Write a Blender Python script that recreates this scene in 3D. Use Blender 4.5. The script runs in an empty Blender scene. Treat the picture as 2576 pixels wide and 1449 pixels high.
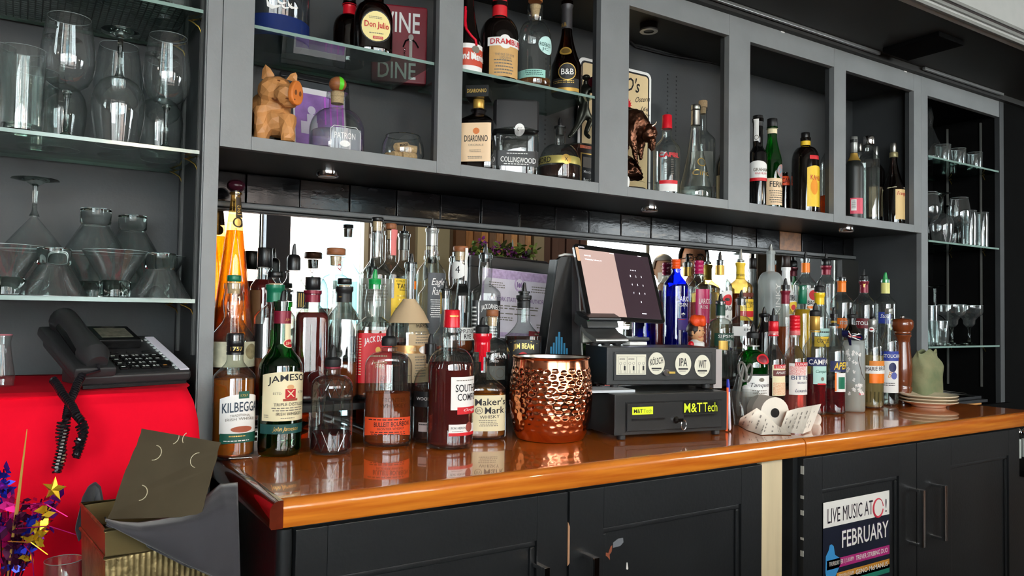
import bpy, bmesh, math, random
import numpy as np
from mathutils import Vector, Matrix
random.seed(7)
SC = bpy.context.scene
COL = SC.collection
# ---------------------------------------------------------------- camera, sky, exposure
CAM = np.array([-.3331, -1.62, 1.246]); FPX = 1933.1; IW, IH = 2576, 1449
YAW, PITCH, ROLL = .56975, .03205, .01543
def _axes():
    cy, sy, cp, sp = math.cos(YAW), math.sin(YAW), math.cos(PITCH), math.sin(PITCH)
    fw = np.array([sy*cp, cy*cp, sp]); rt = np.array([cy, -sy, 0.]); up = np.cross(rt, fw)
    cr, sr = math.cos(ROLL), math.sin(ROLL)
    return cr*rt+sr*up, -sr*rt+cr*up, fw
RT, UP, FW = _axes()
cd = bpy.data.cameras.new('camera'); co = bpy.data.objects.new('camera', cd); COL.objects.link(co)
cd.sensor_width = 36; cd.lens = FPX/IW*36; cd.clip_start = .02; cd.clip_end = 200
co.matrix_world = Matrix(((RT[0], UP[0], -FW[0], CAM[0]), (RT[1], UP[1], -FW[1], CAM[1]), (RT[2], UP[2], -FW[2], CAM[2]), (0, 0, 0, 1)))
SC.camera = co
SKY = 14.0
wd = bpy.data.worlds.new('sky'); SC.world = wd; wd.use_nodes = True
_n = wd.node_tree.nodes; _l = wd.node_tree.links
_bg = _n['Background']; _tc = _n.new('ShaderNodeTexCoord'); _sx = _n.new('ShaderNodeSeparateXYZ'); _rp = _n.new('ShaderNodeValToRGB')
_l.new(_tc.outputs['Generated'], _sx.inputs[0]); _l.new(_sx.outputs['Z'], _rp.inputs[0]); _l.new(_rp.outputs[0], _bg.inputs[0])
_rp.color_ramp.elements[0].color = (.80, .86, .92, 1); _rp.color_ramp.elements[1].color = (1, 1, 1, 1); _rp.color_ramp.elements[1].position = .6
_bg.inputs[1].default_value = SKY
SC.view_settings.view_transform = 'Standard'; SC.view_settings.look = 'None'; SC.view_settings.gamma = 1; SC.view_settings.use_curve_mapping = False
SC.view_settings.exposure = 0.62
cy_ = SC.cycles
cy_.max_bounces = 10; cy_.diffuse_bounces = 4; cy_.glossy_bounces = 5; cy_.transmission_bounces = 10; cy_.transparent_max_bounces = 28
cy_.sample_clamp_indirect = 6; cy_.caustics_reflective = False; cy_.caustics_refractive = True; cy_.blur_glossy = .5
cy_.use_denoising = True
try: cy_.denoising_prefilter = 'ACCURATE'
except Exception: pass
def portal(loc, sx, sz, rot):
    la = bpy.data.lights.new('window_portal', 'AREA'); la.shape = 'RECTANGLE'; la.size = sx; la.size_y = sz; la.cycles.is_portal = True
    o = bpy.data.objects.new('window_portal', la); COL.objects.link(o); o.location = loc; o.rotation_euler = rot
def lamp(name, loc, energy, size, col=(1, .85, .65), rot=(0, 0, 0)):
    la = bpy.data.lights.new(name, 'AREA'); la.shape = 'DISK'; la.size = size; la.energy = energy; la.color = col
    o = bpy.data.objects.new(name, la); COL.objects.link(o); o.location = loc; o.rotation_euler = rot

# ---------------------------------------------------------------- helpers
def ray(px, py): return FW*FPX + RT*(px-IW/2) - UP*(py-IH/2)
def at(px, py, X=None, Y=None, Z=None, D=None):
    """the real point behind a pixel of the photograph, on a known plane"""
    d = ray(px, py)
    if X is not None: t = (X-CAM[0])/d[0]
    elif Y is not None: t = (Y-CAM[1])/d[1]
    elif Z is not None: t = (Z-CAM[2])/d[2]
    else: t = D/FPX
    return CAM+t*d
def dep(P): return float((np.asarray(P)-CAM) @ FW)
def proj(P):
    d = np.asarray(P)-CAM; z = d @ FW
    return IW/2+FPX*(d @ RT)/z, IH/2-FPX*(d @ UP)/z
def lin(c): c /= 255.; return c/12.92 if c <= .04045 else ((c+.055)/1.055)**2.4
def rgb(r, g, b): return (lin(r), lin(g), lin(b), 1)
_MC = {}
def M(name, c, rough=.5, metal=0., spec=.5, var=0., vs=20., bump=0., bs=60., coat=0., trans=0., ior=1.45, sheen=0., stretch=None, c2=None, alpha=1.):
    key = (name, c, rough, metal)
    if key in _MC: return _MC[key]
    m = bpy.data.materials.new(name); m.use_nodes = True; nt = m.node_tree; b = nt.nodes['Principled BSDF']
    col = rgb(*c) if max(c) > 1.0001 or all(isinstance(v, int) for v in c) else (*c, 1)
    b.inputs['Base Color'].default_value = col; b.inputs['Roughness'].default_value = rough; b.inputs['Metallic'].default_value = metal
    b.inputs['Specular IOR Level'].default_value = spec; b.inputs['IOR'].default_value = ior
    b.inputs['Coat Weight'].default_value = coat; b.inputs['Coat Roughness'].default_value = .04
    b.inputs['Transmission Weight'].default_value = trans; b.inputs['Alpha'].default_value = alpha
    if sheen: b.inputs['Sheen Weight'].default_value = sheen
    if var or bump:
        tc = nt.nodes.new('ShaderNodeTexCoord'); src = tc.outputs['Object']
        if stretch:
            mp = nt.nodes.new('ShaderNodeMapping'); mp.inputs['Scale'].default_value = stretch; nt.links.new(src, mp.inputs[0]); src = mp.outputs[0]
    if var:
        nz = nt.nodes.new('ShaderNodeTexNoise'); nz.inputs['Scale'].default_value = vs; nz.inputs['Detail'].default_value = 5
        nt.links.new(src, nz.inputs['Vector'])
        rp = nt.nodes.new('ShaderNodeValToRGB'); nt.links.new(nz.outputs['Fac'], rp.inputs[0])
        e = rp.color_ramp.elements; e[0].position = .33; e[1].position = .67
        dk = rgb(*c2) if c2 else tuple(v*(1-var) for v in col[:3])+(1,)
        e[0].color = dk; e[1].color = col if c2 else tuple(min(1, v*(1+var)) for v in col[:3])+(1,)
        nt.links.new(rp.outputs[0], b.inputs['Base Color'])
    if bump:
        nz2 = nt.nodes.new('ShaderNodeTexNoise'); nz2.inputs['Scale'].default_value = bs; nz2.inputs['Detail'].default_value = 4
        nt.links.new(src, nz2.inputs['Vector'])
        bp = nt.nodes.new('ShaderNodeBump'); bp.inputs['Strength'].default_value = bump; bp.inputs['Distance'].default_value = .01
        nt.links.new(nz2.outputs['Fac'], bp.inputs['Height']); nt.links.new(bp.outputs[0], b.inputs['Normal'])
    _MC[key] = m
    return m
def thin_glass(name, c=(246, 250, 248), edge=(150, 158, 156), rough=.0, ior=1.5, haze=0., hazec=(230, 235, 235), gl=1.0):
    """wall of a hollow glass vessel: clear face-on, darker along the rim where the eye passes through more glass"""
    key = ('tg', name)
    if key in _MC: return _MC[key]
    m = bpy.data.materials.new(name); m.use_nodes = True; nt = m.node_tree; nt.nodes.clear(); N = nt.nodes.new; L = nt.links.new
    out = N('ShaderNodeOutputMaterial'); mix = N('ShaderNodeMixShader'); tr = N('ShaderNodeBsdfTransparent'); gs = N('ShaderNodeBsdfGlossy')
    lw = N('ShaderNodeLayerWeight'); lw.inputs[0].default_value = .5
    mc = N('ShaderNodeMixRGB'); mc.inputs[1].default_value = rgb(*c); mc.inputs[2].default_value = rgb(*edge)
    pw = N('ShaderNodeMath'); pw.operation = 'POWER'; pw.inputs[1].default_value = 3.0
    L(lw.outputs['Facing'], pw.inputs[0]); L(pw.outputs[0], mc.inputs[0]); L(mc.outputs[0], tr.inputs[0])
    p5 = N('ShaderNodeMath'); p5.operation = 'POWER'; p5.inputs[1].default_value = 5.0; L(lw.outputs['Facing'], p5.inputs[0])
    f0 = ((ior-1)/(ior+1))**2; fr = N('ShaderNodeMath'); fr.operation = 'MULTIPLY_ADD'; fr.inputs[1].default_value = (1-f0)*.9; fr.inputs[2].default_value = f0*2; L(p5.outputs[0], fr.inputs[0])
    gs.inputs['Roughness'].default_value = max(rough, .015); gs.inputs[0].default_value = (gl, gl, gl, 1)
    tc = N('ShaderNodeTexCoord'); nz = N('ShaderNodeTexNoise'); nz.inputs['Scale'].default_value = 14; bp = N('ShaderNodeBump'); bp.inputs['Strength'].default_value = .03; bp.inputs['Distance'].default_value = .01
    L(tc.outputs['Object'], nz.inputs['Vector']); L(nz.outputs['Fac'], bp.inputs['Height']); L(bp.outputs[0], gs.inputs['Normal'])
    L(fr.outputs[0], mix.inputs[0]); L(tr.outputs[0], mix.inputs[1]); L(gs.outputs[0], mix.inputs[2])
    fin = mix.outputs[0]
    if haze:
        df = N('ShaderNodeBsdfTranslucent'); d2 = N('ShaderNodeBsdfDiffuse'); a2 = N('ShaderNodeMixShader'); mx = N('ShaderNodeMixShader')
        df.inputs[0].default_value = rgb(*hazec); d2.inputs[0].default_value = rgb(*hazec); a2.inputs[0].default_value = .5
        L(df.outputs[0], a2.inputs[1]); L(d2.outputs[0], a2.inputs[2]); mx.inputs[0].default_value = haze; L(fin, mx.inputs[1]); L(a2.outputs[0], mx.inputs[2]); fin = mx.outputs[0]
    L(fin, out.inputs[0]); _MC[key] = m
    return m
def solid_glass(name, c=(245, 250, 248), ior=1.45, rough=0.):
    key = ('sg', name)
    if key in _MC: return _MC[key]
    m = bpy.data.materials.new(name); m.use_nodes = True; nt = m.node_tree; nt.nodes.clear(); N = nt.nodes.new
    out = N('ShaderNodeOutputMaterial'); g = N('ShaderNodeBsdfGlass'); g.inputs[0].default_value = rgb(*c); g.inputs['IOR'].default_value = ior; g.inputs['Roughness'].default_value = rough
    nt.links.new(g.outputs[0], out.inputs[0]); _MC[key] = m
    return m
def liquid(name, c, ior=1.16, body=.0, thru=.35):
    """a filling: refracts, tinted, with a little body colour where it is cloudy"""
    key = ('lq', name)
    if key in _MC: return _MC[key]
    m = solid_glass('liquid_'+name, c, ior)
    nt = m.node_tree; N = nt.nodes.new; g = next(n for n in nt.nodes if n.type == 'BSDF_GLASS'); out = next(n for n in nt.nodes if n.type == 'OUTPUT_MATERIAL')
    tr = N('ShaderNodeBsdfTransparent'); tr.inputs[0].default_value = rgb(*c); m0 = N('ShaderNodeMixShader'); m0.inputs[0].default_value = thru
    nt.links.new(g.outputs[0], m0.inputs[1]); nt.links.new(tr.outputs[0], m0.inputs[2]); nt.links.new(m0.outputs[0], out.inputs[0])
    if body:
        df = N('ShaderNodeBsdfDiffuse'); df.inputs[0].default_value = rgb(*c); mx = N('ShaderNodeMixShader'); mx.inputs[0].default_value = body
        nt.links.new(m0.outputs[0], mx.inputs[1]); nt.links.new(df.outputs[0], mx.inputs[2]); nt.links.new(mx.outputs[0], out.inputs[0])
    _MC[key] = m
    return m
# --- geometry: every shape is (verts, faces) in world coordinates
def join(*vfs):
    V, Fc = [], []
    for v, f in vfs:
        o = len(V); V += [tuple(map(float, p)) for p in v]; Fc += [tuple(i+o for i in q) for q in f]
    return V, Fc
def obox(o, e, n, u):
    o, e, n, u = map(np.asarray, (o, e, n, u))
    V = [o, o+e, o+e+n, o+n, o+u, o+e+u, o+e+n+u, o+n+u]
    return [tuple(v) for v in V], [(3, 2, 1, 0), (4, 5, 6, 7), (0, 1, 5, 4), (1, 2, 6, 5), (2, 3, 7, 6), (3, 0, 4, 7)]
def box(x0, x1, y0, y1, z0, z1): return obox((x0, y0, z0), (x1-x0, 0, 0), (0, y1-y0, 0), (0, 0, z1-z0))
def lathe(cx, cy, pr, seg=28, e=(1, 0), q=1., n=2., cap=True):
    V, Fc = [], []
    for k, p in enumerate(pr):
        r, z = p[0], p[1]; nn = p[2] if len(p) > 2 else n; qq = p[3] if len(p) > 3 else q
        for j in range(seg):
            b = 2*math.pi*j/seg; c, s = math.cos(b), math.sin(b)
            kf = 1/((abs(c)**nn+abs(s)**nn)**(1/nn)); x, y = r*kf*c*qq, r*kf*s
            V.append((cx+x*e[0]-y*e[1], cy+x*e[1]+y*e[0], z))
    for k in range(len(pr)-1):
        for j in range(seg):
            a = k*seg+j; b = k*seg+(j+1) % seg
            Fc.append((a, b, b+seg, a+seg))
    if cap:
        Fc.append(tuple(range(seg-1, -1, -1))); Fc.append(tuple(range((len(pr)-1)*seg, len(pr)*seg)))
    return V, Fc
def _frame(t):
    t = t/np.linalg.norm(t); a = np.array([0, 0, 1.]) if abs(t[2]) < .9 else np.array([1., 0, 0])
    u = np.cross(a, t); u /= np.linalg.norm(u)
    return u, np.cross(t, u)
def tube(path, r, seg=8, closed=False, cap=True):
    P = [np.asarray(p, float) for p in path]; n = len(P); V, Fc = [], []; u = None
    for i, p in enumerate(P):
        t = (P[(i+1) % n]-P[i-1]) if closed else (P[min(i+1, n-1)]-P[max(i-1, 0)])
        if np.linalg.norm(t) < 1e-9: t = np.array([0, 0, 1.])
        t = t/np.linalg.norm(t)
        if u is None: u, w = _frame(t)
        else:
            u = u-t*(u @ t); nu = np.linalg.norm(u)
            u = u/nu if nu > 1e-6 else _frame(t)[0]; w = np.cross(t, u)
        rr = r[i] if isinstance(r, (list, tuple)) else r
        for j in range(seg):
            b = 2*math.pi*j/seg; V.append(tuple(p+rr*(math.cos(b)*u+math.sin(b)*w)))
    for i in range(n if closed else n-1):
        for j in range(seg):
            a, b = i*seg+j, i*seg+(j+1) % seg; c = ((i+1) % n)*seg+(j+1) % seg; d = ((i+1) % n)*seg+j
            Fc.append((a, b, c, d))
    if cap and not closed: Fc.append(tuple(range(seg-1, -1, -1))); Fc.append(tuple(range((n-1)*seg, n*seg)))
    return V, Fc
def ball(c, r, s=(1, 1, 1), nu=14, nv=9):
    pr = [(max(1e-4, math.sin(math.pi*i/nv)), -math.cos(math.pi*i/nv)) for i in range(nv+1)]
    V, Fc = lathe(0, 0, pr, nu)
    return [(c[0]+r*s[0]*x, c[1]+r*s[1]*y, c[2]+r*s[2]*z) for x, y, z in V], Fc
def sheet(fn, nu, nv):
    V = [tuple(fn(i/nu, j/nv)) for j in range(nv+1) for i in range(nu+1)]
    Fc = [(j*(nu+1)+i, j*(nu+1)+i+1, (j+1)*(nu+1)+i+1, (j+1)*(nu+1)+i) for j in range(nv) for i in range(nu)]
    return V, Fc
def slab(pts, th):
    """polygon extruded along vector th"""
    pts = [np.asarray(p, float) for p in pts]; th = np.asarray(th, float); n = len(pts)
    V = [tuple(p) for p in pts]+[tuple(p+th) for p in pts]
    return V, [tuple(range(n-1, -1, -1)), tuple(range(n, 2*n))]+[(i, (i+1) % n, n+(i+1) % n, n+i) for i in range(n)]
def rot_about(vf, c, axis, ang):
    R = np.array(Matrix.Rotation(ang, 3, Vector(axis))); c = np.asarray(c)
    return [tuple(R @ (np.asarray(v)-c)+c) for v in vf[0]], vf[1]
WO = {}
def obj(name, vf, mat, parent=None, sm=35, bev=0., base=None, bseg=2):
    V, Fc = vf; A = np.array(V, float)
    if parent is not None: org = WO[parent.name]
    elif base is not None: org = np.asarray(base, float)
    else: mn, mx = A.min(0), A.max(0); org = np.array([(mn[0]+mx[0])/2, (mn[1]+mx[1])/2, mn[2]])
    me = bpy.data.meshes.new(name); me.from_pydata([tuple(p) for p in A-org], [], Fc)
    bm = bmesh.new(); bm.from_mesh(me)
    if len(Fc) > 1: bmesh.ops.recalc_face_normals(bm, faces=bm.faces)
    if bev: bmesh.ops.bevel(bm, geom=[e for e in bm.edges if len(e.link_faces) == 2 and e.calc_face_angle(0) > .6], offset=bev, segments=bseg, affect='EDGES', profile=.5, clamp_overlap=True)
    bm.to_mesh(me); bm.free()
    me.materials.append(mat)
    if sm:
        me.polygons.foreach_set('use_smooth', [True]*len(me.polygons)); me.set_sharp_from_angle(angle=math.radians(sm))
    o = bpy.data.objects.new(name, me); COL.objects.link(o)
    if bev and sm: wn = o.modifiers.new('even_shading', 'WEIGHTED_NORMAL'); wn.keep_sharp = True; wn.weight = 100
    WO[o.name] = org
    if parent is not None: o.parent = parent; o.location = (0, 0, 0); 
    else: o.location = org
    if parent is not None: WO[o.name] = WO[parent.name]
    return o
def tag(o, label, cat, group=None, kind=None):
    if label: o['label'] = label
    if cat: o['category'] = cat
    if group: o['group'] = group
    if kind: o['kind'] = kind
    return o
def thing(name, label, cat, loc, group=None):
    o = bpy.data.objects.new(name, None); o.empty_display_size = .02; COL.objects.link(o); o.location = tuple(loc); WO[o.name] = np.asarray(loc, float)
    return tag(o, label, cat, group)
def struct(name, vf, mat, **k):
    o = obj(name, vf, mat, **k)
    if o.parent is None: o['kind'] = 'structure'
    return o
def dup(root, loc, label, group=None):
    r = root.copy(); COL.objects.link(r); r.location = tuple(loc); WO[r.name] = np.asarray(loc, float); r['label'] = label
    if group: r['group'] = group
    for ch in root.children:
        c = ch.copy(); COL.objects.link(c); c.parent = r; c.matrix_parent_inverse = ch.matrix_parent_inverse
        for g in ch.children: d = g.copy(); COL.objects.link(d); d.parent = c
    return r
# --- lettering
_TX = {}
def T(s, bold=0., shear=0.):
    if any(ch in 'MWKNmwAV&' for ch in s): bold = min(bold, .01)
    k = (s, bold, shear)
    if k not in _TX:
        cu = bpy.data.curves.new('lettering', 'FONT'); cu.body = s; cu.resolution_u = 2; cu.offset = bold; cu.shear = shear
        ob = bpy.data.objects.new('lettering', cu); me = ob.to_mesh()
        A = np.array([v.co[:2] for v in me.vertices]) if len(me.vertices) else np.zeros((1, 2)); Fc = [tuple(p.vertices) for p in me.polygons]
        ob.to_mesh_clear(); bpy.data.objects.remove(ob); bpy.data.curves.remove(cu)
        mn, mx = A.min(0), A.max(0); A = (A-mn)/np.maximum(mx-mn, 1e-6); _TX[k] = (A, Fc)
    return _TX[k]
def text4(s, TL, TR, BL, bold=0., shear=0.):
    """lettering filling the parallelogram TL, TR, BL"""
    A, Fc = T(s, bold, shear); TL, TR, BL = map(np.asarray, (TL, TR, BL))
    return [tuple(BL+(TR-TL)*u+(TL-BL)*v) for u, v in A], Fc
def quad4(TL, TR, BL): TL, TR, BL = map(np.asarray, (TL, TR, BL)); return [tuple(BL), tuple(BL+TR-TL), tuple(TR), tuple(TL)], [(0, 1, 2, 3)]
class Face:
    """a flat face of a thing: origin (top left), unit right e, unit down d, outward normal n; u,v in metres"""
    def __init__(s, o, e, d): s.o, s.e, s.d = [np.array(x, float) for x in (o, e, d)]; s.e /= np.linalg.norm(s.e); s.d /= np.linalg.norm(s.d); s.n = np.cross(s.d, s.e); s.n = -s.n if (s.n @ (CAM-s.o)) < 0 else s.n
    def p(s, u, v, h=0.): return s.o+s.e*u+s.d*v+s.n*h
    def uv(s, px, py):
        d = ray(px, py); t = ((s.o-CAM) @ s.n)/(d @ s.n); q = CAM+t*d-s.o; return q @ s.e, q @ s.d
    def quad(s, u0, u1, v0, v1, h=.0006): return quad4(s.p(u0, v0, h), s.p(u1, v0, h), s.p(u0, v1, h))
    def plate(s, u0, u1, v0, v1, h=.001, h0=0.): return slab([s.p(u0, v0, h0), s.p(u1, v0, h0), s.p(u1, v1, h0), s.p(u0, v1, h0)], s.n*(h-h0))
    def disc(s, u, v, ru, rv, h=.001, seg=32): return slab([s.p(u+ru*math.cos(a), v+rv*math.sin(a), 0) for a in [2*math.pi*i/seg for i in range(seg)]], s.n*h)
    def text(s, t, u0, u1, v0, v1, h=.0012, bold=0., shear=0., slope=0.):
        A, Fc = T(t, bold, shear); return [tuple(s.p(u0+(u1-u0)*a, v1-(v1-v0)*b+slope*(u1-u0)*a, h)) for a, b in A], Fc
    def lines(s, u0, u1, v0, v1, rows, h=.0012, seed=1):
        rn = random.Random(seed); out = []
        for i in range(rows):
            va = v0+(v1-v0)*(i+.2)/rows; vb = v0+(v1-v0)*(i+.62)/rows; u = u0+(u1-u0)*rn.uniform(0, .12); ue = u1-(u1-u0)*rn.uniform(0, .2)
            while u < ue:
                w = (u1-u0)*rn.uniform(.05, .14); out.append(s.quad(u, min(u+w, ue), va, vb, h)); u += w+(u1-u0)*.025
        return join(*out)
# --- bottles
def shoulder(kind, t):
    if kind == 'r': return math.sqrt(max(0, 1-t*t))
    if kind == 'c': return (1-t)**1.55
    if kind == 'l': return 1-t
    if kind == 'a': return 1-t**1.6 if t < .5 else (1-.5**1.6)*(1-(t-.5)*2)
    return .5+.5*math.cos(math.pi*t)
ALLB = []
class B:
    def __init__(s, name, label, cx, lip, w, base, sh, glass, kind='s', n=2., q=1., rot=0., neck=None, fill=None, liq=None, cat='bottle', foot=.96, lipw=1.16, seg=32, bulge=0., group=None, inset=.94, bodylabel=None, ncx=None):
        s.cx = cx; s.w = w
        if isinstance(base, tuple):
            s.z0, Y = base; P = at(cx, (lip+900)/2, Y=Y)
            P = np.array([P[0], Y, s.z0])
        else:
            s.z0 = .95; P = at(cx, base, Z=.95); D = dep(P); R0 = w/2*D/FPX; v = P[:2]-CAM[:2]; v /= np.linalg.norm(v); P = np.array([P[0]+v[0]*R0*.85, P[1]+v[1]*R0*.85, .95])
        s.P = P; s.D = dep(P+[0, 0, .1]); s.ppm = FPX/s.D; s.q = q; s.n = n
        # re-centre so the axis projects on cx
        for _ in range(4):
            ex = proj(P+[0, 0, .1])[0]-cx; P = P-np.array([RT[0], RT[1], 0])*ex/s.ppm*.98
        s.P = P
        v = CAM[:2]-P[:2]; s.d = v/np.linalg.norm(v); s.rv = np.array([-s.d[1], s.d[0]])
        cr, sr = math.cos(rot), math.sin(rot); s.fd = s.d*cr+s.rv*sr; s.fr = -s.d*sr+s.rv*cr; s.rot = rot
        al = np.linspace(-1.75, 1.75, 241); xs = np.array([s._k(a)[1] for a in al]); s.al = al; s.xmax = xs.max(); s.R = w/2/s.ppm/s.xmax
        s.xt = xs*s.R
        s.zl = s.zpx(lip, 0); s.H = s.zl-s.z0
        zs, zn = s.zpx(sh[0]), s.zpx(sh[1], .3); rn = sh[2]/2/s.ppm; R = s.R
        pr = [(R*.80, s.z0+.0005, n, q), (R*foot, s.z0+.003, n, q), (R*min(1, foot+.04), s.z0+.008, n, q), (R, s.z0+.02, n, q), (R, zs, n, q)]
        for i in range(1, 9):
            t = i/8; f = shoulder(kind, t); nn = n+(2-n)*t; pr.append((rn+(R-rn)*f, zs+(zn-zs)*t, nn, q+(1-q)*t))
        zt = s.zl; hh = zt-zn
        if bulge:
            for t in (.15, .3, .45, .6, .75): pr.append((rn*(1+bulge*math.sin(math.pi*t/.9)), zn+hh*t*.86, 2, 1))
        lh = min(.012, hh*.3)
        pr += [(rn*.98, zt-lh*1.02, 2, 1), (rn*lipw, zt-lh, 2, 1), (rn*lipw, zt-.001, 2, 1), (rn*.8, zt, 2, 1)]
        s.pr = pr; s.rn = rn; s.zs, s.zn = zs, zn
        s.root = thing(name, label, cat, (P[0], P[1], s.z0), group); ALLB.append(s)
        s.body = obj('glass_body', lathe(P[0], P[1], pr, seg, s._e()), glass, s.root, 50)
        if bodylabel: s.body['label'] = bodylabel
        s.last = s.root
        if liq is not None and fill is not None:
            zf = s.zpx(fill, .9); lp = [(R*.74, s.z0+.006, n, q), (R*inset, s.z0+.012, n, q)]
            for p in pr[3:]:
                if p[1] < zf-.002 and p[1] > s.z0+.013: lp.append((p[0]*inset, p[1], p[2], p[3]))
            r_, n_, q_ = s.prof(zf); lp.append((r_*inset, zf, n_, q_)); lp.append((r_*inset*.6, zf+.0003, n_, q_))
            s.liq = obj('liquid', lathe(P[0], P[1], lp, seg, s._e()), liq, s.root, 50)
    def _e(s): return (s.fd[0], s.fd[1])
    def _k(s, a):
        b = a-s.rot; c, sn = math.cos(b), math.sin(b); k = 1/((abs(c)**s.n+abs(sn)**s.n)**(1/s.n))
        x, y = k*c*s.q, k*sn; cr, sr = math.cos(s.rot), math.sin(s.rot)
        return x*cr-y*sr, x*sr+y*cr
    def zpx(s, py, fr=.85): return float(at(s.cx, py, D=dep(s.P+[0, 0, .1])-getattr(s, 'R', 0)*fr)[2])
    def prof(s, z):
        pr = s.pr[3:-1]
        if z <= pr[0][1]: return pr[0][0], pr[0][2], pr[0][3]
        for a, b in zip(pr, pr[1:]):
            if z <= b[1]:
                t = (z-a[1])/max(1e-6, b[1]-a[1]); return tuple(a[i]+(b[i]-a[i])*t for i in (0, 2, 3))
        return pr[-1][0], pr[-1][2], pr[-1][3]
    def alpha(s, px, k=1.):
        x = (px-s.cx)/s.ppm
        if x >= s.R*s.xmax*.999*k: return float(s.al[np.argmax(s.xt)])
        if x <= -s.R*s.xmax*.999*k: return float(s.al[np.argmin(s.xt)])
        i0, i1 = np.argmin(s.xt), np.argmax(s.xt)
        return float(np.interp(x, s.xt[i0:i1+1]*k, s.al[i0:i1+1]))
    def pt(s, a, z, off=.0008, r=None):
        r_, n_, q_ = s.prof(z)
        if r is not None: r_ = r
        b = a-s.rot; c, sn = math.cos(b), math.sin(b); k = 1/((abs(c)**n_+abs(sn)**n_)**(1/n_)); x, y = (r_*k+off)*c*q_, (r_*k+off)*sn
        p = s.P[:2]+s.fd*x+s.fr*y
        return (p[0], p[1], z)
    def span(s, xl, xr, yt, yb):
        k = min(1., s.prof(s.zpx((yt+yb)/2))[0]/s.R)
        a0, a1 = s.alpha(xl, k), s.alpha(xr, k)
        if xl < s.cx-s.w/2*k: a0 -= min(.5, (s.cx-s.w/2*k-xl)/s.w*2.)
        if xr > s.cx+s.w/2*k: a1 += min(.5, (xr-s.cx-s.w/2*k)/s.w*2.)
        return a0, a1, s.zpx(yt), s.zpx(yb)
    def lab(s, xl, xr, yt, yb, mat, arch=0., name='label', label=None, off=.0007, dip=0., parent=None):
        a0, a1, zt, zb = s.span(xl, xr, yt, yb); ah = arch/s.ppm; dp = dip/s.ppm
        f = lambda u, v: s.pt(a0+(a1-a0)*u, zb-dp*(1-(2*u-1)**2)+(zt-zb+ah*(1-(2*u-1)**2)+dp*(1-(2*u-1)**2))*v, off)
        o = obj(name, sheet(f, 18, 5), mat, parent or s.root, 60)
        if label: o['label'] = label
        s.last = o; return s
    def disc(s, cx, cy, rx, ry, mat, name='seal', off=.0012, parent=None):
        a0, a1, zt, zb = s.span(cx-rx, cx+rx, cy-ry, cy+ry); am, zm = (a0+a1)/2, (zt+zb)/2
        V = [s.pt(am, zm, off)]; N = 24; Fc = []
        for k in (.5, 1.):
            for i in range(N): t = 2*math.pi*i/N; V.append(s.pt(am+(a1-a0)/2*k*math.cos(t), zm+(zt-zb)/2*k*math.sin(t), off))
        for i in range(N): j = (i+1) % N; Fc.append((0, 1+i, 1+j)); Fc.append((1+i, 1+N+i, 1+N+j, 1+j))
        s.last = obj(name, (V, Fc), mat, parent or s.root, 60); return s
    def ring(s, cx, cy, rx, ry, wpx, mat, off=.0018, name='printed_ring'):
        a0, a1, zt, zb = s.span(cx-rx, cx+rx, cy-ry, cy+ry); am, zm = (a0+a1)/2, (zt+zb)/2; k = 1-wpx/rx; V = []; N = 28
        for kk in (k, 1.):
            for i in range(N): t = 2*math.pi*i/N; V.append(s.pt(am+(a1-a0)/2*kk*math.cos(t), zm+(zt-zb)/2*kk*math.sin(t), off))
        obj(name, (V, [(i, N+i, N+(i+1) % N, (i+1) % N) for i in range(N)]), mat, s.last, 60); return s
    def txt(s, t, xl, xr, yt, yb, mat, arc=0., shear=0., bold=0., off=.0015, slope=0., name='lettering', rot90=False):
        a0, a1, zt, zb = s.span(xl, xr, yt, yb); A, Fc = T(t, bold, shear); ar = arc/s.ppm; sl = slope/s.ppm
        if rot90: A = np.stack([1-A[:, 1], A[:, 0]], 1); A = np.stack([1-A[:, 0], 1-A[:, 1]], 1) if rot90 > 1 else A
        V = [s.pt(a0+(a1-a0)*u, zb+(zt-zb)*v+ar*(1-(2*u-1)**2)-sl*u, off) for u, v in A]
        obj(name, (V, Fc), mat, s.last, 0); return s
    def fine(s, xl, xr, yt, yb, rows, mat, off=.0015, seed=1):
        a0, a1, zt, zb = s.span(xl, xr, yt, yb); rn = random.Random(seed); V, Fc = [], []
        for i in range(rows):
            za = zt+(zb-zt)*(i+.2)/rows; zc = zt+(zb-zt)*(i+.6)/rows; u = rn.uniform(0, .1); ue = 1-rn.uniform(0, .12)
            while u < ue:
                w = min(rn.uniform(.05, .13), ue-u); o = len(V)
                V += [s.pt(a0+(a1-a0)*u, zc, off), s.pt(a0+(a1-a0)*(u+w), zc, off), s.pt(a0+(a1-a0)*(u+w), za, off), s.pt(a0+(a1-a0)*u, za, off)]; Fc.append((o, o+1, o+2, o+3)); u += w+.025
        obj('fine_print', (V, Fc), mat, s.last, 0); return s
    def line(s, pts, r, mat, name='embossing', closed=False, off=.0004):
        P = [s.pt(s.alpha(x), s.zpx(y), off) for x, y in pts]
        obj(name, tube(P, r, 5, closed), mat, s.root); return s
    def cyl(s, yt, yb, w, mat, name='cap', w2=None, bev=.12, label=None, ridges=0):
        zt, zb = s.zpx(yt, 0), s.zpx(yb, 0); r = w/2/s.ppm; r2 = (w2 or w)/2/s.ppm; h = zt-zb; b = min(bev*r, h*.3)
        pr = [(r2*.96, zb), (r2, zb+b*.4), (r, zt-b), (r-b*.4, zt-b*.3), (r-b, zt)]
        if ridges:
            pr = [(r2, zb)]
            for i in range(ridges): z = zb+h*(i+.5)/(ridges+.5); pr += [(r, z-h*.1/ridges), (r*.95, z), (r, z+h*.1/ridges)]
            pr += [(r, zt-b), (r-b, zt)]
        o = obj(name, lathe(s.P[0], s.P[1], pr, 24), mat, s.root, 40)
        if label: o['label'] = label
        s.last = o; return s
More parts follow.
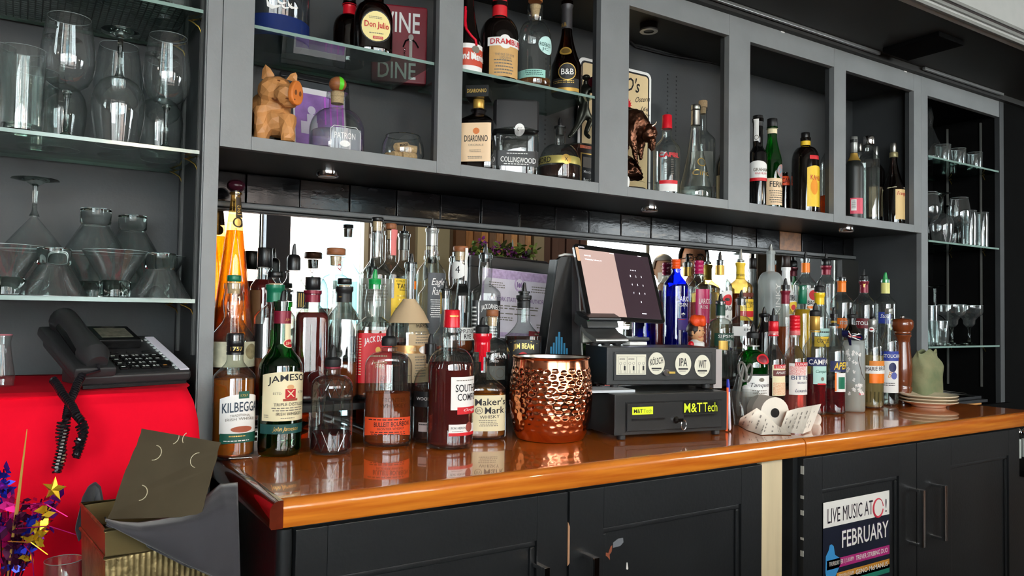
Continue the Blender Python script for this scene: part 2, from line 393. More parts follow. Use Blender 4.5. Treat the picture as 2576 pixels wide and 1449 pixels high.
    def foil(s, yt, yb, mat, name='neck_foil', off=.001, label=None):
        zt, zb = s.zpx(yt, .3), s.zpx(yb, .3); zt = min(zt, s.zl-.0005)
        pr = [(s.prof(zb+(zt-zb)*i/8)[0]+off, zb+(zt-zb)*i/8) for i in range(9)]
        o = obj(name, lathe(s.P[0], s.P[1], pr, 24, cap=False), mat, s.root, 40)
        if label: o['label'] = label
        s.last = o; return s
    def cork(s, yt, yb, w, mat, name='stopper'):
        s.cyl(yt, yb, w, mat, name); zb = s.zl-.022
        obj('cork', lathe(s.P[0], s.P[1], [(s.rn*.72, zb), (s.rn*.78, s.zl+.001)], 16), MT['cork'], s.root); return s
    def pour(s, yt, ym, yb, w, mat, lean=.0, thin=False, w0=None, collar=None):
        """pourer: a tapered spout over a rubber collar"""
        z0, z1, z2 = s.zpx(yb, 0), s.zpx(ym, 0), s.zpx(yt, 0); r = w/2/s.ppm; r0 = (w0/2/s.ppm) if w0 else min(r*.52, .0075); ax = np.array([s.P[0], s.P[1], 0])
        o = obj('pourer', lathe(s.P[0], s.P[1], [(r*.95, z0), (r, z0+(z1-z0)*.15), (r, z1-(z1-z0)*.25), (r*.82, z1-(z1-z0)*.08), (r*.6, z1)] if not thin else [(s.rn*.75, z0-.02), (s.rn*.75, z0), (r, z0+.0005), (r, z1), (r*.7, z1+.001)], 20), mat, s.root, 40)
        h = z2-z1; P = []; R = []
        for t, k, dx in ((0, 1., 0), (.25, .95, 0), (.55, .8, .0), (.8, .62, .15), (1, .38, .45)):
            q = ax+np.array([0, 0, z1-.0015+h*t]); q[:2] += (s.rv*.5+s.d*.5)*r0*dx*(1+lean); P.append(q); R.append(r0*k)
        sp = obj('spout', tube(P, R, 10), collar or mat, o); s.last = o; return s
# ---------------------------------------------------------------- materials
MT = {}
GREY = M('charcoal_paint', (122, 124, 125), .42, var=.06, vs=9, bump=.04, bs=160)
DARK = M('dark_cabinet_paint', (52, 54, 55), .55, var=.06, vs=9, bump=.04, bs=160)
BLACKP = M('black_door_paint', (31, 33, 35), .4, var=.12, vs=7, bump=.05, bs=120)
BLACK = M('black_wall_paint', (12, 12, 12), .9, spec=.05, var=.1)
MT['cork'] = M('cork', (204, 170, 128), .8, var=.18, vs=350)
MT['wood'] = M('stopper_wood', (146, 88, 52), .5, var=.2, vs=60, stretch=(1, 1, 6))
MT['blk'] = M('black_plastic', (20, 20, 21), .32, var=.05)
MT['rub'] = M('black_rubber', (28, 28, 29), .5)
MT['chrome'] = M('chrome', (225, 225, 225), .12, 1.)
MT['steel'] = M('brushed_steel', (178, 176, 170), .32, 1.)
MT['brass'] = M('brass', (190, 160, 80), .3, 1.)
MT['gold'] = M('gold_print', (214, 176, 96), .35, .8)
MT['white'] = M('white_paper', (238, 236, 232), .6)
MT['ink'] = M('black_ink', (22, 20, 24), .6)
MT['grey_ink'] = M('grey_ink', (120, 112, 100), .6)
MT['cream'] = M('cream_paper', (234, 222, 182), .6, var=.03)
MT['red'] = M('red_plastic', (200, 18, 34), .3)
CL = thin_glass('clear_glass', haze=.02); CL2 = thin_glass('clear_glass_heavy', (242, 246, 244), (120, 128, 126), haze=.016)
def paint(n, c, r=.5, m=0.): return M(n, c, r, m)

# ---------------------------------------------------------------- setting
YM = .292            # mirror plane
YB = .285            # back panels
wb = struct('wall_back', box(-3.6, 3.2, .30, .36, 0, 2.9), BLACK)
wb['kind'] = 'structure'
struct('wall_back_right', box(3.19, 9.6, .0, .36, 0, 2.9), BLACK)
struct('floor', box(-3.6, 9.6, -4.1, .36, -.06, 0), M('floor_boards', (92, 62, 42), .45, var=.25, vs=6, stretch=(1, 12, 1)))
struct('ceiling', box(-3.6, 9.6, -4.1, .36, 2.9, 2.96), M('ceiling_paint', (150, 148, 142), .8))
struct('wall_left', box(-3.66, -3.6, -4.1, .36, 0, 2.9), M('left_wall_paint', (120, 112, 104), .8))
struct('wall_right', box(9.6, 9.66, -4.1, .36, 0, 2.9), M('right_wall_paint', (126, 126, 124), .8))
# window wall behind the photographer: (x0,x1,material of what stands between)
WY = -4.016; Z0, Z1 = .8, 2.65
WINS = [(-2.9, -.6), (-.35, 1.27), (1.48, 2.13), (4.55, 7.12)]
WALLM = M('front_wall_paint', (92, 84, 76), .7); NAVY = M('navy_column', (40, 48, 66), .5)
TRIMW = M('window_trim', (170, 172, 164), .5)
def wall_front():
    xs = [-3.6]+[v for w in WINS for v in w]+[9.6]; fr = []
    for i in range(0, len(xs), 2): fr.append(box(xs[i], xs[i+1], WY-.08, WY, 0, 2.9))
    for a, b in WINS: fr += [box(a, b, WY-.08, WY, 0, Z0), box(a, b, WY-.08, WY, Z1, 2.9)]
    return join(*fr)
wf = struct('wall_front', wall_front(), WALLM)
PANE = thin_glass('window_pane', (252, 254, 253), (225, 232, 230))
for i, (a, b) in enumerate(WINS):
    w = struct('window_%d' % (i+1), join(box(a-.03, b+.03, WY, WY+.03, Z0-.05, Z0), box(a-.03, b+.03, WY, WY+.03, Z1, Z1+.05), box(a-.04, a, WY-.05, WY+.02, Z0, Z1), box(b, b+.04, WY-.05, WY+.02, Z0, Z1)), TRIMW)
    obj('pane', box(a, b, WY-.052, WY-.046, Z0, Z1), PANE, w)
    k = max(1, round((b-a)/.85))
    for j in range(1, k): x = a+(b-a)*j/k; obj('mullion', box(x-.025, x+.025, WY-.07, WY-.01, Z0, Z1), TRIMW, w)
    portal(((a+b)/2, WY+.045, (Z0+Z1)/2), b-a, Z1-Z0, (math.pi/2, 0, 0))
struct('trim_1', box(1.28, 1.47, WY, WY+.12, 0, 2.9), NAVY)
struct('trim_2', box(2.62, 2.78, WY, WY+.05, 0, 2.6), M('pale_green_trim', (176, 178, 162), .5))
struct('trim_3', box(2.80, 2.94, WY, WY+.05, 0, 2.6), M('grey_green_trim', (132, 134, 122), .5))
struct('trim_4', box(3.00, 3.10, WY, WY+.06, 0, 2.6), M('brown_jamb', (92, 66, 48), .5))
struct('trim_5', box(3.86, 3.98, WY, WY+.06, 0, 2.6), M('grey_jamb', (104, 100, 88), .5))
WSL = [M('slat_wood_%d' % i, c, .5, var=.25, vs=8, stretch=(6, 6, 1)) for i, c in enumerate([(150, 106, 66), (112, 76, 52), (176, 128, 74), (96, 70, 56)])]
for i in range(9): obj('panel', box(3.12+i*.082, 3.195+i*.082, WY, WY+.03+.01*(i % 2), .1, 2.6), WSL[i % 4], wf, bev=.004)
BURG = M('burgundy_drape', (66, 46, 48), .7)
for i in range(6): obj('panel', box(4.0+i*.088, 4.08+i*.088, WY, WY+.03+.015*(i % 2), .1, 2.6), BURG, wf, bev=.006)
# street outside
struct('street', box(-14, 22, -22, -4.2, -.2, -.15), M('asphalt', (150, 150, 150), .9))
def brickm():
    m = M('pale_brick', (232, 208, 196), .8); nt = m.node_tree; b = nt.nodes['Principled BSDF']
    t = nt.nodes.new('ShaderNodeTexBrick'); t.inputs['Color1'].default_value = rgb(236, 214, 204); t.inputs['Color2'].default_value = rgb(222, 190, 178); t.inputs['Mortar'].default_value = rgb(246, 244, 240); t.inputs['Scale'].default_value = 1.6
    tc = nt.nodes.new('ShaderNodeTexCoord'); mp = nt.nodes.new('ShaderNodeMapping'); mp.inputs['Rotation'].default_value = (math.pi/2, 0, 0); nt.links.new(tc.outputs['Object'], mp.inputs[0]); nt.links.new(mp.outputs[0], t.inputs[0]); nt.links.new(t.outputs[0], b.inputs['Base Color'])
    return m
bl = obj('brick_building', box(1.2, 5.5, -13, -11, -.15, 6), brickm()); tag(bl, 'pale brick building across the street outside the windows', 'building')
PBL = M('pale_blue_glass', (150, 190, 205), .3)
obj('window_sash', join(box(4.1, 5.0, -10.99, -10.97, 1, 3.4)), PBL, bl)
fl = thing('fanlight_window', 'pale blue arched fanlight window of the house across the street', 'window', (-.2, -11, .2))
obj('wall', box(-3.4, 1.1, -13, -11, -.15, 6), M('white_render', (235, 238, 238), .8), fl)
def arc(r0, r1, cx, cz, y, th): return join(*[slab([(cx+r0*math.cos(a), y, cz+r0*math.sin(a)), (cx+r1*math.cos(a), y, cz+r1*math.sin(a)), (cx+r1*math.cos(a+.15), y, cz+r1*math.sin(a+.15)), (cx+r0*math.cos(a+.15), y, cz+r0*math.sin(a+.15))], (0, th, 0)) for a in [i*.157 for i in range(20)]])
obj('pane', arc(.35, 1.25, .5, 1.7, -10.96, -.02), PBL, fl)
# bar counter under the photographer
fbar = struct('wall_bar', box(-2.2, 4.2, -2.2, -2.05, 0, 1.029), M('bar_front', (60, 34, 22), .4))
tb = obj('bar_top', box(-2.25, 4.25, -2.3, -1.75, 1.03, 1.075), M('bar_top_wood', (120, 62, 30), .2), bev=.006); tag(tb, 'long wooden customer bar top behind the photographer', 'bar')
# soffit over the shelves
ZS = 2.2
struct('ceiling_soffit', join(box(-1.6, 3.6, -.325, .3, ZS, ZS+.02), box(-1.6, 3.6, -.02, .3, 2.178, ZS)), M('soffit_black', (34, 34, 33), .55, var=.15, vs=4))
sf = struct('trim_6', box(-1.6, 9.0, -.345, -.325, ZS-.002, 2.9), M('fascia_grey', (176, 176, 172), .6, var=.03))
for k, (z, d) in enumerate(((ZS-.004, .012), (ZS+.022, .009), (ZS+.045, .006))):
    obj('moulding', box(-1.6, 9.0, -.345-d, -.345, z, z+.011), M('moulding_grey', (128, 128, 124), .4), sf, bev=.002)
obj('shadow_gap', box(-1.6, 9.0, -.3465, -.345, ZS+.036, ZS+.0445), M('gap_dark', (40, 30, 28), .7), sf)
tr = struct('trim_7', join(box(-1.6, 2.232, -.036, -.024, ZS-.012, ZS-.001), box(2.52, 3.12, -.036, -.024, ZS-.012, ZS-.001)), M('track_metal', (150, 152, 152), .3, .6), bev=.002)
br = obj('soffit_bracket', rot_about(box(2.2, 2.36, -.26, -.06, ZS-.018, ZS), (2.3, -.16, ZS), (0, 0, 1), 0), M('bracket_black', (8, 8, 8), .9, spec=.05), bev=.004); tag(br, 'flat black box fixed under the dark soffit above the right shelves', 'bracket')
# ---------------------------------------------------------------- upper cabinet (open pigeonholes)
ZB, ZR, ZT, ZTOP = 1.5734, 1.6017, 2.112, 2.178
XS = [(.0607, .4882), (.5535, .9796), (1.0819, 1.4873), (1.584, 2.013), (2.0807, 2.5062)]
uc = thing('upper_cabinet', 'long charcoal wall cabinet of five open pigeonholes above the mirror', 'cabinet', (1.28, .14, ZB))
ed = [-.0015]+[v for p in XS for v in p]+[2.5557]
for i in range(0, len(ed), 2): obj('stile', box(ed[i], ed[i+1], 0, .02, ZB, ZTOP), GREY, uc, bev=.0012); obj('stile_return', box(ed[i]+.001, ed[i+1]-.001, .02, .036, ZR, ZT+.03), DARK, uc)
for a, b in XS:
    obj('bottom_rail', box(a, b, .0004, .0196, ZB, ZR), GREY, uc, bev=.0012); obj('top_rail', box(a, b, .0004, .0196, ZT, ZTOP), GREY, uc, bev=.0012)
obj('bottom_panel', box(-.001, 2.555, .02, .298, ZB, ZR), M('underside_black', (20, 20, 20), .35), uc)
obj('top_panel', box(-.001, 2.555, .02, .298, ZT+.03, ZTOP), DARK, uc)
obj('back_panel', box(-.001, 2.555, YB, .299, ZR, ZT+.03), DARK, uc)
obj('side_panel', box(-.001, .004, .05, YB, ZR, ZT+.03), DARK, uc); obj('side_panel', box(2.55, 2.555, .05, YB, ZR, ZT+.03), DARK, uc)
hole = []
for x in (at(1679, 300, Y=YB)[0], at(1701, 300, Y=YB)[0], at(1372, 300, Y=YB)[0]):
    z = 1.70
    while z < 2.07: hole.append(box(x-.0022, x+.0022, YB-.0012, YB, z, z+.005)); z += .0145
obj('peg_holes', join(*hole), MT['blk'], uc)['kind'] = 'stuff'
obj('cable', tube([at(x, y, Y=.275) for x, y in ((1575, 92), (1600, 118), (1680, 138), (1760, 152), (1835, 165), (1890, 178), (1960, 190), (2000, 205), (2060, 214))], .0035, 6), MT['rub'], uc)
obj('paint_chip', join(*[(lambda p: box(p[0]-.009, p[0]+.009, -.0006, .001, ZTOP-.004, ZTOP-.0005))(at(x, y, Y=0)) for x, y in ((1969, 80), (2278, 177))]), MT['white'], uc, 0); obj('cable', tube([at(x, y, Y=.275) for x, y in ((1290, 8), (1360, 30), (1440, 50), (1505, 70))], .0035, 6), MT['rub'], uc)
# glass shelves
SHM = thin_glass('shelf_glass', (226, 236, 230), (168, 190, 182), ior=1.45); SHE = M('shelf_glass_edge', (126, 150, 142), .15, spec=.8)
def gshelf(x0, x1, y0, y1, z, label, th=.007, eg=True):
    t = thing('glass_shelf', label, 'shelf', ((x0+x1)/2, (y0+y1)/2, z-th))
    obj('pane', box(x0, x1, y0+.0006, y1-.0006, z-th, z), SHM, t); obj('front_edge', box(x0, x1, y0, y0+.0006, z-th, z), SHE, t); obj('rear_edge', box(x0, x1, y1-.0006, y1, z-th, z), SHE, t)
    return t
ZU = 1.843
gshelf(.0615, .4875, .022, .27, ZU, 'glass shelf inside the first pigeonhole with the carved pig below')
gshelf(.5545, .979, .022, .25, ZU, 'glass shelf of the second pigeonhole carrying four tall liqueur bottles')
# downlight in third pigeonhole, puck lights underneath
P = at(1632, 78, Y=.13)
t = thing('spot_lamp', 'round black spot lamp at the ceiling of the third pigeonhole', 'lamp', P)
obj('housing', lathe(P[0], P[1], [(.024, P[2]), (.028, P[2]+.004), (.028, ZT+.03)], 24), MT['blk'], t); obj('trim_ring', lathe(P[0], P[1], [(.016, P[2]-.002), (.028, P[2]-.002), (.028, P[2]+.003), (.016, P[2]+.003)], 24, cap=False), MT['steel'], t); obj('lens', lathe(P[0], P[1], [(.001, P[2]+.001), (.017, P[2]+.0005)], 20, cap=False), MT['chrome'], t)
for px, py, nm in ((824, 430, 'first puck lamp'), (1634, 520, 'middle puck lamp'), (2129, 573, 'right puck lamp')):
    P = at(px, py, Z=ZB)
    t = thing('puck_lamp', 'small silver %s under the charcoal cabinet' % nm.replace('first', 'left'), 'lamp', (P[0], P[1], ZB-.016))
    obj('housing', lathe(P[0], P[1], [(.024, ZB-.015), (.026, ZB-.012), (.026, ZB), (.01, ZB)], 24), MT['chrome'], t); obj('lens', lathe(P[0], P[1], [(.001, ZB-.0158), (.022, ZB-.0152), (.024, ZB-.014)], 24, cap=False), MT['white'], t)
# ---------------------------------------------------------------- tiles, mirror
ZTL0, ZTL1 = 1.500, 1.573
TL_ = [M('black_tile_%d' % i, c, .13, spec=.3, var=.3, vs=18, bump=.02+.015*i, bs=40, stretch=(1, 1, 2.5)) for i, c in enumerate([(20, 18, 19), (16, 16, 18), (28, 21, 18), (13, 12, 12)])]
TBR = M('brown_tile', (128, 82, 46), .35, var=.35, vs=60)
x = -.0105; k = 0
while x < 2.56:
    rn = random.Random(k+3); x1 = min(x+.1315-.003, 2.558); a = rn.uniform(-.012, .012); y = .284+rn.uniform(-.0015, .0015)
    V, Fc = box(x, x1, y, .2995, ZTL0, ZTL1-.001)
    V = [(p[0], p[1]+(a*(p[0]-x) if p[1] < .29 else 0)+(rn.uniform(-.001, .001) if p[1] < .29 else 0), p[2]) for p in V]
    o = obj('tile', (V, Fc), TBR if k == 16 else TL_[k % 4 if k % 3 else 1], wb, bev=.0025)
    if k == 16: o['label'] = 'bare brown tile'
    x += .1315; k += 1
mr = thing('mirror', 'long back bar mirror behind the bottles below the black tiles', 'mirror', (1.28, .296, .95))
obj('mirror_glass', box(0, 2.553, YM, .2985, .9505, 1.486), M('mirror_silver', (242, 244, 243), .0, 1.), mr, sm=0)
FRM = M('mirror_moulding_grey', (84, 86, 87), .4)
obj('mirror_frame', join(box(.0, 2.553, .268, .2915, 1.4855, 1.4995)), FRM, mr, bev=.004)
obj('mirror_frame', join(box(.0, 2.553, .278, .2915, 1.479, 1.4855)), M('mirror_lip_black', (34, 34, 34), .4), mr, bev=.002)
obj('joint_strip', box(2.44, 2.445, .289, .2925, .951, 1.479), MT['steel'], mr)
struct('trim_8', box(2.447, 2.556, .262, .2919, .951, 1.479), M('end_panel_dark', (40, 40, 38), .4))
# ---------------------------------------------------------------- counter
WT = M('counter_varnish', (226, 124, 44), .22, var=.3, vs=9, stretch=(.8, 9, 9), coat=1., c2=(202, 98, 28))
WE = M('counter_edge_wood', (222, 132, 42), .25, var=.2, vs=7, stretch=(.7, 8, 14), coat=1., c2=(190, 96, 26))
WD = M('counter_end_mahogany', (96, 34, 16), .25, var=.2, vs=8, stretch=(4, 1, 4), coat=1.)
ct = thing('counter_top', 'glossy orange varnished wooden back bar counter', 'counter', (1.24, -.06, .9065))
obj('top_board', box(.021, 2.478, -.402, .2915, .9085, .95), WT, ct, bev=.0004)
def nose(x0, x1, y0, y1):
    r = .016; pts = [(y1, .9065), (y0+.003, .9065), (y0, .911)]+[(y0+r-r*math.cos(a), .95-r+r*math.sin(a)) for a in [i*math.pi/2/7 for i in range(8)]]+[(y1, .95)]
    return slab([(x0, y, z) for y, z in pts], (x1-x0, 0, 0))
obj('front_edge', nose(.021, 1.292, -.4215, -.402), WE, ct); obj('front_edge', nose(1.293, 2.478, -.4235, -.402), WE, ct)
def nose_l():
    r = .016; pts = [(.0208, .9065), (.003, .9065), (0, .911)]+[(r-r*math.cos(a), .95-r+r*math.sin(a)) for a in [i*math.pi/2/7 for i in range(8)]]+[(.0208, .95)]
    return slab([(x, -.4215, z) for x, z in pts], (0, .713, 0))
e = obj('end_edge', nose_l(), WD, ct); e['label'] = 'dark mahogany end board'
# base cabinets
YD = -.392
def door(cab, x0, x1, z0, z1, px0, px1, pz1, hx, hz1, hz0, side):
    d = obj('door', join(box(x0, px0, YD-.018, YD, z0, z1), box(px1, x1, YD-.018, YD, z0, z1), box(px0, px1, YD-.018, YD, pz1, z1), box(px0, px1, YD-.018, YD, z0, z0+.09)), BLACKP, cab, bev=.0015)
    obj('panel', box(px0, px1, YD-.007, YD, z0+.09, pz1), BLACKP, d)
    w = .012
    obj('panel_moulding', join(box(px0, px1, YD-.013, YD-.007, pz1-w, pz1), box(px0, px0+w, YD-.013, YD-.007, z0+.09, pz1-w), box(px1-w, px1, YD-.013, YD-.007, z0+.09, pz1-w)), BLACKP, d, bev=.003)
    yh = YD-.018
    obj('handle', join(box(hx-.006, hx+.006, yh-.04, yh-.029, hz0, hz1), box(hx-.006, hx+.006, yh-.0295, yh, hz1-.008, hz1), box(hx-.006, hx+.006, yh-.0295, yh, hz0, hz0+.008)), MT['chrome'], d, bev=.0008)
    return d
bc = thing('base_cabinet', 'scuffed black base cabinet with two panelled doors, left of the bare post', 'cabinet', (.59, -.05, 0))
obj('carcass', join(box(.022, 1.150, YD, .29, .1, .9065), box(.06, 1.15, YD+.06, .29, 0, .1)), BLACKP, bc)
obj('corner_post', lathe(.03, YD-.004, [(.013, .1), (.013, .9)], 16), BLACKP, bc)
d1 = door(bc, .045, .579, .12, .898, .097, .507, .814, at(1362, 1400, Y=-.43)[0], .775, .62, 1)
d2 = door(bc, .584, 1.148, .12, .898, .670, 1.077, .815, at(1486, 1392, Y=-.43)[0], .775, .62, 0)
f2 = Face((.584, YD-.0181, .898), (1, 0, 0), (0, 0, -1)); f2p = Face((.584, YD-.0071, .898), (1, 0, 0), (0, 0, -1))
def blob(f, pts, h=.0006): return slab([f.p(*f.uv(*p)) for p in pts], f.n*h)
obj('paint_chip', blob(f2p, [(1542, 1365), (1555, 1355), (1567, 1353), (1568, 1364), (1560, 1373), (1542, 1378)]), M('chip_grey', (110, 114, 120), .6), d2)
obj('paint_chip', blob(f2p, [(1536, 1374), (1540, 1372), (1538, 1388), (1533, 1395), (1534, 1409), (1528, 1401), (1520, 1395), (1524, 1390), (1530, 1391)]), M('chip_wood', (140, 74, 48), .7), d2)
obj('paint_chip', blob(f2p, [(1576, 1415), (1578, 1415), (1580, 1430), (1579, 1433), (1575, 1432)]), MT['white'], d2)
obj('paint_chip', slab([(.580, YD-.0186, z) for z in (.755, .84)]+[(.5845, YD-.0186, z) for z in (.83, .76)], (0, .002, 0)), M('chip_bare_wood', (176, 132, 100), .7), bc)
bc2 = thing('base_cabinet', 'black base cabinet with the live music poster on its door, right of the bare post', 'cabinet', (1.84, -.05, 0))
obj('carcass', join(box(1.283, 2.395, YD, .29, .1, .9065), box(1.3, 2.38, YD+.06, .29, 0, .1)), BLACKP, bc2)
d3 = door(bc2, 1.30, 1.797, .12, .898, 1.375, 1.712, .815, 1.806-.04, .778, .622, 1)
d4 = door(bc2, 1.800, 2.392, .12, .898, 1.98, 2.322, .818, 1.917-.04, .778, .624, 0)
obj('worn_edge', join(*[box(1.2995, 1.3012, YD-.0188, YD-.01, z, z+h) for z, h in ((.86, .02), (.80, .008), (.76, .012), (.70, .006), (.66, .014))]), M('wear_white', (190, 188, 180), .8), d3)
cp = obj('bare_post', box(1.176, 1.252, -.386, -.30, 0, .897), M('bare_cream_timber', (214, 196, 160), .75, var=.08, vs=5, stretch=(8, 8, .6)), bev=.002); tag(cp, 'bare cream unpainted timber post between the two black base cabinets', 'post')
sp = obj('gap_board', box(1.254, 1.281, -.345, -.27, 0, .9), M('rough_dark_board', (52, 46, 40), .8, var=.4, vs=12), None); tag(sp, 'rough dark board in the gap right of the bare post', 'board')
# open end shelf beyond the right cabinet
es = thing('end_shelf', 'low black end shelf beyond the right end of the base cabinets', 'shelf', (2.72, -.15, 0))
zsh = at(2556, 1155, Y=-.30)[2]
obj('shelf_board', box(2.41, 3.2, -.42, .0, zsh-.02, zsh), BLACK, es); obj('back_panel', box(2.41, 3.2, -.02, .0, 0, .9), BLACK, es); obj('side_panel', box(2.398, 2.41, -.39, .0, 0, .9), BLACK, es); obj('front_panel', box(2.41, 3.2, -.40, -.38, 0, zsh-.02), BLACKP, es)

def pendant(x, y, z, label):
    t = thing('pendant_lamp', label, 'lamp', (x, y, z)); obj('shade', lathe(x, y, [(.09, z), (.05, z+.10), (.02, z+.12)], 24, cap=False), MT['brass'], t); obj('cord', tube([(x, y, z+.12), (x, y, 2.9)], .004, 6), MT['rub'], t)
    m = M('bulb_glow', (255, 214, 150), .5); b_ = m.node_tree.nodes['Principled BSDF']; b_.inputs['Emission Color'].default_value = rgb(255, 206, 140); b_.inputs['Emission Strength'].default_value = 30
    obj('bulb', ball((x, y, z+.03), .03), m, t)
    la = bpy.data.lights.new('lamp_light', 'POINT'); la.energy = 14; la.shadow_soft_size = .03; la.color = (1, .78, .5); o = bpy.data.objects.new('lamp_light', la); COL.objects.link(o); o.location = (x, y, z-.02)
for i, x in enumerate((.2, 2.4, 4.4)): pendant(x, -3.0, 2.15, '%s brass pendant lamp over the customer side of the bar' % ('first', 'second', 'third')[i])
# ---------------------------------------------------------------- bottles
G_GREEN = thin_glass('green_glass', (52, 168, 84), (6, 44, 20), haze=.05, hazec=(20, 120, 50))
G_TANQ = thin_glass('bright_green_glass', (30, 170, 60), (4, 60, 20), haze=.12, hazec=(10, 130, 40))
G_BROWN = thin_glass('brown_glass', (110, 62, 30), (24, 12, 6), haze=.03, hazec=(60, 30, 12))
G_AMB = thin_glass('amber_glass', (252, 224, 160), (140, 70, 10), haze=.04, hazec=(200, 130, 20))
G_BLUE = thin_glass('blue_glass', (44, 66, 232), (6, 8, 110), haze=.16, hazec=(14, 24, 200))
G_DARK = M('dark_glass', (16, 11, 9), .06, spec=.6, coat=.5); G_BLK = M('black_glass', (9, 9, 10), .08, coat=.5)
G_OLIVE = M('dark_olive_glass', (20, 22, 12), .08, coat=.4)
FROST = thin_glass('frosted_glass', (235, 240, 238), (190, 198, 196), rough=.35, haze=.55, hazec=(222, 228, 226))
FROSTD = thin_glass('frosted_dark_glass', (60, 64, 60), (24, 26, 24), rough=.4, haze=.45, hazec=(58, 62, 58))
L_AMB = liquid('amber', (220, 128, 24), body=.3, thru=.25); L_WH = liquid('whiskey', (190, 88, 26), body=.3, thru=.25); L_RB = liquid('red_brown', (110, 34, 20), body=.35, thru=.2)
L_DK = liquid('dark_brown', (74, 34, 20), body=.35, thru=.25); L_SOCO = liquid('deep_red', (128, 30, 26), body=.35, thru=.25); L_CLR = liquid('clear_spirit', (244, 248, 246)); L_YEL = liquid('yellow', (222, 176, 20), body=.45)
L_ORB = liquid('orange_brown', (186, 92, 32), body=.4); L_RED = liquid('bitter_red', (150, 14, 26), body=.25); L_PNK = liquid('pink', (222, 120, 110), body=.3); L_STRAW = liquid('straw', (212, 190, 130), body=.3)
L_OR = liquid('orange', (240, 166, 60), body=.12)
W, INK, GOLD, BLK, RUB = MT['white'], MT['ink'], MT['gold'], MT['blk'], MT['rub']
CREAM = MT['cream']; ORL = paint('orange_label', (236, 82, 40)); REDL = paint('red_label', (206, 26, 36)); BLKL = paint('black_label', (24, 23, 24), .45); GRNL = paint('green_label', (22, 84, 68)); TEAL = paint('teal_label', (24, 74, 72))
NAVYL = paint('navy_label', (26, 34, 84)); YELL = paint('yellow_label', (244, 200, 50)); PEACH = paint('peach_label', (238, 204, 164)); KRAFT = paint('kraft_paper', (196, 168, 132), .75); REDI = paint('red_ink', (190, 26, 34)); GREYF = paint('grey_foil', (150, 150, 146), .35, .6)
MAG = paint('magenta_plastic', (176, 26, 84), .3); ORP = paint('orange_plastic', (240, 84, 20), .35); MAROON = paint('maroon_foil', (120, 22, 44), .35, .2); YELF = paint('yellow_foil', (240, 196, 30), .35, .1); GRNF = paint('green_foil', (18, 108, 78), .35, .1); ORF = paint('orange_foil', (240, 120, 20), .35, .1)
DGRN = paint('dark_green_foil', (24, 62, 48), .4, .1); GOLDF = paint('gold_foil', (190, 150, 70), .35, .5); REDF = paint('red_foil', (214, 24, 40), .3, .1); PGREEN = paint('green_pourer', (14, 150, 70), .35); BLUEL = paint('blue_label', (40, 60, 150))
EMB = thin_glass('embossed_glass', (226, 230, 228), (120, 126, 124)); PALEB = paint('pale_blue_label', (176, 214, 206)); CAPO = M('wax_ball_maroon', (56, 18, 30), .25)
TRL = thin_glass('printed_film', (214, 214, 204), (190, 190, 180), haze=.5, hazec=(214, 214, 204)); COLLAR = thin_glass('pourer_collar', (200, 204, 202), (70, 74, 72))
WAX = M('red_wax', (206, 16, 36), .18, coat=.6)
S1, S2 = (1.042, .065), (1.132, .205); S1R, S2R = (1.042, .088), (1.132, .216)
# riser the back rows stand on
def riser(x0, x1, label, low=True, y0=.0):
    t = thing('bottle_riser', label, 'riser', ((x0+x1)/2, .14, .95))
    m = M('riser_black', (18, 18, 18), .35); w = (x1-x0)
    if low: obj('lower_step', box(x0, x1, y0, .143, 1.026, 1.0415), m, t, bev=.002); obj('upper_step', box(x0, x1, .146, .287, 1.116, 1.1315), m, t, bev=.002)
    for x in (x0+.01, x0+w/2, x1-.03):
        if low: obj('leg', box(x, x+.02, y0+.01, y0+.03, .9505, 1.026), m, t)
        obj('leg', box(x, x+.02, .15, .17, .9505, 1.116), m, t)
    obj('back_board', box(x0, x1, .146, .152, 1.0415, 1.116), m, t)
riser(.005, .99, 'black two step bottle riser behind the left bottles'); riser(1.32, 2.472, 'black two step bottle riser behind the right bottles', True, .045)

# ---- front row, left
b = B('whiskey_bottle', 'amber whiskey bottle with white and green label and black screw cap, leftmost on the counter', 588, 842, 102, 1160, (955, 905, 40), CL2, 's', fill=957, liq=L_AMB)
b.cyl(838, 892, 42, BLK, 'screw_cap', ridges=3).txt('1757', 578, 603, 874, 884, GOLD, off=.0022, name='lettering')
b.lab(556, 640, 1004, 1092, W, arch=12).txt('KILBEGGAN', 562, 640, 1015, 1040, paint('slate_ink', (44, 62, 78)), arc=4, bold=.02).txt('TRADITIONAL', 580, 626, 1044, 1050, MT['grey_ink'], arc=3).txt('IRISH WHISKEY', 570, 636, 1053, 1060, MT['grey_ink'], arc=3)
b.disc(606, 1080, 24, 8, M('copper_still_print', (166, 84, 56), .5), 'still_emblem', off=.0013); b.lab(558, 639, 1090, 1117, GRNL, name='green_band', off=.001, dip=-3).fine(578, 620, 1094, 1101, 1, GOLD).fine(566, 630, 1106, 1112, 1, W)
b.lab(599, 623, 985, 1003, GRNL, name='green_tab', off=.0011).txt('1757', 603, 619, 992, 998, GOLD, off=.002)
b = B('whiskey_bottle', 'green whiskey bottle with a large cream label and black spout, second from the left end', 705, 757, 106, 1152, (925, 862, 41), G_GREEN, 's', fill=905, liq=liquid('dark_green', (22, 54, 22), body=.12), foot=.93)
b.pour(729, 756, 779, 27, BLK, thin=True, collar=RUB).foil(782, 814, MAROON).txt('J. Jameson', 712, 734, 800, 808, GOLD, shear=.3)
b.lab(712, 729, 813, 858, CREAM, name='neck_strip').disc(719, 865, 11, 12, CREAM, 'seal', off=.0014).disc(719, 865, 9, 10, REDI, 'seal', off=.0018).txt('JJ&S', 713, 726, 861, 869, CREAM, off=.0024)
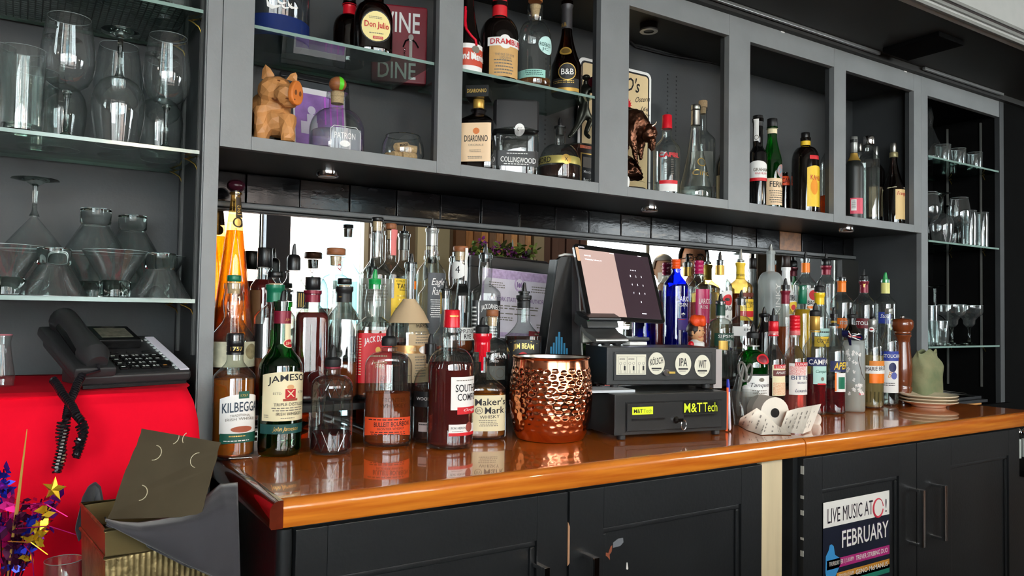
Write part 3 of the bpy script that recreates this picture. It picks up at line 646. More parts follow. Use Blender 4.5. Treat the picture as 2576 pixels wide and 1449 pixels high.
b.lab(663, 761, 944, 1059, CREAM, arch=9).txt('JAMESON', 676, 764, 950, 972, INK, arc=9, bold=.025).txt('ESTD', 688, 707, 987, 993, MT['grey_ink']).txt('1780', 745, 757, 985, 991, MT['grey_ink']).txt('TRIPLE DISTILLED', 690, 756, 1014, 1022, INK, arc=1).fine(684, 757, 1024, 1036, 2, MT['grey_ink']).txt('IRISH WHISKEY', 696, 752, 1037, 1045, INK).fine(668, 680, 1042, 1052, 2, MT['grey_ink']).fine(706, 742, 1050, 1054, 1, MT['grey_ink'])
b.lab(716, 740, 979, 1002, REDI, name='crest', off=.0013, dip=3).txt('X', 719, 737, 982, 999, CREAM, off=.002); b.disc(728, 974, 8, 6, M('crest_tan', (214, 160, 110), .6), 'crest', off=.0014); b.lab(711, 744, 1003, 1009, M('crest_scroll', (160, 70, 50), .6), name='scroll', off=.0014)
b.lab(660, 757, 1067, 1091, TEAL, name='signature_band', off=.0012).txt('John Jameson', 688, 746, 1073, 1087, GOLD, shear=.35, off=.002)
b.txt('1780', 696, 742, 1105, 1124, G_GREEN, off=.0012, name='embossing')
b = B('liqueur_decanter', 'cut glass decanter bottle half filled with dark liqueur under a black rubber pourer', 835, 924, 103, 1148, (978, 944, 40), CL2, 'r', fill=1093, liq=liquid('decanter_red', (84, 16, 10), body=.5, thru=.1), lipw=1.05)
b.pour(868, 898, 922, 41, RUB); b.cyl(921, 928, 40, MAROON, 'neck_band')
for i in range(5):
    x0 = 792+i*20; b.line([(x0, 955), (x0+10, 975), (x0+20, 1000)], .0011, EMB); b.line([(x0+20, 955), (x0+10, 975), (x0, 1000)], .0011, EMB); b.line([(x0, 1085), (x0+20, 1135)], .0011, EMB); b.line([(x0+20, 1085), (x0, 1135)], .0011, EMB); b.line([(x0+6, 1010), (x0+6, 1078)], .0012, EMB)
b = B('bourbon_bottle', 'oval bourbon bottle with a bright orange label and black rubber pourer', 976, 873, 118, 1130, (925, 884, 38), CL2, 'r', q=.72, fill=992, liq=L_WH)
b.pour(818, 845, 870, 38, RUB)
b.lab(921, 1031, 1052, 1100, ORL, dip=-5).txt('BULLEIT BOURBON', 944, 1026, 1064, 1076, INK, bold=.02, slope=-3).txt('FRONTIER WHISKEY', 952, 1016, 1078, 1084, INK, slope=-2).fine(930, 1026, 1055, 1061, 1, INK).fine(934, 1026, 1087, 1097, 2, INK)
b.txt('BULLEIT', 956, 1030, 946, 962, EMB, off=.001, name='embossing'); b.last = b.root; b.txt('BOURBON', 956, 1030, 970, 988, EMB, off=.001, name='embossing'); b.last = b.root; b.txt('FRONTIER', 962, 1018, 1002, 1013, EMB, off=.001, name='embossing'); b.last = b.root; b.txt('WHISKEY', 956, 1020, 1017, 1027, EMB, off=.001, name='embossing')
b = B('bourbon_bottle', 'dark round bourbon bottle half hidden behind the red capped liqueur bottle', 1081, 893, 84, (.95, -.042), (985, 925, 30), CL2, 'r', fill=975, liq=L_DK)
b.pour(838, 865, 892, 30, BLK, thin=True, collar=RUB).lab(1042, 1100, 985, 1024, BLKL).txt('WOODFORD', 1050, 1110, 999, 1007, W); b.lab(1055, 1080, 1062, 1085, M('dusty_label', (190, 172, 168), .6), name='small_label').fine(1057, 1078, 1064, 1072, 1, INK)
b = B('liqueur_bottle', 'large deep red liqueur bottle with a bright red cap and white label', 1133, 823, 116, 1134, (932, 876, 42), CL2, 'r', fill=916, liq=L_SOCO, bulge=.1, lipw=1.02)
b.cyl(779, 824, 40, REDF, 'screw_cap', w2=42).fine(1128, 1150, 792, 800, 1, GOLD)
for i in range(15): x = 1081+i*7.4; b.line([(1133+(x-1133)*.5, 884), (1133+(x-1133)*.86, 900), (x, 928)], .0009, EMB)
b.lab(1134, 1193, 948, 1031, W).txt('SOUTHERN', 1145, 1204, 967, 986, INK, bold=.02).txt('COMFORT', 1150, 1202, 990, 1008, INK, bold=.02).fine(1146, 1190, 955, 960, 1, MT['grey_ink'])
b.lab(1150, 1196, 1024, 1042, REDL, name='ribbon', off=.0014).txt('Original', 1165, 1196, 1028, 1037, W, shear=.3, off=.002)
b.lab(1130, 1190, 1067, 1096, W, name='lower_label').txt('M.W. HERON', 1136, 1170, 1073, 1079, INK).fine(1138, 1168, 1083, 1086, 1, MT['grey_ink']); b.disc(1178, 1075, 7, 13, M('portrait_oval', (140, 60, 50), .5), 'portrait', off=.0013).lab(1130, 1190, 1088, 1096, REDL, name='red_band', off=.0012)
b = B('whisky_bottle', 'square whisky bottle with red wax dripping down the neck and a cream label', 1211, 838, 122, 1111, (985, 935, 38), CL2, 's', n=3.4, q=.8, rot=.12, fill=992, liq=L_AMB)
b.pour(797, 817, 838, 36, RUB)
b.foil(838, 886, WAX, 'wax_seal', off=.0018)
for x, y, r in ((1196, 912, .0035), (1204, 897, .0045), (1212, 935, .0032), (1220, 893, .0045), (1228, 900, .004)):
    b.line([(x, 868), (x, (868+y)/2), (x, y)], r, WAX, 'wax_drip')
b.lab(1166, 1270, 995, 1085, CREAM).txt("Maker's", 1196, 1268, 1003, 1021, INK, bold=.015, slope=-2).txt('Mark', 1220, 1266, 1025, 1042, INK, bold=.015, slope=-2).txt('WHISKY', 1208, 1256, 1046, 1054, INK, slope=-2).fine(1205, 1254, 1056, 1074, 4, MT['grey_ink']).ring(1206, 1033, 9, 9, 1.2, INK).txt('SIV', 1200, 1212, 1029, 1037, INK)
b.txt('SIV', 1210, 1245, 950, 975, EMB, off=.001, name='embossing')

# ---- left, lower step
b = B('whiskey_bottle', 'clear whiskey bottle with a green topped cork, behind the leftmost bottle', 584, 712, 108, S1, (860, 795, 42), CL2, 's', fill=932, liq=L_WH, bulge=.18)
b.cork(692, 708, 34, GRNF).lab(533, 640, 860, 924, M('buffalo_label', (214, 208, 178), .6, var=.15, vs=60), label='label with a pale buffalo drawing').disc(625, 885, 11, 20, M('buffalo_print', (150, 136, 100), .7, var=.3, vs=90), 'buffalo_print'); b.txt('BUFFALO', 560, 618, 925, 938, EMB, off=.0012, name='embossing')
b = B('whiskey_bottle', 'square clear whiskey bottle with a green neck foil and black topped cork', 688, 714, 100, S1, (800, 765, 38), CL2, 'a', n=5, rot=.1, fill=878, liq=L_WH)
b.cork(683, 698, 38, MT['blk']).foil(716, 760, GRNF).lab(640, 662, 815, 900, BLKL, name='dark_side_label')
b = B('bourbon_bottle', 'square dark red bourbon bottle with a burgundy neck foil and black cap', 783, 730, 82, S1, (800, 768, 37), CL2, 'a', n=6, rot=.05, fill=786, liq=L_SOCO)
b.cyl(697, 729, 38, BLK, 'stopper').foil(730, 760, MAROON).line([(781, 815), (781, 960)], .0012, EMB)
b = B('whiskey_bottle', 'square clear whiskey bottle with a black neck foil, nearly empty', 863, 718, 78, S1, (805, 768, 36), CL2, 'a', n=6, rot=-.15, fill=914, liq=L_WH)
b.cork(700, 715, 36, MT['blk']).foil(721, 760, BLKL).fine(848, 858, 744, 750, 1, GOLD)
b = B('whiskey_bottle', 'square whiskey bottle with a red label and green plastic pourer', 939, 715, 90, S1, (823, 797, 42), CL2, 'a', n=6, rot=.12, fill=832, liq=L_WH, bulge=.16)
b.pour(676, 702, 705, 32, PGREEN, thin=True, w0=15)
b.lab(903, 984, 838, 963, REDL).txt('JACK DANIELS', 917, 984, 852, 872, W, arc=8, bold=.01).txt('Tennessee', 937, 972, 907, 914, CREAM, shear=.25).txt('FIRE', 945, 965, 916, 926, CREAM).fine(930, 978, 892, 900, 1, CREAM).fine(905, 911, 850, 945, 14, CREAM); b.disc(950, 880, 6, 8, GOLDF, 'flame_emblem')
b = B('bourbon_bottle', 'bourbon bottle wearing a kraft paper bib and a copper belt', 1027, 784, 106, S1, (845, 800, 34), CL2, 'r', fill=865, liq=L_DK)
zt = b.zpx(752, 0); zb = b.zpx(812, 0)
obj('paper_hood', lathe(b.P[0], b.P[1], [(.015, zt), (.017, zt-.004), (b.R*.72, (zt+zb)/2-.002), (b.R*.99, zb)], 20, cap=False), KRAFT, b.root, 30)
b.lab(1027, 1082, 768, 962, KRAFT, name='paper_bib', off=.0018).txt('BASIL', 1052, 1069, 806, 814, INK, off=.0026).txt('HAYDENS', 1045, 1074, 815, 824, INK, off=.0026).disc(1058, 793, 6, 7, M('emblem_brown', (90, 66, 50), .6), 'emblem', off=.0026); b.last = b.root; b.fine(1042, 1074, 832, 866, 5, MT['grey_ink'], off=.0026).fine(1042, 1070, 895, 950, 8, MT['grey_ink'], off=.0026)
b.lab(974, 1080, 869, 889, M('copper_belt', (204, 150, 96), .3, .7), name='belt', off=.0028).txt('BASIL', 1030, 1045, 874, 883, CREAM, off=.004); b.disc(1062, 880, 11, 10, MT['steel'], 'belt_buckle', off=.0042)
b = B('bourbon_bottle', 'round bourbon bottle with a small wood topped cork and white printed lettering', 1237, 798, 97, S1, (905, 850, 32), CL2, 'r', fill=975, liq=L_DK)
b.cork(779, 796, 31, MT['wood']); b.txt('RESERVE', 1226, 1273, 893, 901, W, off=.001); b.last = b.root; b.txt('OAKED', 1231, 1254, 905, 911, W, off=.001); b.last = b.root; b.txt('SELECT', 1230, 1248, 882, 886, W, off=.001)
b.lab(1225, 1270, 920, 955, TRL, name='lower_label').ring(1257, 938, 11, 13, 2, MT['grey_ink'])
b = B('bourbon_bottle', 'bourbon bottle with a black label lettered in gold, right beside the copper mug', 1316, 742, 93, S1, (846, 806, 32), CL2, 'c', fill=848, liq=L_DK, n=3)
b.pour(709, 733, 738, 30, BLK, thin=True).foil(743, 775, BLKL)
for i in range(7): x = 1303+i*4.4; b.line([(x, 778), (x, 812)], .0012, EMB)
b.lab(1280, 1356, 856, 940, BLKL, arch=2).txt('JIM BEAM', 1292, 1342, 866, 884, GOLD, arc=3, bold=.03); b.disc(1316, 896, 12, 11, REDI, 'seal').line([(1285, 862), (1296, 858), (1336, 858), (1350, 864)], .0008, GOLD, 'gold_border')
b = B('liquor_bottle', 'clear slim bottle with an orange price sticker and black spout, behind the paper bib bottle', 1031, 662, 60, (1.132, .165), (790, 752, 28), CL2, 's')
b.pour(636, 660, 663, 31, BLK, thin=True).lab(1040, 1049, 706, 727, ORF, name='price_sticker')
b = B('liquor_bottle', 'slim clear bottle with a gold stripe and black spout, behind the red capped bottle', 1118, 730, 60, S1, (850, 815, 26), CL2, 's')
b.pour(704, 726, 730, 27, BLK, thin=True).lab(1106, 1110, 735, 790, GOLD, name='gold_stripe')

# ---- left, upper step
b = B('tequila_bottle', 'very tall tapering amber tequila bottle with a dark ball stopper', 585, 482, 100, S2, (840, 500, 24), G_AMB, 'l', fill=575, liq=liquid('amber_gold', (240, 188, 70), body=.08), lipw=1.25)
zt = b.zpx(466, 0); obj('ball_stopper', ball((b.P[0], b.P[1], zt), 23/b.ppm, (1, 1, .72)), CAPO, b.root)
b.cyl(479, 487, 26, MT['chrome'], 'neck_ring'); b.lab(586, 600, 490, 542, M('neck_label_brown', (60, 46, 30), .5), name='neck_label', off=.001).txt('1942', 589, 597, 510, 535, GOLD, rot90=True, off=.002); b.disc(591, 555, 11, 14, M('seal_dark', (48, 38, 26), .5), 'seal', off=.0016).disc(591, 555, 7, 10, GOLD, 'seal', off=.0022)
b.line([(590, 570), (575, 640), (566, 740)], .0016, G_AMB); b.line([(592, 570), (606, 640), (618, 740)], .0016, G_AMB)
b = B('whiskey_bottle', 'whiskey bottle of dark red spirit with a plain black cap, near the tall amber bottle', 663, 674, 68, (1.132, .228), (725, 690, 34), CL2, 's', fill=702, liq=L_SOCO)
b.cyl(623, 672, 37, BLK, 'screw_cap').lab(628, 655, 730, 850, M('brown_label', (120, 82, 50), .6), name='label')
b = B('bourbon_bottle', 'clear bottle with a black collared pourer and a gold lined black label', 736, 682, 76, S2, (735, 695, 34), CL2, 's')
b.pour(611, 640, 680, 34, BLK, w0=13).lab(745, 775, 733, 776, BLKL, arch=0)
for k in range(4): b.txt('I', 749+k*5, 750.5+k*5, 737, 772, GOLD)
b = B('whiskey_bottle', 'empty clear round shouldered bottle with a flat wood stopper on a glass collar', 842, 645, 84, S2, (740, 690, 36), CL2, 'r', lipw=1.4)
b.cork(624, 641, 48, MT['wood']).txt('Q', 846, 855, 662, 680, REDI, off=.0012)
b = B('whiskey_bottle', 'tall clear long necked bottle with a black stopper and grey film label', 945, 558, 74, (1.132, .19), (692, 645, 30), CL2, 's')
b.cork(546, 556, 29, MT['blk']).lab(907, 983, 700, 810, TRL, name='film_label').fine(912, 975, 712, 760, 6, MT['grey_ink'])
b = B('bourbon_bottle', 'clear bourbon bottle with a yellow label and a pink strip over its wood cork', 979, 580, 84, (1.132, .243), (690, 655, 28), CL2, 's', fill=850, liq=L_WH)
b.cork(562, 576, 28, MT['wood']).lab(980, 991, 574, 640, M('pink_strip', (222, 120, 116), .6), name='tax_strip', off=.003)
b.lab(990, 1030, 700, 775, YELL, arch=0).txt('COLO', 994, 1014, 704, 709, INK).txt('TAYLOR', 996, 1036, 713, 725, INK, bold=.02).fine(1002, 1022, 727, 731, 1, INK).fine(996, 1022, 740, 768, 3, GOLD); b.lab(972, 994, 750, 812, YELL, name='lower_label')
b = B('bourbon_bottle', 'tall clear bourbon bottle with a silver neck foil and a charcoal script label', 1083, 573, 74, S2, (690, 645, 28), CL2, 's')
b.pour(546, 568, 573, 24, BLK, thin=True, w0=8).foil(574, 617, GREYF, off=.0012)
b.lab(1075, 1118, 686, 870, M('charcoal_label', (70, 72, 76), .5)).txt('Eagle', 1084, 1114, 700, 722, W, shear=.3).txt('Rare', 1086, 1110, 722, 742, W, shear=.3).fine(1082, 1108, 752, 800, 9, W)
b = B('rye_bottle', 'embossed clear rye bottle with wood topped cork and a white diamond neck tag', 1156, 634, 70, S2, (745, 712, 36), CL2, 's', fill=858, liq=L_WH, bulge=.12)
b.cork(619, 633, 37, MT['wood']).lab(1134, 1166, 666, 692, W, name='neck_tag', off=.002, dip=9, arch=9).txt('4', 1145, 1155, 668, 686, INK, off=.003); b.lab(1166, 1172, 622, 705, W, name='tax_strip', off=.002); b.txt('Templeton', 1135, 1170, 760, 775, EMB, off=.0012, name='embossing', shear=.2); b.lab(1160, 1196, 824, 856, W, name='lower_label').txt('TEMPLETON', 1150, 1189, 828, 838, INK).txt('RYE', 1168, 1184, 841, 852, INK, bold=.02)
b = B('whiskey_bottle', 'square clear whiskey bottle with a black and white label, in front of the framed certificate', 1219, 640, 78, S2, (738, 714, 30), CL2, 'a', n=6, rot=.15, bulge=.2)
b.pour(612, 636, 641, 28, BLK, thin=True, w0=12)
b.lab(1206, 1257, 756, 868, BLKL).txt("JACK DANIELS", 1211, 1255, 769, 786, W, arc=5, bold=.02).ring(1240, 797, 11, 11, 2.4, W).txt('OLD', 1236, 1246, 792, 800, W).fine(1212, 1252, 812, 850, 5, W); b.lab(1187, 1203, 756, 868, BLKL, name='side_label').fine(1188, 1201, 770, 860, 9, W)

# ---- right, upper step
b = B('gin_bottle', 'cobalt blue gin bottle with an orange cap, right of the tablet', 1699, 676, 62, S2R, (720, 685, 23), G_BLUE, 's', fill=745, liq=liquid('blue_gin', (30, 40, 190), body=.1))
b.cyl(652, 676, 23, ORP, 'screw_cap', ridges=3); b.txt('LARIOS', 1702, 1730, 745, 758, W, bold=.01, off=.001); b.last = b.root; b.txt('GIN', 1706, 1727, 762, 771, W, off=.001); b.last = b.root; b.txt('*', 1713, 1722, 786, 798, W, bold=.05, off=.001); b.lab(1705, 1732, 800, 830, M('blue_red_label', (60, 40, 120), .5), name='small_label').fine(1706, 1724, 802, 806, 1, REDI)
b = B('gin_bottle', 'clear and pink gin bottle with a magenta cap', 1757, 690, 58, S2R, (728, 695, 24), CL2, 's', fill=760, liq=L_PNK)
b.cyl(655, 689, 24, MAG, 'screw_cap', ridges=3); b.lab(1750, 1783, 727, 812, MAG, arch=0).txt('LARIOS', 1758, 1783, 751, 764, W).txt('ROSE', 1762, 1779, 768, 776, W)
b = B('rum_bottle', 'pale gold rum bottle with a gold neck and round red bat seal', 1810, 655, 60, S2R, (718, 690, 22), CL2, 's', fill=735, liq=L_STRAW)
b.pour(631, 654, 656, 20, BLK, thin=True).foil(667, 691, GOLDF); b.lab(1815, 1842, 735, 815, W, arch=5).disc(1828, 754, 11, 14, REDL, 'seal').disc(1828, 753, 6, 4, BLKL, 'bat_print', off=.0016); b.txt('BACARDI', 1820, 1848, 770, 781, INK, bold=.02).txt('4', 1826, 1831, 792, 800, INK)
b = B('rum_bottle', 'dark amber rum bottle with a yellow neck label', 1862, 658, 62, S2R, (722, 698, 20), G_AMB, 's', fill=738, liq=L_RB)
b.pour(625, 652, 659, 19, GREYF).foil(661, 701, YELL).txt('MYERS', 1853, 1870, 688, 694, INK); b.lab(1862, 1894, 752, 806, YELL).txt("MYERS'S", 1868, 1894, 758, 766, INK, bold=.01).txt('RUM', 1873, 1890, 767, 774, INK); b.lab(1862, 1894, 782, 794, REDL, name='scroll', off=.0012, dip=3); b.lab(1862, 1894, 736, 746, M('label_brown', (110, 50, 34), .6), name='top_band')
b = B('vodka_bottle', 'tall frosted bottle lettered sideways down its shoulder', 1938, 630, 60, S2R, (712, 682, 20), FROST, 'r')
b.pour(613, 630, 634, 21, GREYF); b.txt('KINKY', 1950, 1960, 712, 790, W, rot90=True, off=.0012)
b = B('rum_bottle', 'white coconut rum bottle with a brown foil top and sunset picture', 1977, 672, 50, S2R, (765, 700, 20), M('white_bottle', (232, 230, 228), .3, coat=.3), 's'); b.cyl(644, 672, 20, M('brown_black_foil', (40, 26, 22), .4), 'foil_cap'); b.txt('MALIBU', 1962, 1999, 740, 754, INK, bold=.02, slope=3); b.lab(1985, 2004, 762, 790, YELL, name='sunset_print', arch=4).disc(1994, 773, 5, 7, REDL, 'sun_print')
b = B('rum_bottle', 'clear rum bottle with an orange neck foil and round bat seal', 2026, 650, 56, S2R, (718, 688, 20), CL2, 's'); b.pour(632, 649, 651, 20, BLK, thin=True).foil(661, 685, ORF); b.lab(2030, 2056, 728, 800, W, arch=4).disc(2043, 742, 9, 13, REDL, 'seal').txt('BACARDI', 2031, 2057, 756, 767, INK, bold=.02); b.lab(2030, 2056, 770, 776, ORF, name='orange_band', off=.0012)
b = B('vodka_bottle', 'clear vodka bottle with a maroon neck foil and black pourer, behind the yellow foil bottle', 2078, 668, 46, S2R, (715, 690, 22), CL2, 's'); b.pour(636, 650, 667, 23, BLK, w0=9).foil(668, 691, MAROON)
b = B('vodka_bottle', 'clear vodka bottle with orange neck foil and orange label', 2117, 700, 56, S1R, (762, 733, 20), CL2, 's'); b.pour(679, 697, 700, 21, BLK, thin=True, w0=5).foil(706, 734, ORF); b.lab(2104, 2132, 800, 826, ORF).txt('STOLI', 2113, 2132, 807, 816, W, bold=.03)
b = B('vodka_bottle', 'clear vodka bottle with maroon neck foil and maroon label', 2173, 704, 56, S1R, (768, 736, 20), CL2, 's'); b.pour(676, 692, 704, 20, RUB, w0=6).foil(707, 736, MAROON).txt('Y', 2169, 2178, 712, 722, GOLD, bold=.03); b.lab(2154, 2190, 801, 826, M('maroon_label', (110, 24, 34), .5)).txt('STOLI', 2154, 2182, 808, 818, W, bold=.03)
b = B('vodka_bottle', 'clear vodka bottle with pale yellow foil, a green pourer and blue label', 2227, 703, 54, S1R, (765, 738, 20), CL2, 's'); b.pour(684, 702, 704, 20, PGREEN, thin=True, w0=11).foil(711, 738, M('pale_yellow_foil', (226, 218, 130), .4)); b.lab(2212, 2240, 785, 814, BLUEL).txt('Stoli', 2216, 2236, 790, 800, W, shear=.3); b.lab(2238, 2254, 802, 830, M('pale_label', (214, 216, 170), .6), name='side_label')

# ---- right, middle (on the counter behind the front row)
MD = (.95, .0)
b = B('gin_bottle', 'round gin bottle with dark green foil and a dark green label, right of the figurine', 1812, 758, 64, S1R, (835, 800, 22), CL2, 'r'); b.pour(738, 757, 759, 24, BLK, thin=True).foil(764, 794, DGRN); b.lab(1798, 1846, 838, 870, DGRN).txt('SIPSMITH', 1807, 1848, 842, 850, W).txt('London', 1824, 1838, 853, 858, W, shear=.3); b.lab(1808, 1830, 857, 880, GOLDF, name='gold_plate').disc(1838, 866, 5, 10, MT['steel'], 'swan_print')
b = B('gin_bottle', 'clear gin bottle with a white band label, behind the tongs cup', 1864, 751, 60, S1R, (815, 795, 27), CL2, 'a', n=4); b.pour(729, 749, 752, 24, BLK, thin=True); b.lab(1843, 1893, 821, 845, W).txt('EMPRESS', 1871, 1900, 826, 832, INK)
b = B('liqueur_bottle', 'black liqueur bottle with a black pourer behind the green gin bottle', 1922, 797, 40, S1R, (840, 805, 20), G_BLK, 's'); b.pour(771, 788, 797, 27, BLK)
b = B('liqueur_bottle', 'orange brown liqueur bottle with maroon foil, in the second row', 1975, 727, 46, S1R, (800, 768, 20), CL2, 's', fill=822, liq=L_ORB); b.pour(699, 717, 728, 21, BLK, thin=True).foil(731, 764, MAROON)
b = B('liqueur_bottle', 'yellow liqueur bottle with a green foil top', 2018, 720, 46, S1R, (790, 762, 20), CL2, 's', fill=778, liq=L_YEL); b.cyl(718, 764, 22, GRNF, 'foil_cap')
b = B('liqueur_bottle', 'pale pink liqueur bottle with a yellow foil and black pourer', 2061, 736, 46, S1R, (800, 768, 22), CL2, 's', fill=860, liq=L_STRAW); b.pour(704, 718, 734, 25, RUB).foil(735, 766, YELF); b.lab(2050, 2084, 826, 846, PALEB).fine(2056, 2084, 832, 840, 1, INK); b.lab(2050, 2084, 847, 872, YELL, name='yellow_label').txt('COFFEE', 2056, 2082, 852, 862, INK)
b = B('liqueur_bottle', 'dark liqueur bottle with a black pourer behind the ribbon bow', 2142, 800, 44, (.95, .008), (840, 815, 20), G_DARK, 's'); b.pour(771, 790, 800, 22, RUB)

# ---- right, front row
b = B('gin_bottle', 'green gin bottle with a red wax seal and white label', 1893, 868, 78, (.95, -.125), (925, 880, 27), G_TANQ, 'r', fill=920, liq=liquid('green_gin', (26, 100, 40), body=.1)); b.pour(815, 834, 851, 30, RUB).foil(851, 872, GREYF); b.disc(1915, 903, 13, 13, REDL, 'wax_seal', off=.003).disc(1915, 903, 9, 9, MAROON, 'seal_centre', off=.004); b.lab(1880, 1932, 941, 1003, W).txt('Tanqueray', 1888, 1938, 963, 976, INK, shear=.25).fine(1892, 1928, 980, 992, 2, MT['grey_ink']); b.lab(1880, 1932, 941, 945, BLKL, name='black_line', off=.0012); b.disc(1914, 955, 6, 5, MT['grey_ink'], 'crest', off=.0014)
b = B('amaretto_bottle', 'amaretto bottle with a red neck foil and a flowered cream label', 1945, 838, 56, (.95, -.12), (910, 862, 22), CL2, 's', fill=955, liq=L_DK); b.pour(774, 793, 808, 24, BLK, thin=True, w0=9).foil(842, 846, REDF); b.cyl(808, 833, 25, REDF, 'red_foil').cyl(833, 844, 25, M('pink_foil', (214, 110, 110), .4), 'foil_band'); b.lab(1943, 1975, 918, 995, CREAM).txt('AMARETTO', 1952, 1978, 934, 941, W); b.lab(1947, 1976, 917, 927, REDL, name='red_band', off=.0013).txt('LUXARDO', 1951, 1978, 919, 926, W, off=.0022); b.lab(1945, 1976, 931, 946, M('brown_band', (104, 44, 40), .6), name='brown_band', off=.0012); b.lab(1945, 1973, 962, 993, M('flower_print', (222, 160, 120), .6, var=.3, vs=300, c2=(236, 214, 180)), name='flower_print', off=.0012)
b = B('bitter_bottle', 'pink tinted bitter bottle with a red screw cap and white flowered label', 1999, 842, 58, (.95, -.13), (905, 866, 22), CL2, 's', fill=985, liq=L_PNK); b.cyl(793, 832, 26, REDF, 'screw_cap', ridges=4).cyl(831, 843, 26, M('pink_foil', (214, 110, 110), .4), 'foil_band'); b.lab(1986, 2028, 914, 993, M('flower_label', (236, 232, 226), .6)).txt('BITTER', 1992, 2032, 945, 955, NAVYL).txt('BIANCO', 2006, 2026, 960, 965, NAVYL).txt('Luxardo', 2000, 2026, 978, 986, NAVYL, shear=.4); b.lab(2000, 2028, 911, 921, REDL, name='red_band', off=.0013).txt('LUXARDO', 2002, 2030, 913, 919, W, off=.0022); b.lab(1987, 2024, 921, 944, M('pink_flowers', (214, 110, 104), .6, var=.4, vs=420, c2=(240, 226, 220)), name='flower_print', off=.0011)
b = B('bitter_bottle', 'clear bitter bottle with gold foil, black pourer and a navy name label', 2050, 830, 56, (.95, -.14), (880, 842, 22), CL2, 's', fill=945, liq=L_RED); b.pour(761, 780, 795, 27, RUB).foil(832, 836, GOLDF); b.cyl(795, 830, 24, GOLDF, 'gold_foil'); b.lab(2032, 2076, 900, 921, NAVYL, arch=1).txt('CAMPARI', 2036, 2084, 904, 917, W, bold=.03); b.lab(2046, 2076, 921, 966, PALEB, name='lower_label').txt('Campari', 2052, 2076, 930, 940, GRNL, shear=.4).disc(2067, 953, 3.5, 5, MT['grey_ink'], 'stamp'); b.lab(2056, 2074, 964, 968, REDL, name='red_line', off=.0013)
b = B('aperitif_bottle', 'red aperitif bottle with a slanted navy label lettered in yellow', 2098, 815, 54, (.95, -.155), (890, 835, 20), CL2, 's', fill=980, liq=L_RED, n=2.4); b.pour(771, 790, 800, 20, BLK, thin=True).foil(802, 820, BLKL).txt('APEROL', 2090, 2104, 807, 812, YELL); b.lab(2090, 2126, 908, 935, NAVYL, arch=0, dip=0).txt('APEROL', 2098, 2136, 912, 930, YELL, bold=.04, shear=.2, slope=-3); b.lab(2100, 2124, 938, 985, W, name='lower_label').lab(2100, 2104, 938, 984, ORF, name='orange_edge', off=.0013); b.last = b.root; b.lab(2108, 2122, 948, 978, GRNF, name='green_print', off=.0013)
for zz in (995, 1003, 1011): b.line([(2074, zz), (2098, zz+2), (2122, zz)], .0012, EMB)
b = B('liqueur_bottle', 'frosted cherry blossom liqueur bottle wearing a union flag ribbon bow', 2148, 856, 52, (.95, -.15), (875, 862, 46), FROST, 'r', n=2.6, fill=965, liq=L_STRAW); BLS = M('blossom_white', (242, 238, 234), .5)
rn = random.Random(4)
fl_ = []
for i in range(34):
    x = 2126+rn.random()*42; y = 882+rn.random()*112
    if abs((x-2148)-(y-930)*.12) > 18: continue
    a0, a1, zt, zb = b.span(x-3.4, x+3.4, y-5, y+5); am, zm = (a0+a1)/2, (zt+zb)/2
    for k in range(5):
        t = k*1.257+rn.random(); fl_.append(([b.pt(am, zm, .0016)]+[b.pt(am+(a1-a0)*.55*math.cos(t+d)*q, zm+(zt-zb)*.55*math.sin(t+d)*q, .0018) for d, q in ((-.55, .7), (0, 1), (.55, .7))], [(0, 1, 2, 3)]))
obj('blossom_print', join(*fl_), BLS, b.root, 0)['kind'] = 'stuff'
b.line([(2160, 885), (2158, 905), (2166, 940), (2172, 955)], .0009, M('branch_print', (70, 50, 40), .6), 'branch_print'); b.lab(2160, 2171, 988, 993, M('pink_tab', (226, 110, 120), .6), name='pink_tab')
BOW = paint('ribbon_navy', (24, 28, 78)); c0 = at(2133, 846, D=b.D-.03)
def bowloop(sx, dz, tilt):
    def f(u, v):
        t = u*2*math.pi; x = sx*.022*(1-math.cos(t))/1.0; z = .014*math.sin(t)*(.25+.75*(1-math.cos(t))/2)+dz*(1-math.cos(t))/2
        return (c0[0]+x*.85, c0[1]+(v-.5)*.022-x*.35*sx, c0[2]+z)
    return sheet(f, 24, 3)
bo = obj('ribbon_bow', join(bowloop(-.9, .012, 0), bowloop(1, -.004, 0), ball(tuple(c0), .006), sheet(lambda u, v: (c0[0]-.002+.012*u*(1 if v > .5 else .2), c0[1]-.012+.014*v, c0[2]-.028*u), 4, 2)), BOW, b.root, 50)
obj('ribbon_stripes', join(*[tube([(c0[0]+s*.004, c0[1]-.013, c0[2]+dz), (c0[0]+s*.030, c0[1]-.022, c0[2]+dz+d2)], .0016, 5) for s, dz, d2 in ((-1, .003, .014), (-1, -.002, .004), (1, .002, .006), (1, -.003, -.009))]), W, bo); obj('ribbon_stripes', join(*[tube([(c0[0]+s*.004, c0[1]-.0135, c0[2]+dz), (c0[0]+s*.030, c0[1]-.0232, c0[2]+dz+d2)], .0013, 5) for s, dz, d2 in ((-1, .0005, .009), (1, -.0005, -.002))]+[ball((c0[0], c0[1]-.006, c0[2]), .0055)]), REDI, bo)
b = B('liqueur_bottle', 'clear liqueur bottle with a slanted white name band over orange', 2195, 806, 52, (.95, -.125), (880, 828, 20), CL2, 's', fill=895, liq=L_STRAW); b.pour(772, 796, 806, 15, BLK, w0=5).cyl(803, 826, 20, GREYF, 'silver_foil'); b.disc(2193, 829, 6, 6, W, 'neck_seal').disc(2193, 829, 3.5, 2, REDI, 'seal_mark', off=.002); b.lab(2188, 2222, 908, 964, ORF).lab(2188, 2222, 908, 930, M('dark_orange', (220, 130, 40), .5), name='label_top', off=.0011); b.lab(2180, 2222, 920, 940, W, name='name_band', off=.0018, dip=0).txt('MARIE BRIZARD', 2181, 2232, 924, 934, INK, slope=-5, off=.0028)
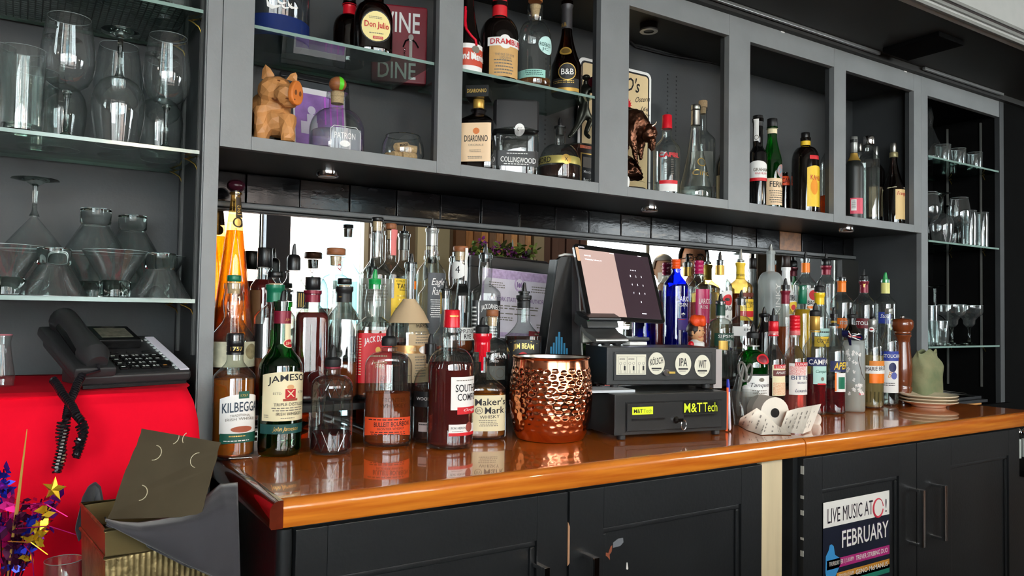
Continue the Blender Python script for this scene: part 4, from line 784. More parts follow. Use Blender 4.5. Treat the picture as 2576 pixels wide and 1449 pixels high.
for i in range(6): b.line([(2173+i*9, 985), (2174+i*8.6, 1012)], .0016, EMB)
b = B('vodka_bottle', 'clear vodka bottle with a white blueberry label, beside the pepper grinder', 2236, 786, 44, (.95, -.105), (865, 820, 18), CL2, 's', fill=985, liq=L_CLR); b.cyl(776, 790, 18, GREYF, 'screw_cap'); b.lab(2218, 2257, 884, 988, W).txt('Blue', 2234, 2254, 935, 950, M('script_gold', (200, 140, 60), .6), shear=.4).fine(2222, 2252, 962, 972, 2, INK); b.lab(2218, 2257, 884, 908, BLUEL, name='blue_band', off=.0013).txt('STOLICHNAYA', 2224, 2272, 891, 900, W, off=.0022, bold=.02); b.disc(2244, 924, 8, 12, NAVYL, 'berry_print', off=.0014); b.disc(2247, 945, 6, 9, M('berry_blue', (90, 100, 170), .6), 'berry_print', off=.0016)

# ---------------------------------------------------------------- upper pigeonholes
U1, U0 = ZU, ZR
b = B('vodka_bottle', 'very large clear and blue vodka bottle printed with white flying geese', 694, -160, 166, (U1, .12), (-60, -130, 50), thin_glass('goose_glass', (190, 196, 200), (80, 86, 92), haze=.12, hazec=(150, 156, 165)), 'r', foot=.82)
b.cork(-190, -160, 40, BLUEL).lab(600, 790, 38, 92, thin_glass('blue_band_film', (70, 100, 190), (40, 60, 150), haze=.5, hazec=(60, 86, 170)), name='blue_band')
b.last = b.root
def goose(x, y, s_):
    P = [(-14, 0), (-16, -18), (-8, -6), (0, -2), (10, -6), (16, -4), (6, 2), (-4, 6)]
    V = [b.pt(b.alpha(x+p[0]*s_), b.zpx(y+p[1]*s_), .002) for p in P]; obj('goose_print', (V, [(0, 1, 2), (0, 2, 3, 7), (3, 4, 5, 6), (3, 6, 7)]), W, b.root, 0)
goose(690, 22, 1.1); goose(708, 10, .7); goose(733, 14, .8); goose(716, 20, .6)
b = B('tequila_bottle', 'squat brown tequila bottle with an oval cream label on the upper shelf', 939, -32, 98, (U1, .075), (45, 4, 52), G_BROWN, 'r', n=3, q=.8, rot=.12, fill=60, liq=L_DK); b.cyl(-58, 0, 40, MT['red'], 'screw_cap')
zs_ = [(913+9*i, 26-14*math.sin(math.pi*(i+.5)/8)) for i in range(8)]
b.disc(946, 65, 37, 41, BLKL, 'label_border', off=.001).disc(946, 65, 34, 38, M('oval_cream', (236, 218, 150), .6), 'label', off=.0016); b.txt('Don Julio', 919, 976, 52, 72, REDI, bold=.02, off=.0024, slope=2).fine(928, 964, 40, 47, 2, MT['grey_ink'], off=.0024).fine(930, 968, 80, 86, 1, MT['grey_ink'], off=.0024); b.lab(939, 963, 90, 97, REDI, name='red_tab', off=.0024).txt('REPOSADO', 941, 961, 91.5, 95.5, CREAM, off=.003)
b = B('tequila_bottle', 'dark tequila bottle with a red neck foil behind the squat brown one', 878, 6, 78, (U1, .17), (66, 34, 30), G_BROWN, 'r', fill=70, liq=L_DK); b.cyl(-8, 7, 32, BLK, 'stopper').foil(8, 34, REDF)
b = B('tequila_bottle', 'squat clear tequila bottle with a ball cork, beside the carved pig', 848, 234, 136, (U0, .085), (318, 270, 42), CL2, 'r', n=2.6, rot=.2, fill=322, liq=L_CLR, lipw=1.3)
zt = b.zpx(212, 0); bs_ = obj('ball_cork', ball((b.P[0], b.P[1], zt), 22/b.ppm, (1, 1, .88)), MT['wood'], b.root); obj('cork', lathe(b.P[0], b.P[1], [(b.rn*.75, b.zl-.025), (b.rn*.8, b.zl+.002)], 16), MT['cork'], b.root)
obj('green_ribbon', sheet(lambda u, v: (lambda a, e: tuple(np.array([b.P[0], b.P[1], zt])+22.8/b.ppm*np.array([*(b.d*math.cos(e)*math.cos(a)+b.rv*math.cos(e)*math.sin(a)), .88*math.sin(e)])))(.25+.55*u, -.9+2.3*v), 4, 10), M('green_satin', (90, 200, 40), .4), b.root)
b.lab(836, 906, 322, 388, thin_glass('patron_film', (214, 220, 222), (200, 206, 208), haze=.55, hazec=(216, 222, 226)), name='film_label').txt('PATRON', 843, 892, 334, 350, W, bold=.04); b.disc(868, 362, 12, 8, W, 'bee_print', off=.0014)
b.line([(834, 388), (834, 325), (842, 318), (895, 318), (905, 330), (905, 388)], .0009, W, 'printed_border')
b = B('liqueur_bottle', 'dark orange liqueur bottle with a red ribbon, at the left of the second pigeonhole shelf', 1176, -60, 76, (U1, .07), (110, 0, 30), G_DARK, 'c'); b.lab(1138, 1213, 110, 180, W).txt('Grand Marnier', 1150, 1213, 132, 150, W, bold=.02); b.lab(1138, 1213, 122, 166, M('orange_red_label', (196, 70, 46), .5), name='red_panel', off=.0012).txt('Grand Marnier', 1146, 1216, 134, 152, W, bold=.02, off=.0022).disc(1196, 124, 9, 9, MT['grey_ink'], 'crest', off=.002)
rb = obj('red_ribbon', join(tube([b.pt(b.alpha(x), b.zpx(y), .003) for x, y in ((1166, 20), (1167, 50), (1172, 72), (1186, 90), (1196, 100), (1197, 114))], .0032, 6), tube([b.pt(b.alpha(x), b.zpx(y), .003) for x, y in ((1164, 10), (1165, 40), (1168, 66))], .003, 6)), M('red_satin', (216, 16, 44), .35), b.root)
b = B('liqueur_bottle', 'dark squat liqueur bottle with a red neck and tan label', 1256, 6, 98, (U1, .075), (85, 42, 36), G_DARK, 'r'); b.cyl(-16, 8, 36, REDL, 'cap').foil(12, 38, REDL); b.lab(1232, 1302, 104, 194, M('tan_label', (204, 160, 100), .6, var=.06)).fine(1243, 1292, 150, 190, 5, MT['grey_ink']).txt('THE ISLE OF SKYE', 1246, 1292, 136, 142, MT['grey_ink']).txt('LIQUEUR', 1258, 1286, 144, 151, MT['grey_ink']); b.lab(1228, 1303, 95, 117, W, name='name_band', off=.0013).disc(1270, 106, 15, 18, W, 'name_medallion', off=.0014); b.last = b.root; b.txt('DRAMBUIE', 1235, 1304, 99, 113, REDI, bold=.04, off=.0024)
b = B('whiskey_bottle', 'clear whiskey bottle with a round pale teal label and a little amber whiskey left', 1345, 14, 83, (U1, .06), (92, 50, 34), CL2, 'r', fill=192, liq=L_OR, lipw=1.2, bulge=.2); b.cyl(-10, 4, 36, M('copper_cap', (200, 120, 60), .4, .4), 'stopper'); obj('cork', lathe(b.P[0], b.P[1], [(b.rn*.5, b.zl-.03), (b.rn*.85, b.zl+.001)], 16), MT['cork'], b.root); b.disc(1370, 112, 16, 23, M('pale_teal_label', (190, 226, 220), .6), 'label').txt('ROE&CO', 1357, 1383, 106, 116, TEAL, bold=.02).txt('JC', 1362, 1378, 119, 128, TEAL); b.lab(1305, 1372, 176, 196, M('teal_strip', (150, 200, 186), .6), name='lower_label').fine(1322, 1368, 178, 192, 3, TEAL)
b.txt('ROE', 1335, 1352, 80, 92, EMB, off=.0012, name='embossing')
b = B('liqueur_bottle', 'dark brown liqueur bottle with black and gold labels lettered twice with the same initials', 1425, 2, 76, (U1, .07), (158, 70, 26), G_BROWN, 'c', fill=120, liq=L_DK); b.cyl(-20, 6, 22, BLK, 'stopper').foil(8, 70, M('grey_black_foil', (60, 58, 60), .4, .2)).txt('B&B', 1408, 1424, 48, 58, GOLD, bold=.03); b.disc(1423, 126, 14, 11, GOLDF, 'medallion', off=.002).disc(1423, 126, 10, 7, M('bronze_print', (120, 96, 50), .4, .5), 'medallion_centre', off=.003); b.disc(1427, 182, 21, 22, GOLD, 'label_ring', off=.002).disc(1427, 182, 19, 20, BLKL, 'label_centre', off=.0026).txt('B&B', 1413, 1442, 175, 190, W, bold=.04, off=.0034); b.lab(1389, 1456, 198, 232, BLKL, name='lower_label').fine(1393, 1450, 203, 212, 2, GOLD); b.lab(1389, 1456, 222, 231, GOLDF, name='gold_band', off=.0012)
b = B('liqueur_bottle', 'square ribbed liqueur bottle with a peach label and flat black square stopper', 1203, 276, 90, (U0, .075), (305, 285, 34), thin_glass('smoky_glass', (150, 140, 142), (50, 44, 46)), 'a', n=9, rot=-.18, fill=330, liq=L_DK)
zt, zb = b.zpx(221, 0), b.zpx(250, 0); hw = 29/b.ppm; e_ = np.array([*b.fr, 0]); n_ = np.array([*-b.fd, 0]); o_ = np.array([b.P[0], b.P[1], zb])-e_*hw-n_*hw
obj('stopper', obox(o_, e_*hw*2, n_*hw*2, (0, 0, zt-zb)), BLK, b.root, bev=.001); b.cyl(250, 274, 28, GOLDF, 'gold_collar')
f = Face(np.array([b.P[0], b.P[1], zt])-e_*hw-n_*hw, e_, (0, 0, -1)); obj('lettering', f.text('DISARONNO', hw*.16, hw*1.84, (zt-zb)*.33, (zt-zb)*.67, bold=.03), GOLD, b.root, 0)
b.lab(1161, 1234, 310, 408, PEACH).txt('DISARONNO', 1170, 1226, 342, 358, INK, bold=.01).txt('ORIGINALE', 1180, 1216, 364, 369, MT['grey_ink']).fine(1182, 1214, 378, 386, 2, MT['grey_ink']).fine(1178, 1218, 394, 402, 2, MT['grey_ink']).disc(1198, 331, 8, 8, paint('crest_orange', (214, 120, 60)), 'crest')
b = B('whisky_bottle', 'flat clear whisky bottle with a tall black cap as wide as itself', 1297, 330, 116, (U0, .09), (336, 332, 108), CL2, 'r', n=6, q=.5, rot=.1, lipw=1.0, fill=420, liq=liquid('pale_pink', (190, 160, 168)))
zt, zb = b.zpx(256, 0), b.zpx(331, 0); obj('wide_cap', lathe(b.P[0], b.P[1], [(b.R, zb), (b.R, zt-.006), (b.R*.97, zt-.002), (b.R*.9, zt)], 32, b._e(), .5, 6), M('cap_rubber_black', (34, 33, 34), .55), b.root)
b.lab(1245, 1354, 375, 414, BLKL).txt('COLLINGWOOD', 1261, 1347, 390, 404, W, bold=.04, slope=3).fine(1275, 1335, 380, 385, 1, W).fine(1268, 1340, 407, 412, 1, W); b.disc(1304, 325, 12, 13, MT['white'], 'medallion', off=.003).txt('CW', 1298, 1311, 321, 329, MT['grey_ink'], off=.004)
b = B('liqueur_bottle', 'dumpy round dark liqueur bottle with a gold belt and black pourer', 1408, 322, 106, (U0, .07), (412, 358, 27), CL2, 'r', fill=414, liq=L_DK); b.pour(294, 318, 322, 29, BLK, thin=True); b.lab(1356, 1461, 391, 411, M('gold_belt', (206, 190, 110), .3, .6), name='gold_belt').txt('CHAMBORD', 1310, 1387, 394, 409, INK, bold=.02).disc(1424, 401, 12, 13, GOLD, 'belt_plate').txt('X', 1420, 1428, 396, 406, INK, off=.0024)
# third pigeonhole
b = B('pisco_bottle', 'clear spirit bottle with a red capsule in the third pigeonhole', 1677, 322, 66, (U0, .08), (370, 338, 22), CL2, 's', fill=455, liq=L_CLR); b.cyl(289, 324, 24, REDF, 'capsule', w2=26); b.lab(1660, 1703, 462, 482, W).txt('CAPEL', 1659, 1703, 384, 394, REDI, bold=.02); b.lab(1660, 1703, 454, 463, REDL, name='red_band', off=.0012); b.last = b.root; b.txt('CAPEL', 1658, 1706, 384, 396, REDI, bold=.02, off=.0012)
for x in (1672, 1687): b.fine(x, x+7, 400, 440, 9, MT['grey_ink'], off=.0012)
b = B('tequila_bottle', 'tapering clear bottle with a long silver foil neck and faint gold print', 1749, 266, 82, (U0, .075), (470, 300, 22), CL2, 'c', fill=468, liq=L_CLR); b.foil(275, 312, MT['steel']).cyl(263, 276, 24, MT['steel'], 'stopper'); b.ring(1763, 405, 9, 11, 1.6, GOLD); b.last = b.root; b.txt('Cinco', 1742, 1785, 425, 440, GOLD, off=.0012, shear=.2)
b = B('tequila_bottle', 'clear bottle with a tan cork standing behind the silver necked one', 1767, 268, 64, (U0, .17), (350, 320, 20), CL2, 's'); b.cork(252, 270, 22, MT['cork']).lab(1740, 1792, 380, 470, TRL, name='film_label')
b = B('wine_bottle', 'dark bottle half hidden by the right stile of the third pigeonhole', 1826, 318, 52, (U0, .08), (420, 360, 18), G_OLIVE, 's'); b.lab(1804, 1826, 440, 500, CREAM)
# fourth pigeonhole
b = B('port_bottle', 'black port bottle with white and red label and a paper neck seal', 1906, 297, 43, (U0, .06), (385, 365, 24), G_BLK, 's', bulge=.05); b.cyl(290, 318, 25, BLKL, 'capsule'); b.lab(1897, 1908, 296, 352, W, name='tax_strip', off=.0016).ring(1903, 343, 5, 6, 1.2, MT['grey_ink']); b.lab(1884, 1928, 416, 454, W, arch=12).txt("GRAHAM'S", 1896, 1928, 422, 431, MT['grey_ink'], bold=.02).txt('FINE RUBY', 1900, 1926, 434, 439, REDI); b.lab(1884, 1928, 447, 455, REDL, name='red_band', off=.0012)
b = B('bitter_bottle', 'green bitter bottle with a beige label and white neck band', 1942, 318, 48, (U0, .085), (410, 340, 23), G_TANQ, 's', fill=400, liq=liquid('bitter_green', (30, 60, 20), body=.1)); b.cyl(298, 321, 25, BLKL, 'screw_cap').foil(322, 335, CREAM); b.lab(1926, 1968, 448, 516, PEACH).txt('FERNET', 1937, 1976, 456, 470, INK, bold=.03, slope=2).fine(1935, 1966, 478, 512, 6, MT['grey_ink']); b.disc(1962, 430, 8, 18, M('globe_print', (200, 110, 80), .6, var=.3, vs=200, c2=(60, 150, 170)), 'globe_print')
b = B('liqueur_bottle', 'small dark bottle with an orange label behind the green bitter bottle', 1974, 434, 28, (U0, .16), (470, 440, 14), G_DARK, 'r'); b.lab(1966, 1986, 442, 466, ORL).txt('CAN', 1968, 1986, 448, 460, INK)
b = B('coffee_liqueur_bottle', 'dark round shouldered liqueur bottle with a yellow label and yellow neck band', 2026, 346, 66, (U0, .085), (400, 366, 22), G_DARK, 'r'); b.cyl(333, 352, 21, BLK, 'screw_cap').foil(353, 364, YELL, off=.0015); b.lab(2030, 2060, 422, 520, YELL, arch=6).txt('KAHLUA', 2038, 2062, 440, 452, REDI, bold=.04, slope=2); b.disc(2046, 470, 8, 20, M('orange_print', (240, 150, 30), .6), 'sun_print'); b.lab(2036, 2056, 390, 400, REDL, name='red_tab', off=.0012)
b = B('liquor_bottle', 'clear bottle with a little amber liquor by the right stile of the fourth pigeonhole', 2086, 338, 44, (U0, .09), (410, 365, 12), CL2, 's', fill=490, liq=L_OR); b.lab(2066, 2086, 425, 490, TRL, name='film_label')
# fifth pigeonhole
b = B('wine_bottle', 'matte dark green bottle with a pink back label in the fifth pigeonhole', 2148, 350, 46, (U0, .07), (420, 385, 16), FROSTD, 's'); b.cyl(343, 384, 17, GREYF, 'neck_foil').foil(384, 404, GOLDF); b.lab(2140, 2168, 498, 538, M('pink_label', (216, 80, 100), .5)).lab(2142, 2154, 502, 530, W, name='barcode_panel', off=.0013).fine(2143, 2153, 505, 525, 8, INK, off=.002)
b = B('vodka_bottle', 'faceted clear vodka bottle with a silver cap', 2186, 366, 50, (U0, .075), (400, 375, 20), CL2, 's', n=4, fill=420, liq=L_CLR); b.cyl(342, 364, 27, MT['chrome'], 'stopper')
for i in range(4): b.line([(2167+i*12, 410), (2167+i*12, 540)], .0016, EMB)
b = B('liqueur_bottle', 'silver topped bottle with a peach label behind the faceted vodka bottle', 2204, 400, 40, (U0, .17), (430, 405, 16), G_DARK, 's'); b.cyl(368, 400, 14, MT['steel'], 'capsule').lab(2188, 2224, 470, 545, PEACH)
b = B('liqueur_bottle', 'small silver topped bottle, rearmost in the fifth pigeonhole', 2163, 380, 28, (U0, .2), (420, 395, 12), CL2, 's'); b.cyl(360, 380, 12, MT['steel'], 'capsule')
b = B('hazelnut_liqueur_bottle', 'brown monk shaped liqueur bottle with a rope belt and cream label', 2248, 395, 52, (U0, .075), (470, 400, 16), G_BROWN, 'c', fill=440, liq=L_DK); b.cyl(359, 384, 16, MT['steel'], 'capsule').cyl(383, 396, 21, M('olive_stopper', (150, 140, 100), .4, .4), 'stopper'); b.lab(2252, 2276, 476, 552, M('peach_cream', (236, 200, 140), .6)).txt('Frangelico', 2256, 2280, 482, 494, REDI, shear=.2)
rp = M('rope', (206, 190, 156), .8, var=.2, vs=300); b.line([(2222, 474), (2236, 472), (2252, 470), (2272, 472)], .0022, rp, 'rope'); b.line([(2224, 474), (2216, 490), (2220, 520), (2214, 535), (2222, 540)], .002, rp, 'rope')

cb = obj('power_cable', join(tube([at(x, y, Z=.956)+[0, .0, z] for x, y, z in ((640, 1092, 0), (700, 1085, .0), (760, 1072, .004), (800, 1045, .02), (850, 1050, .01), (905, 1075, .0), (960, 1070, 0))], .0042, 8), tube([at(x, y, Z=.956)+[0, .01, z] for x, y, z in ((690, 1100, 0), (740, 1088, .0), (790, 1062, .006), (870, 1062, .0), (930, 1085, 0))], .0042, 8)), MT['rub']); tag(cb, 'black power cable trailing over the counter behind the front whiskey bottles', 'cable')
# ---------------------------------------------------------------- left glassware alcove
la_ = thing('glass_shelf_cabinet', 'charcoal alcove of glass shelves full of glassware, left of the pigeonholes', 'cabinet', (-.55, .14, 0))
obj('post', box(-.031, -.0025, 0, .02, 0, ZTOP), GREY, la_, bev=.001); obj('stop_moulding', box(-.0335, -.0312, .004, .012, 0, ZTOP), GREY, la_)
obj('back_panel', box(-1.25, -.031, YB, .299, 0, ZTOP), DARK, la_); obj('side_panel', box(-.0312, -.005, .02, YB, 0, ZTOP), DARK, la_); obj('side_panel', box(-1.28, -1.25, .0, .299, 0, ZTOP), DARK, la_); obj('top_panel', box(-1.25, -.031, .0, YB, 2.1, ZTOP), GREY, la_)
for y in (.045, .225): obj('shelf_standard', join(box(-.0365, -.0312, y-.008, y-.006, 1.15, 2.1), box(-.0365, -.0312, y+.006, y+.008, 1.15, 2.1), box(-.0325, -.0312, y-.006, y+.006, 1.15, 2.1)), MT['steel'] if 0 else M('standard_dark', (70, 70, 68), .4, .4), la_)
ZL = (1.843, 1.559, 1.263)
for z in ZL:
    for y in (.045, .225): obj('shelf_clip', tube([(-.034, y, z-.002), (-.052, y, z-.0095), (-.060, y, z-.0105), (-.050, y, z-.014), (-.040, y, z-.020), (-.034, y, z-.032)], .0016, 6), MT['brass'], la_)
gshelf(-1.24, -.040, .0, .272, ZL[0], 'top glass shelf of the left alcove with a mesh liner and tumblers'); gshelf(-1.24, -.040, .0, .272, ZL[1], 'middle glass shelf of the left alcove under the wine glasses'); gshelf(-1.24, -.040, .0, .272, ZL[2], 'lowest glass shelf of the left alcove under the martini glasses', th=.008)
bars = [box(x, x+.0022, .004, .268, ZL[0]+.0003, ZL[0]+.0022) for x in np.arange(-1.0, -.06, .0125)]+[box(-1.0, -.06, y, y+.0022, ZL[0]+.0003, ZL[0]+.002) for y in np.arange(.006, .268, .0125)]
ln = obj('shelf_liner', join(*bars), M('liner_rubber', (40, 42, 40), .6)); tag(ln, 'dark mesh liner lying on the top glass shelf at the left', 'shelf liner')
SG = solid_glass('stem_glass'); GW = thin_glass('glassware', (243, 247, 246), (130, 138, 138), haze=.04)
RIM = M('rim_highlight', (150, 160, 158), .08, spec=.9)  # opaque pale grey: the bright highlight along the glass rim is put into the colour
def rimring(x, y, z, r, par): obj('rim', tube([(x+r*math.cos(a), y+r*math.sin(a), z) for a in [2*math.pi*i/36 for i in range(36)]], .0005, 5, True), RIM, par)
def wineglass(h, R, inv, x, y, z, label, grp=None, nm='wine_glass', fr=.40, bowl=None, rimk=.78):
    t = thing(nm, label, 'wine glass' if nm == 'wine_glass' else 'glass', (x, y, z), grp)
    hs = h*fr; k = lambda r, zz: (r, z+(h-zz if inv else zz))
    fp = [k(R*.72, 0), k(R*.74, .0015), k(R*.3, .006), (k(.0052, .014)), k(.0042, hs*.5), k(.0046, hs*.85), k(.009, hs)]
    obj('stem', lathe(x, y, fp, 24), SG, t, 50)
    bp = bowl or [(.009, 0), (.45, .03), (.74, .10), (.92, .22), (1, .38), (.97, .58), (.88, .8), (rimk, 1)]
    P = [k(r*R if i else .006, hs+(h-hs)*q) for i, (r, q) in enumerate(bp)]
    bw_ = obj('bowl', lathe(x, y, P, 36, cap=False), GW, t, 60)
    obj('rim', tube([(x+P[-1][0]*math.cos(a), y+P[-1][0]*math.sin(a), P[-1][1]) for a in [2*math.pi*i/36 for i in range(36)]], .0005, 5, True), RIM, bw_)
    return t
def pos(px, py, Y): p = at(px, py, Y=Y); return p[0], Y
WG = 'wine glasses on the middle left shelf'
x, y = pos(170, 200, .05); wineglass(.232, .047, 0, x, y, ZL[1], 'upright wine glass in front, just right of the tumblers')
x, y = pos(300, 200, .05); wineglass(.225, .048, 1, x, y, ZL[1], 'wine glass standing upside down in the front row, foot in the air')
x, y = pos(420, 220, .05); wineglass(.232, .045, 0, x, y, ZL[1], 'upright wine glass nearest the grey post, front row')
x, y = pos(154, 250, .165); wineglass(.225, .047, 1, x, y, ZL[1], 'upside down wine glass behind the front upright one beside the tumblers')
x, y = pos(298, 190, .17); wineglass(.232, .047, 0, x, y, ZL[1], 'upright wine glass behind the front upside down one')
x, y = pos(405, 240, .16); wineglass(.225, .045, 1, x, y, ZL[1], 'upside down wine glass behind the front glass nearest the post')
x, y = -.078, .232; wineglass(.232, .042, 0, x, y, ZL[1], 'rearmost upright wine glass in the corner beside the shelf standards')
def tumbler(x, y, z, r, h, label, grp=None, nm='tumbler', r2=None, thick=.012, cat='glass', facets=0):
    t = thing(nm, label, cat, (x, y, z), grp); r2 = r2 or r*.94
    obj('base', lathe(x, y, [(r2*.94, z), (r2*.99, z+.002), (r2*.985+(r-r2)*thick/h, z+thick)], 28), SG, t, 40)
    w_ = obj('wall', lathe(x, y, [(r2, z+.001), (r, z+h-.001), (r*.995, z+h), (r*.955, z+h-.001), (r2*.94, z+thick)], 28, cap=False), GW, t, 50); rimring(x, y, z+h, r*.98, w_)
    return t
x, y = pos(56, 220, .03); tumbler(x, y, ZL[1], .0365, .152, 'tall straight tumbler, front one beside the wine glasses')
x, y = pos(-22, 220, .04); tumbler(x, y, ZL[1], .0365, .152, 'tall straight tumbler cut by the left picture edge')
x, y = pos(96, 220, .17); tumbler(x, y, ZL[1], .0365, .152, 'tall straight tumbler standing behind the front tumbler')
lab5 = ['tumbler on the top left shelf nearest the grey post', 'tumbler on the top left shelf, second from the grey post', 'tumbler on the top left shelf, third from the grey post', 'tumbler on the top left shelf, fourth from the grey post', 'tumbler on the top left shelf, fifth from the grey post']
for i, px in enumerate((440, 375, 300, 215, 120)): x, y = pos(px, 5, .06+.05*(i % 2)); tumbler(x, y, ZL[0]+.0026, .034, .10, lab5[i])
def stemless(x, y, z, inv, label):
    h, R, rb, hb = .09, .058, .0285, .033; k = lambda r, zz: (r, z+(h-zz if inv else zz)); t = thing('stemless_martini_glass', label, 'martini glass', (x, y, z))
    obj('base', lathe(x, y, [k(rb*.93, 0), k(rb, .002), k(rb, hb-.004), k(rb*.9, hb)], 28), SG, t, 40)
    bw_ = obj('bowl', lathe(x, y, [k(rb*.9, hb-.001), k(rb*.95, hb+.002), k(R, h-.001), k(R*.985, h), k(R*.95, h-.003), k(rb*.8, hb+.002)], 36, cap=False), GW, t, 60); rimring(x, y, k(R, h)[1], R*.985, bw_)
    return t
FR, BK = .045, .172
for px, Y, inv, up, lb in ((18, FR, 0, 0, 'upright stemless martini glass at the left picture edge, front row'), (135, FR, 1, 0, 'upside down stemless martini glass in the front row, left one'), (290, FR, 0, 0, 'upright stemless martini glass between two upside down ones in front'), (403, FR, 1, 0, 'upside down stemless martini glass in front nearest the post'),
                           (84, BK, 0, 0, 'upright stemless martini glass under the stemmed martini glass'), (237, .150, 0, 0, 'upright rear stemless martini glass under the tallest upside down one'), (336, .228, 0, 0, 'upright rear stemless martini glass, second from the post'), (392, .140, 0, 0, 'upright rear stemless martini glass beside the shelf standards'), (186, .232, 1, 0, 'upside down stemless martini glass at the very back of the lowest shelf'),
                           (237, .150, 1, 1, 'upside down stemless martini glass stacked rim to rim, left of the two stacked'), (330, .228, 1, 1, 'upside down stemless martini glass stacked rim to rim, right of the two stacked')):
    x, y = pos(px, 680, Y); stemless(x, y, ZL[2]+.0005+(.0905 if up else 0), inv, lb)
x, y = pos(87, 520, BK); wineglass(.142, .057, 1, x, y, ZL[2]+.0915, 'stemmed martini glass balanced upside down on another glass', None, 'martini_glass', .52, [(.006, 0), (.1, .03), (.55, .5), (1, 1)])
vs = thing('bud_vase', 'small clear glass vase with a pinkish rim on the red cloth', 'vase', (*pos(4, 880, .02), 1.1015))
vx, vy = vs.location[0], vs.location[1]; obj('wall', lathe(vx, vy, [(.02, 1.102), (.022, 1.12), (.015, 1.165), (.014, 1.18), (.016, 1.192)], 20, cap=False), GW, vs); obj('rim', lathe(vx, vy, [(.0155, 1.1915), (.0165, 1.1925), (.0155, 1.1935)], 20, cap=False), M('pink_rim', (190, 120, 130), .2), vs)
# ---------------------------------------------------------------- red cloth on its ledge
lg = obj('alcove_ledge', box(-1.24, -.10, -.118, .284, .1, 1.0975), BLACK); tag(lg, 'black ledge under the red cloth in the left alcove', 'ledge')
pf = [(.283, 1.0995, -.045), (.05, 1.1005, -.05), (-.08, 1.1005, -.06), (-.118, 1.1005, -.072), (-.138, 1.096, -.072), (-.150, 1.080, -.066), (-.160, 1.045, -.058), (-.172, .98, -.052), (-.184, .88, -.054), (-.19, .74, -.054), (-.19, .56, -.054)]
def clothf(u, v):
    t = v*(len(pf)-1); i = min(int(t), len(pf)-2); f = t-i; f2 = f
    y, z, xr = [pf[i][k]+(pf[i+1][k]-pf[i][k])*f2 for k in range(3)]
    xx = -1.24+(xr+1.24)*u; a = max(0, v-.42)
    y += a*(.02*math.sin(xx*17+1)+.012*math.sin(xx*31+v*4))+(.004*math.sin(xx*9+v*11) if v > .4 else 0)
    if v < .4: z += .0008*math.sin(xx*23)*math.sin(y*19)+.0006
    return xx, y, z
rc = obj('red_tablecloth', sheet(clothf, 70, 60), M('red_cloth', (226, 2, 36), .9, spec=.2, bump=.06, bs=500), None, 60); tag(rc, 'bright red cloth draped over the ledge below the glass shelves', 'tablecloth')
so = rc.modifiers.new('thickness', 'SOLIDIFY'); so.thickness = .0022; so.offset = -1
# desk phone
PY, PT = .27, 1.24; o0 = at(196, 944, Y=-.105); o0[2] = 1.1035; e = np.array([math.cos(PY), math.sin(PY), 0]); n = np.array([-math.sin(PY), math.cos(PY), 0])
u = math.cos(PT)*np.array([0, 0, 1.])+math.sin(PT)*n; w_, d_ = .202, .195; PB = M('phone_plastic', (44, 44, 45), .35, var=.04); PD = M('phone_dark', (16, 16, 17), .25); PG = M('phone_key_print', (215, 222, 220), .5)
ph = thing('desk_phone', 'black corded desk phone with handset on the red cloth', 'telephone', o0+e*w_/2+n*.09)
tp = lambda a, b, h=0.: o0+np.array([0, 0, .022])+e*a+u*b+np.cross(e, u)*h
nt_ = np.cross(e, u)
obj('body', obox(tp(0, 0, -.022), e*w_, u*d_, nt_*.022), PB, ph, bev=.007, bseg=3)
obj('rear_stand', slab([o0+e*.03+n*.10+[0, 0, -.0015], o0+e*.03+n*.172+[0, 0, -.0015], tp(.03, .175, -.02), tp(.03, .105, -.02)], e*(w_-.06)), PB, ph, bev=.003); obj('front_foot', obox(o0+e*.01+n*.004+[0, 0, -.0015], e*(w_-.02), n*.012, (0, 0, .006)), PD, ph)
pface = Face(tp(0, d_), e, -u)
def pbox(a0, a1, b0, b1, h0, h1): return slab([tp(a0, b0, h0), tp(a1, b0, h0), tp(a1, b1, h0), tp(a0, b1, h0)], np.cross(e, u)*(h1-h0))
obj('cradle', pbox(-.008, .062, -.004, d_+.012, -.004, .016), PB, ph, bev=.006)
hs = obj('handset', join(tube([tp(.030, b, h) for b, h in ((.004, .020), (.022, .027), (.05, .027), (.11, .032), (.16, .034), (.19, .031), (.208, .024))], [.017, .025, .024, .021, .023, .026, .018], 16)), PB, ph); obj('handset_grip', tube([tp(.012, b, h) for b, h in ((.045, .026), (.10, .03), (.15, .034))], .008, 8), PD, hs)
dsp = obj('display', pbox(.070, .150, .118, .196, .0, .020), PD, ph, bev=.004); obj('screen', pbox(.080, .138, .132, .180, .0198, .0208), M('lcd_grey', (92, 90, 78), .25, var=.25, vs=90), dsp); obj('display_mark', pbox(.098, .122, .187, .190, .0198, .0206), MT['chrome'], dsp)
kw = .0155
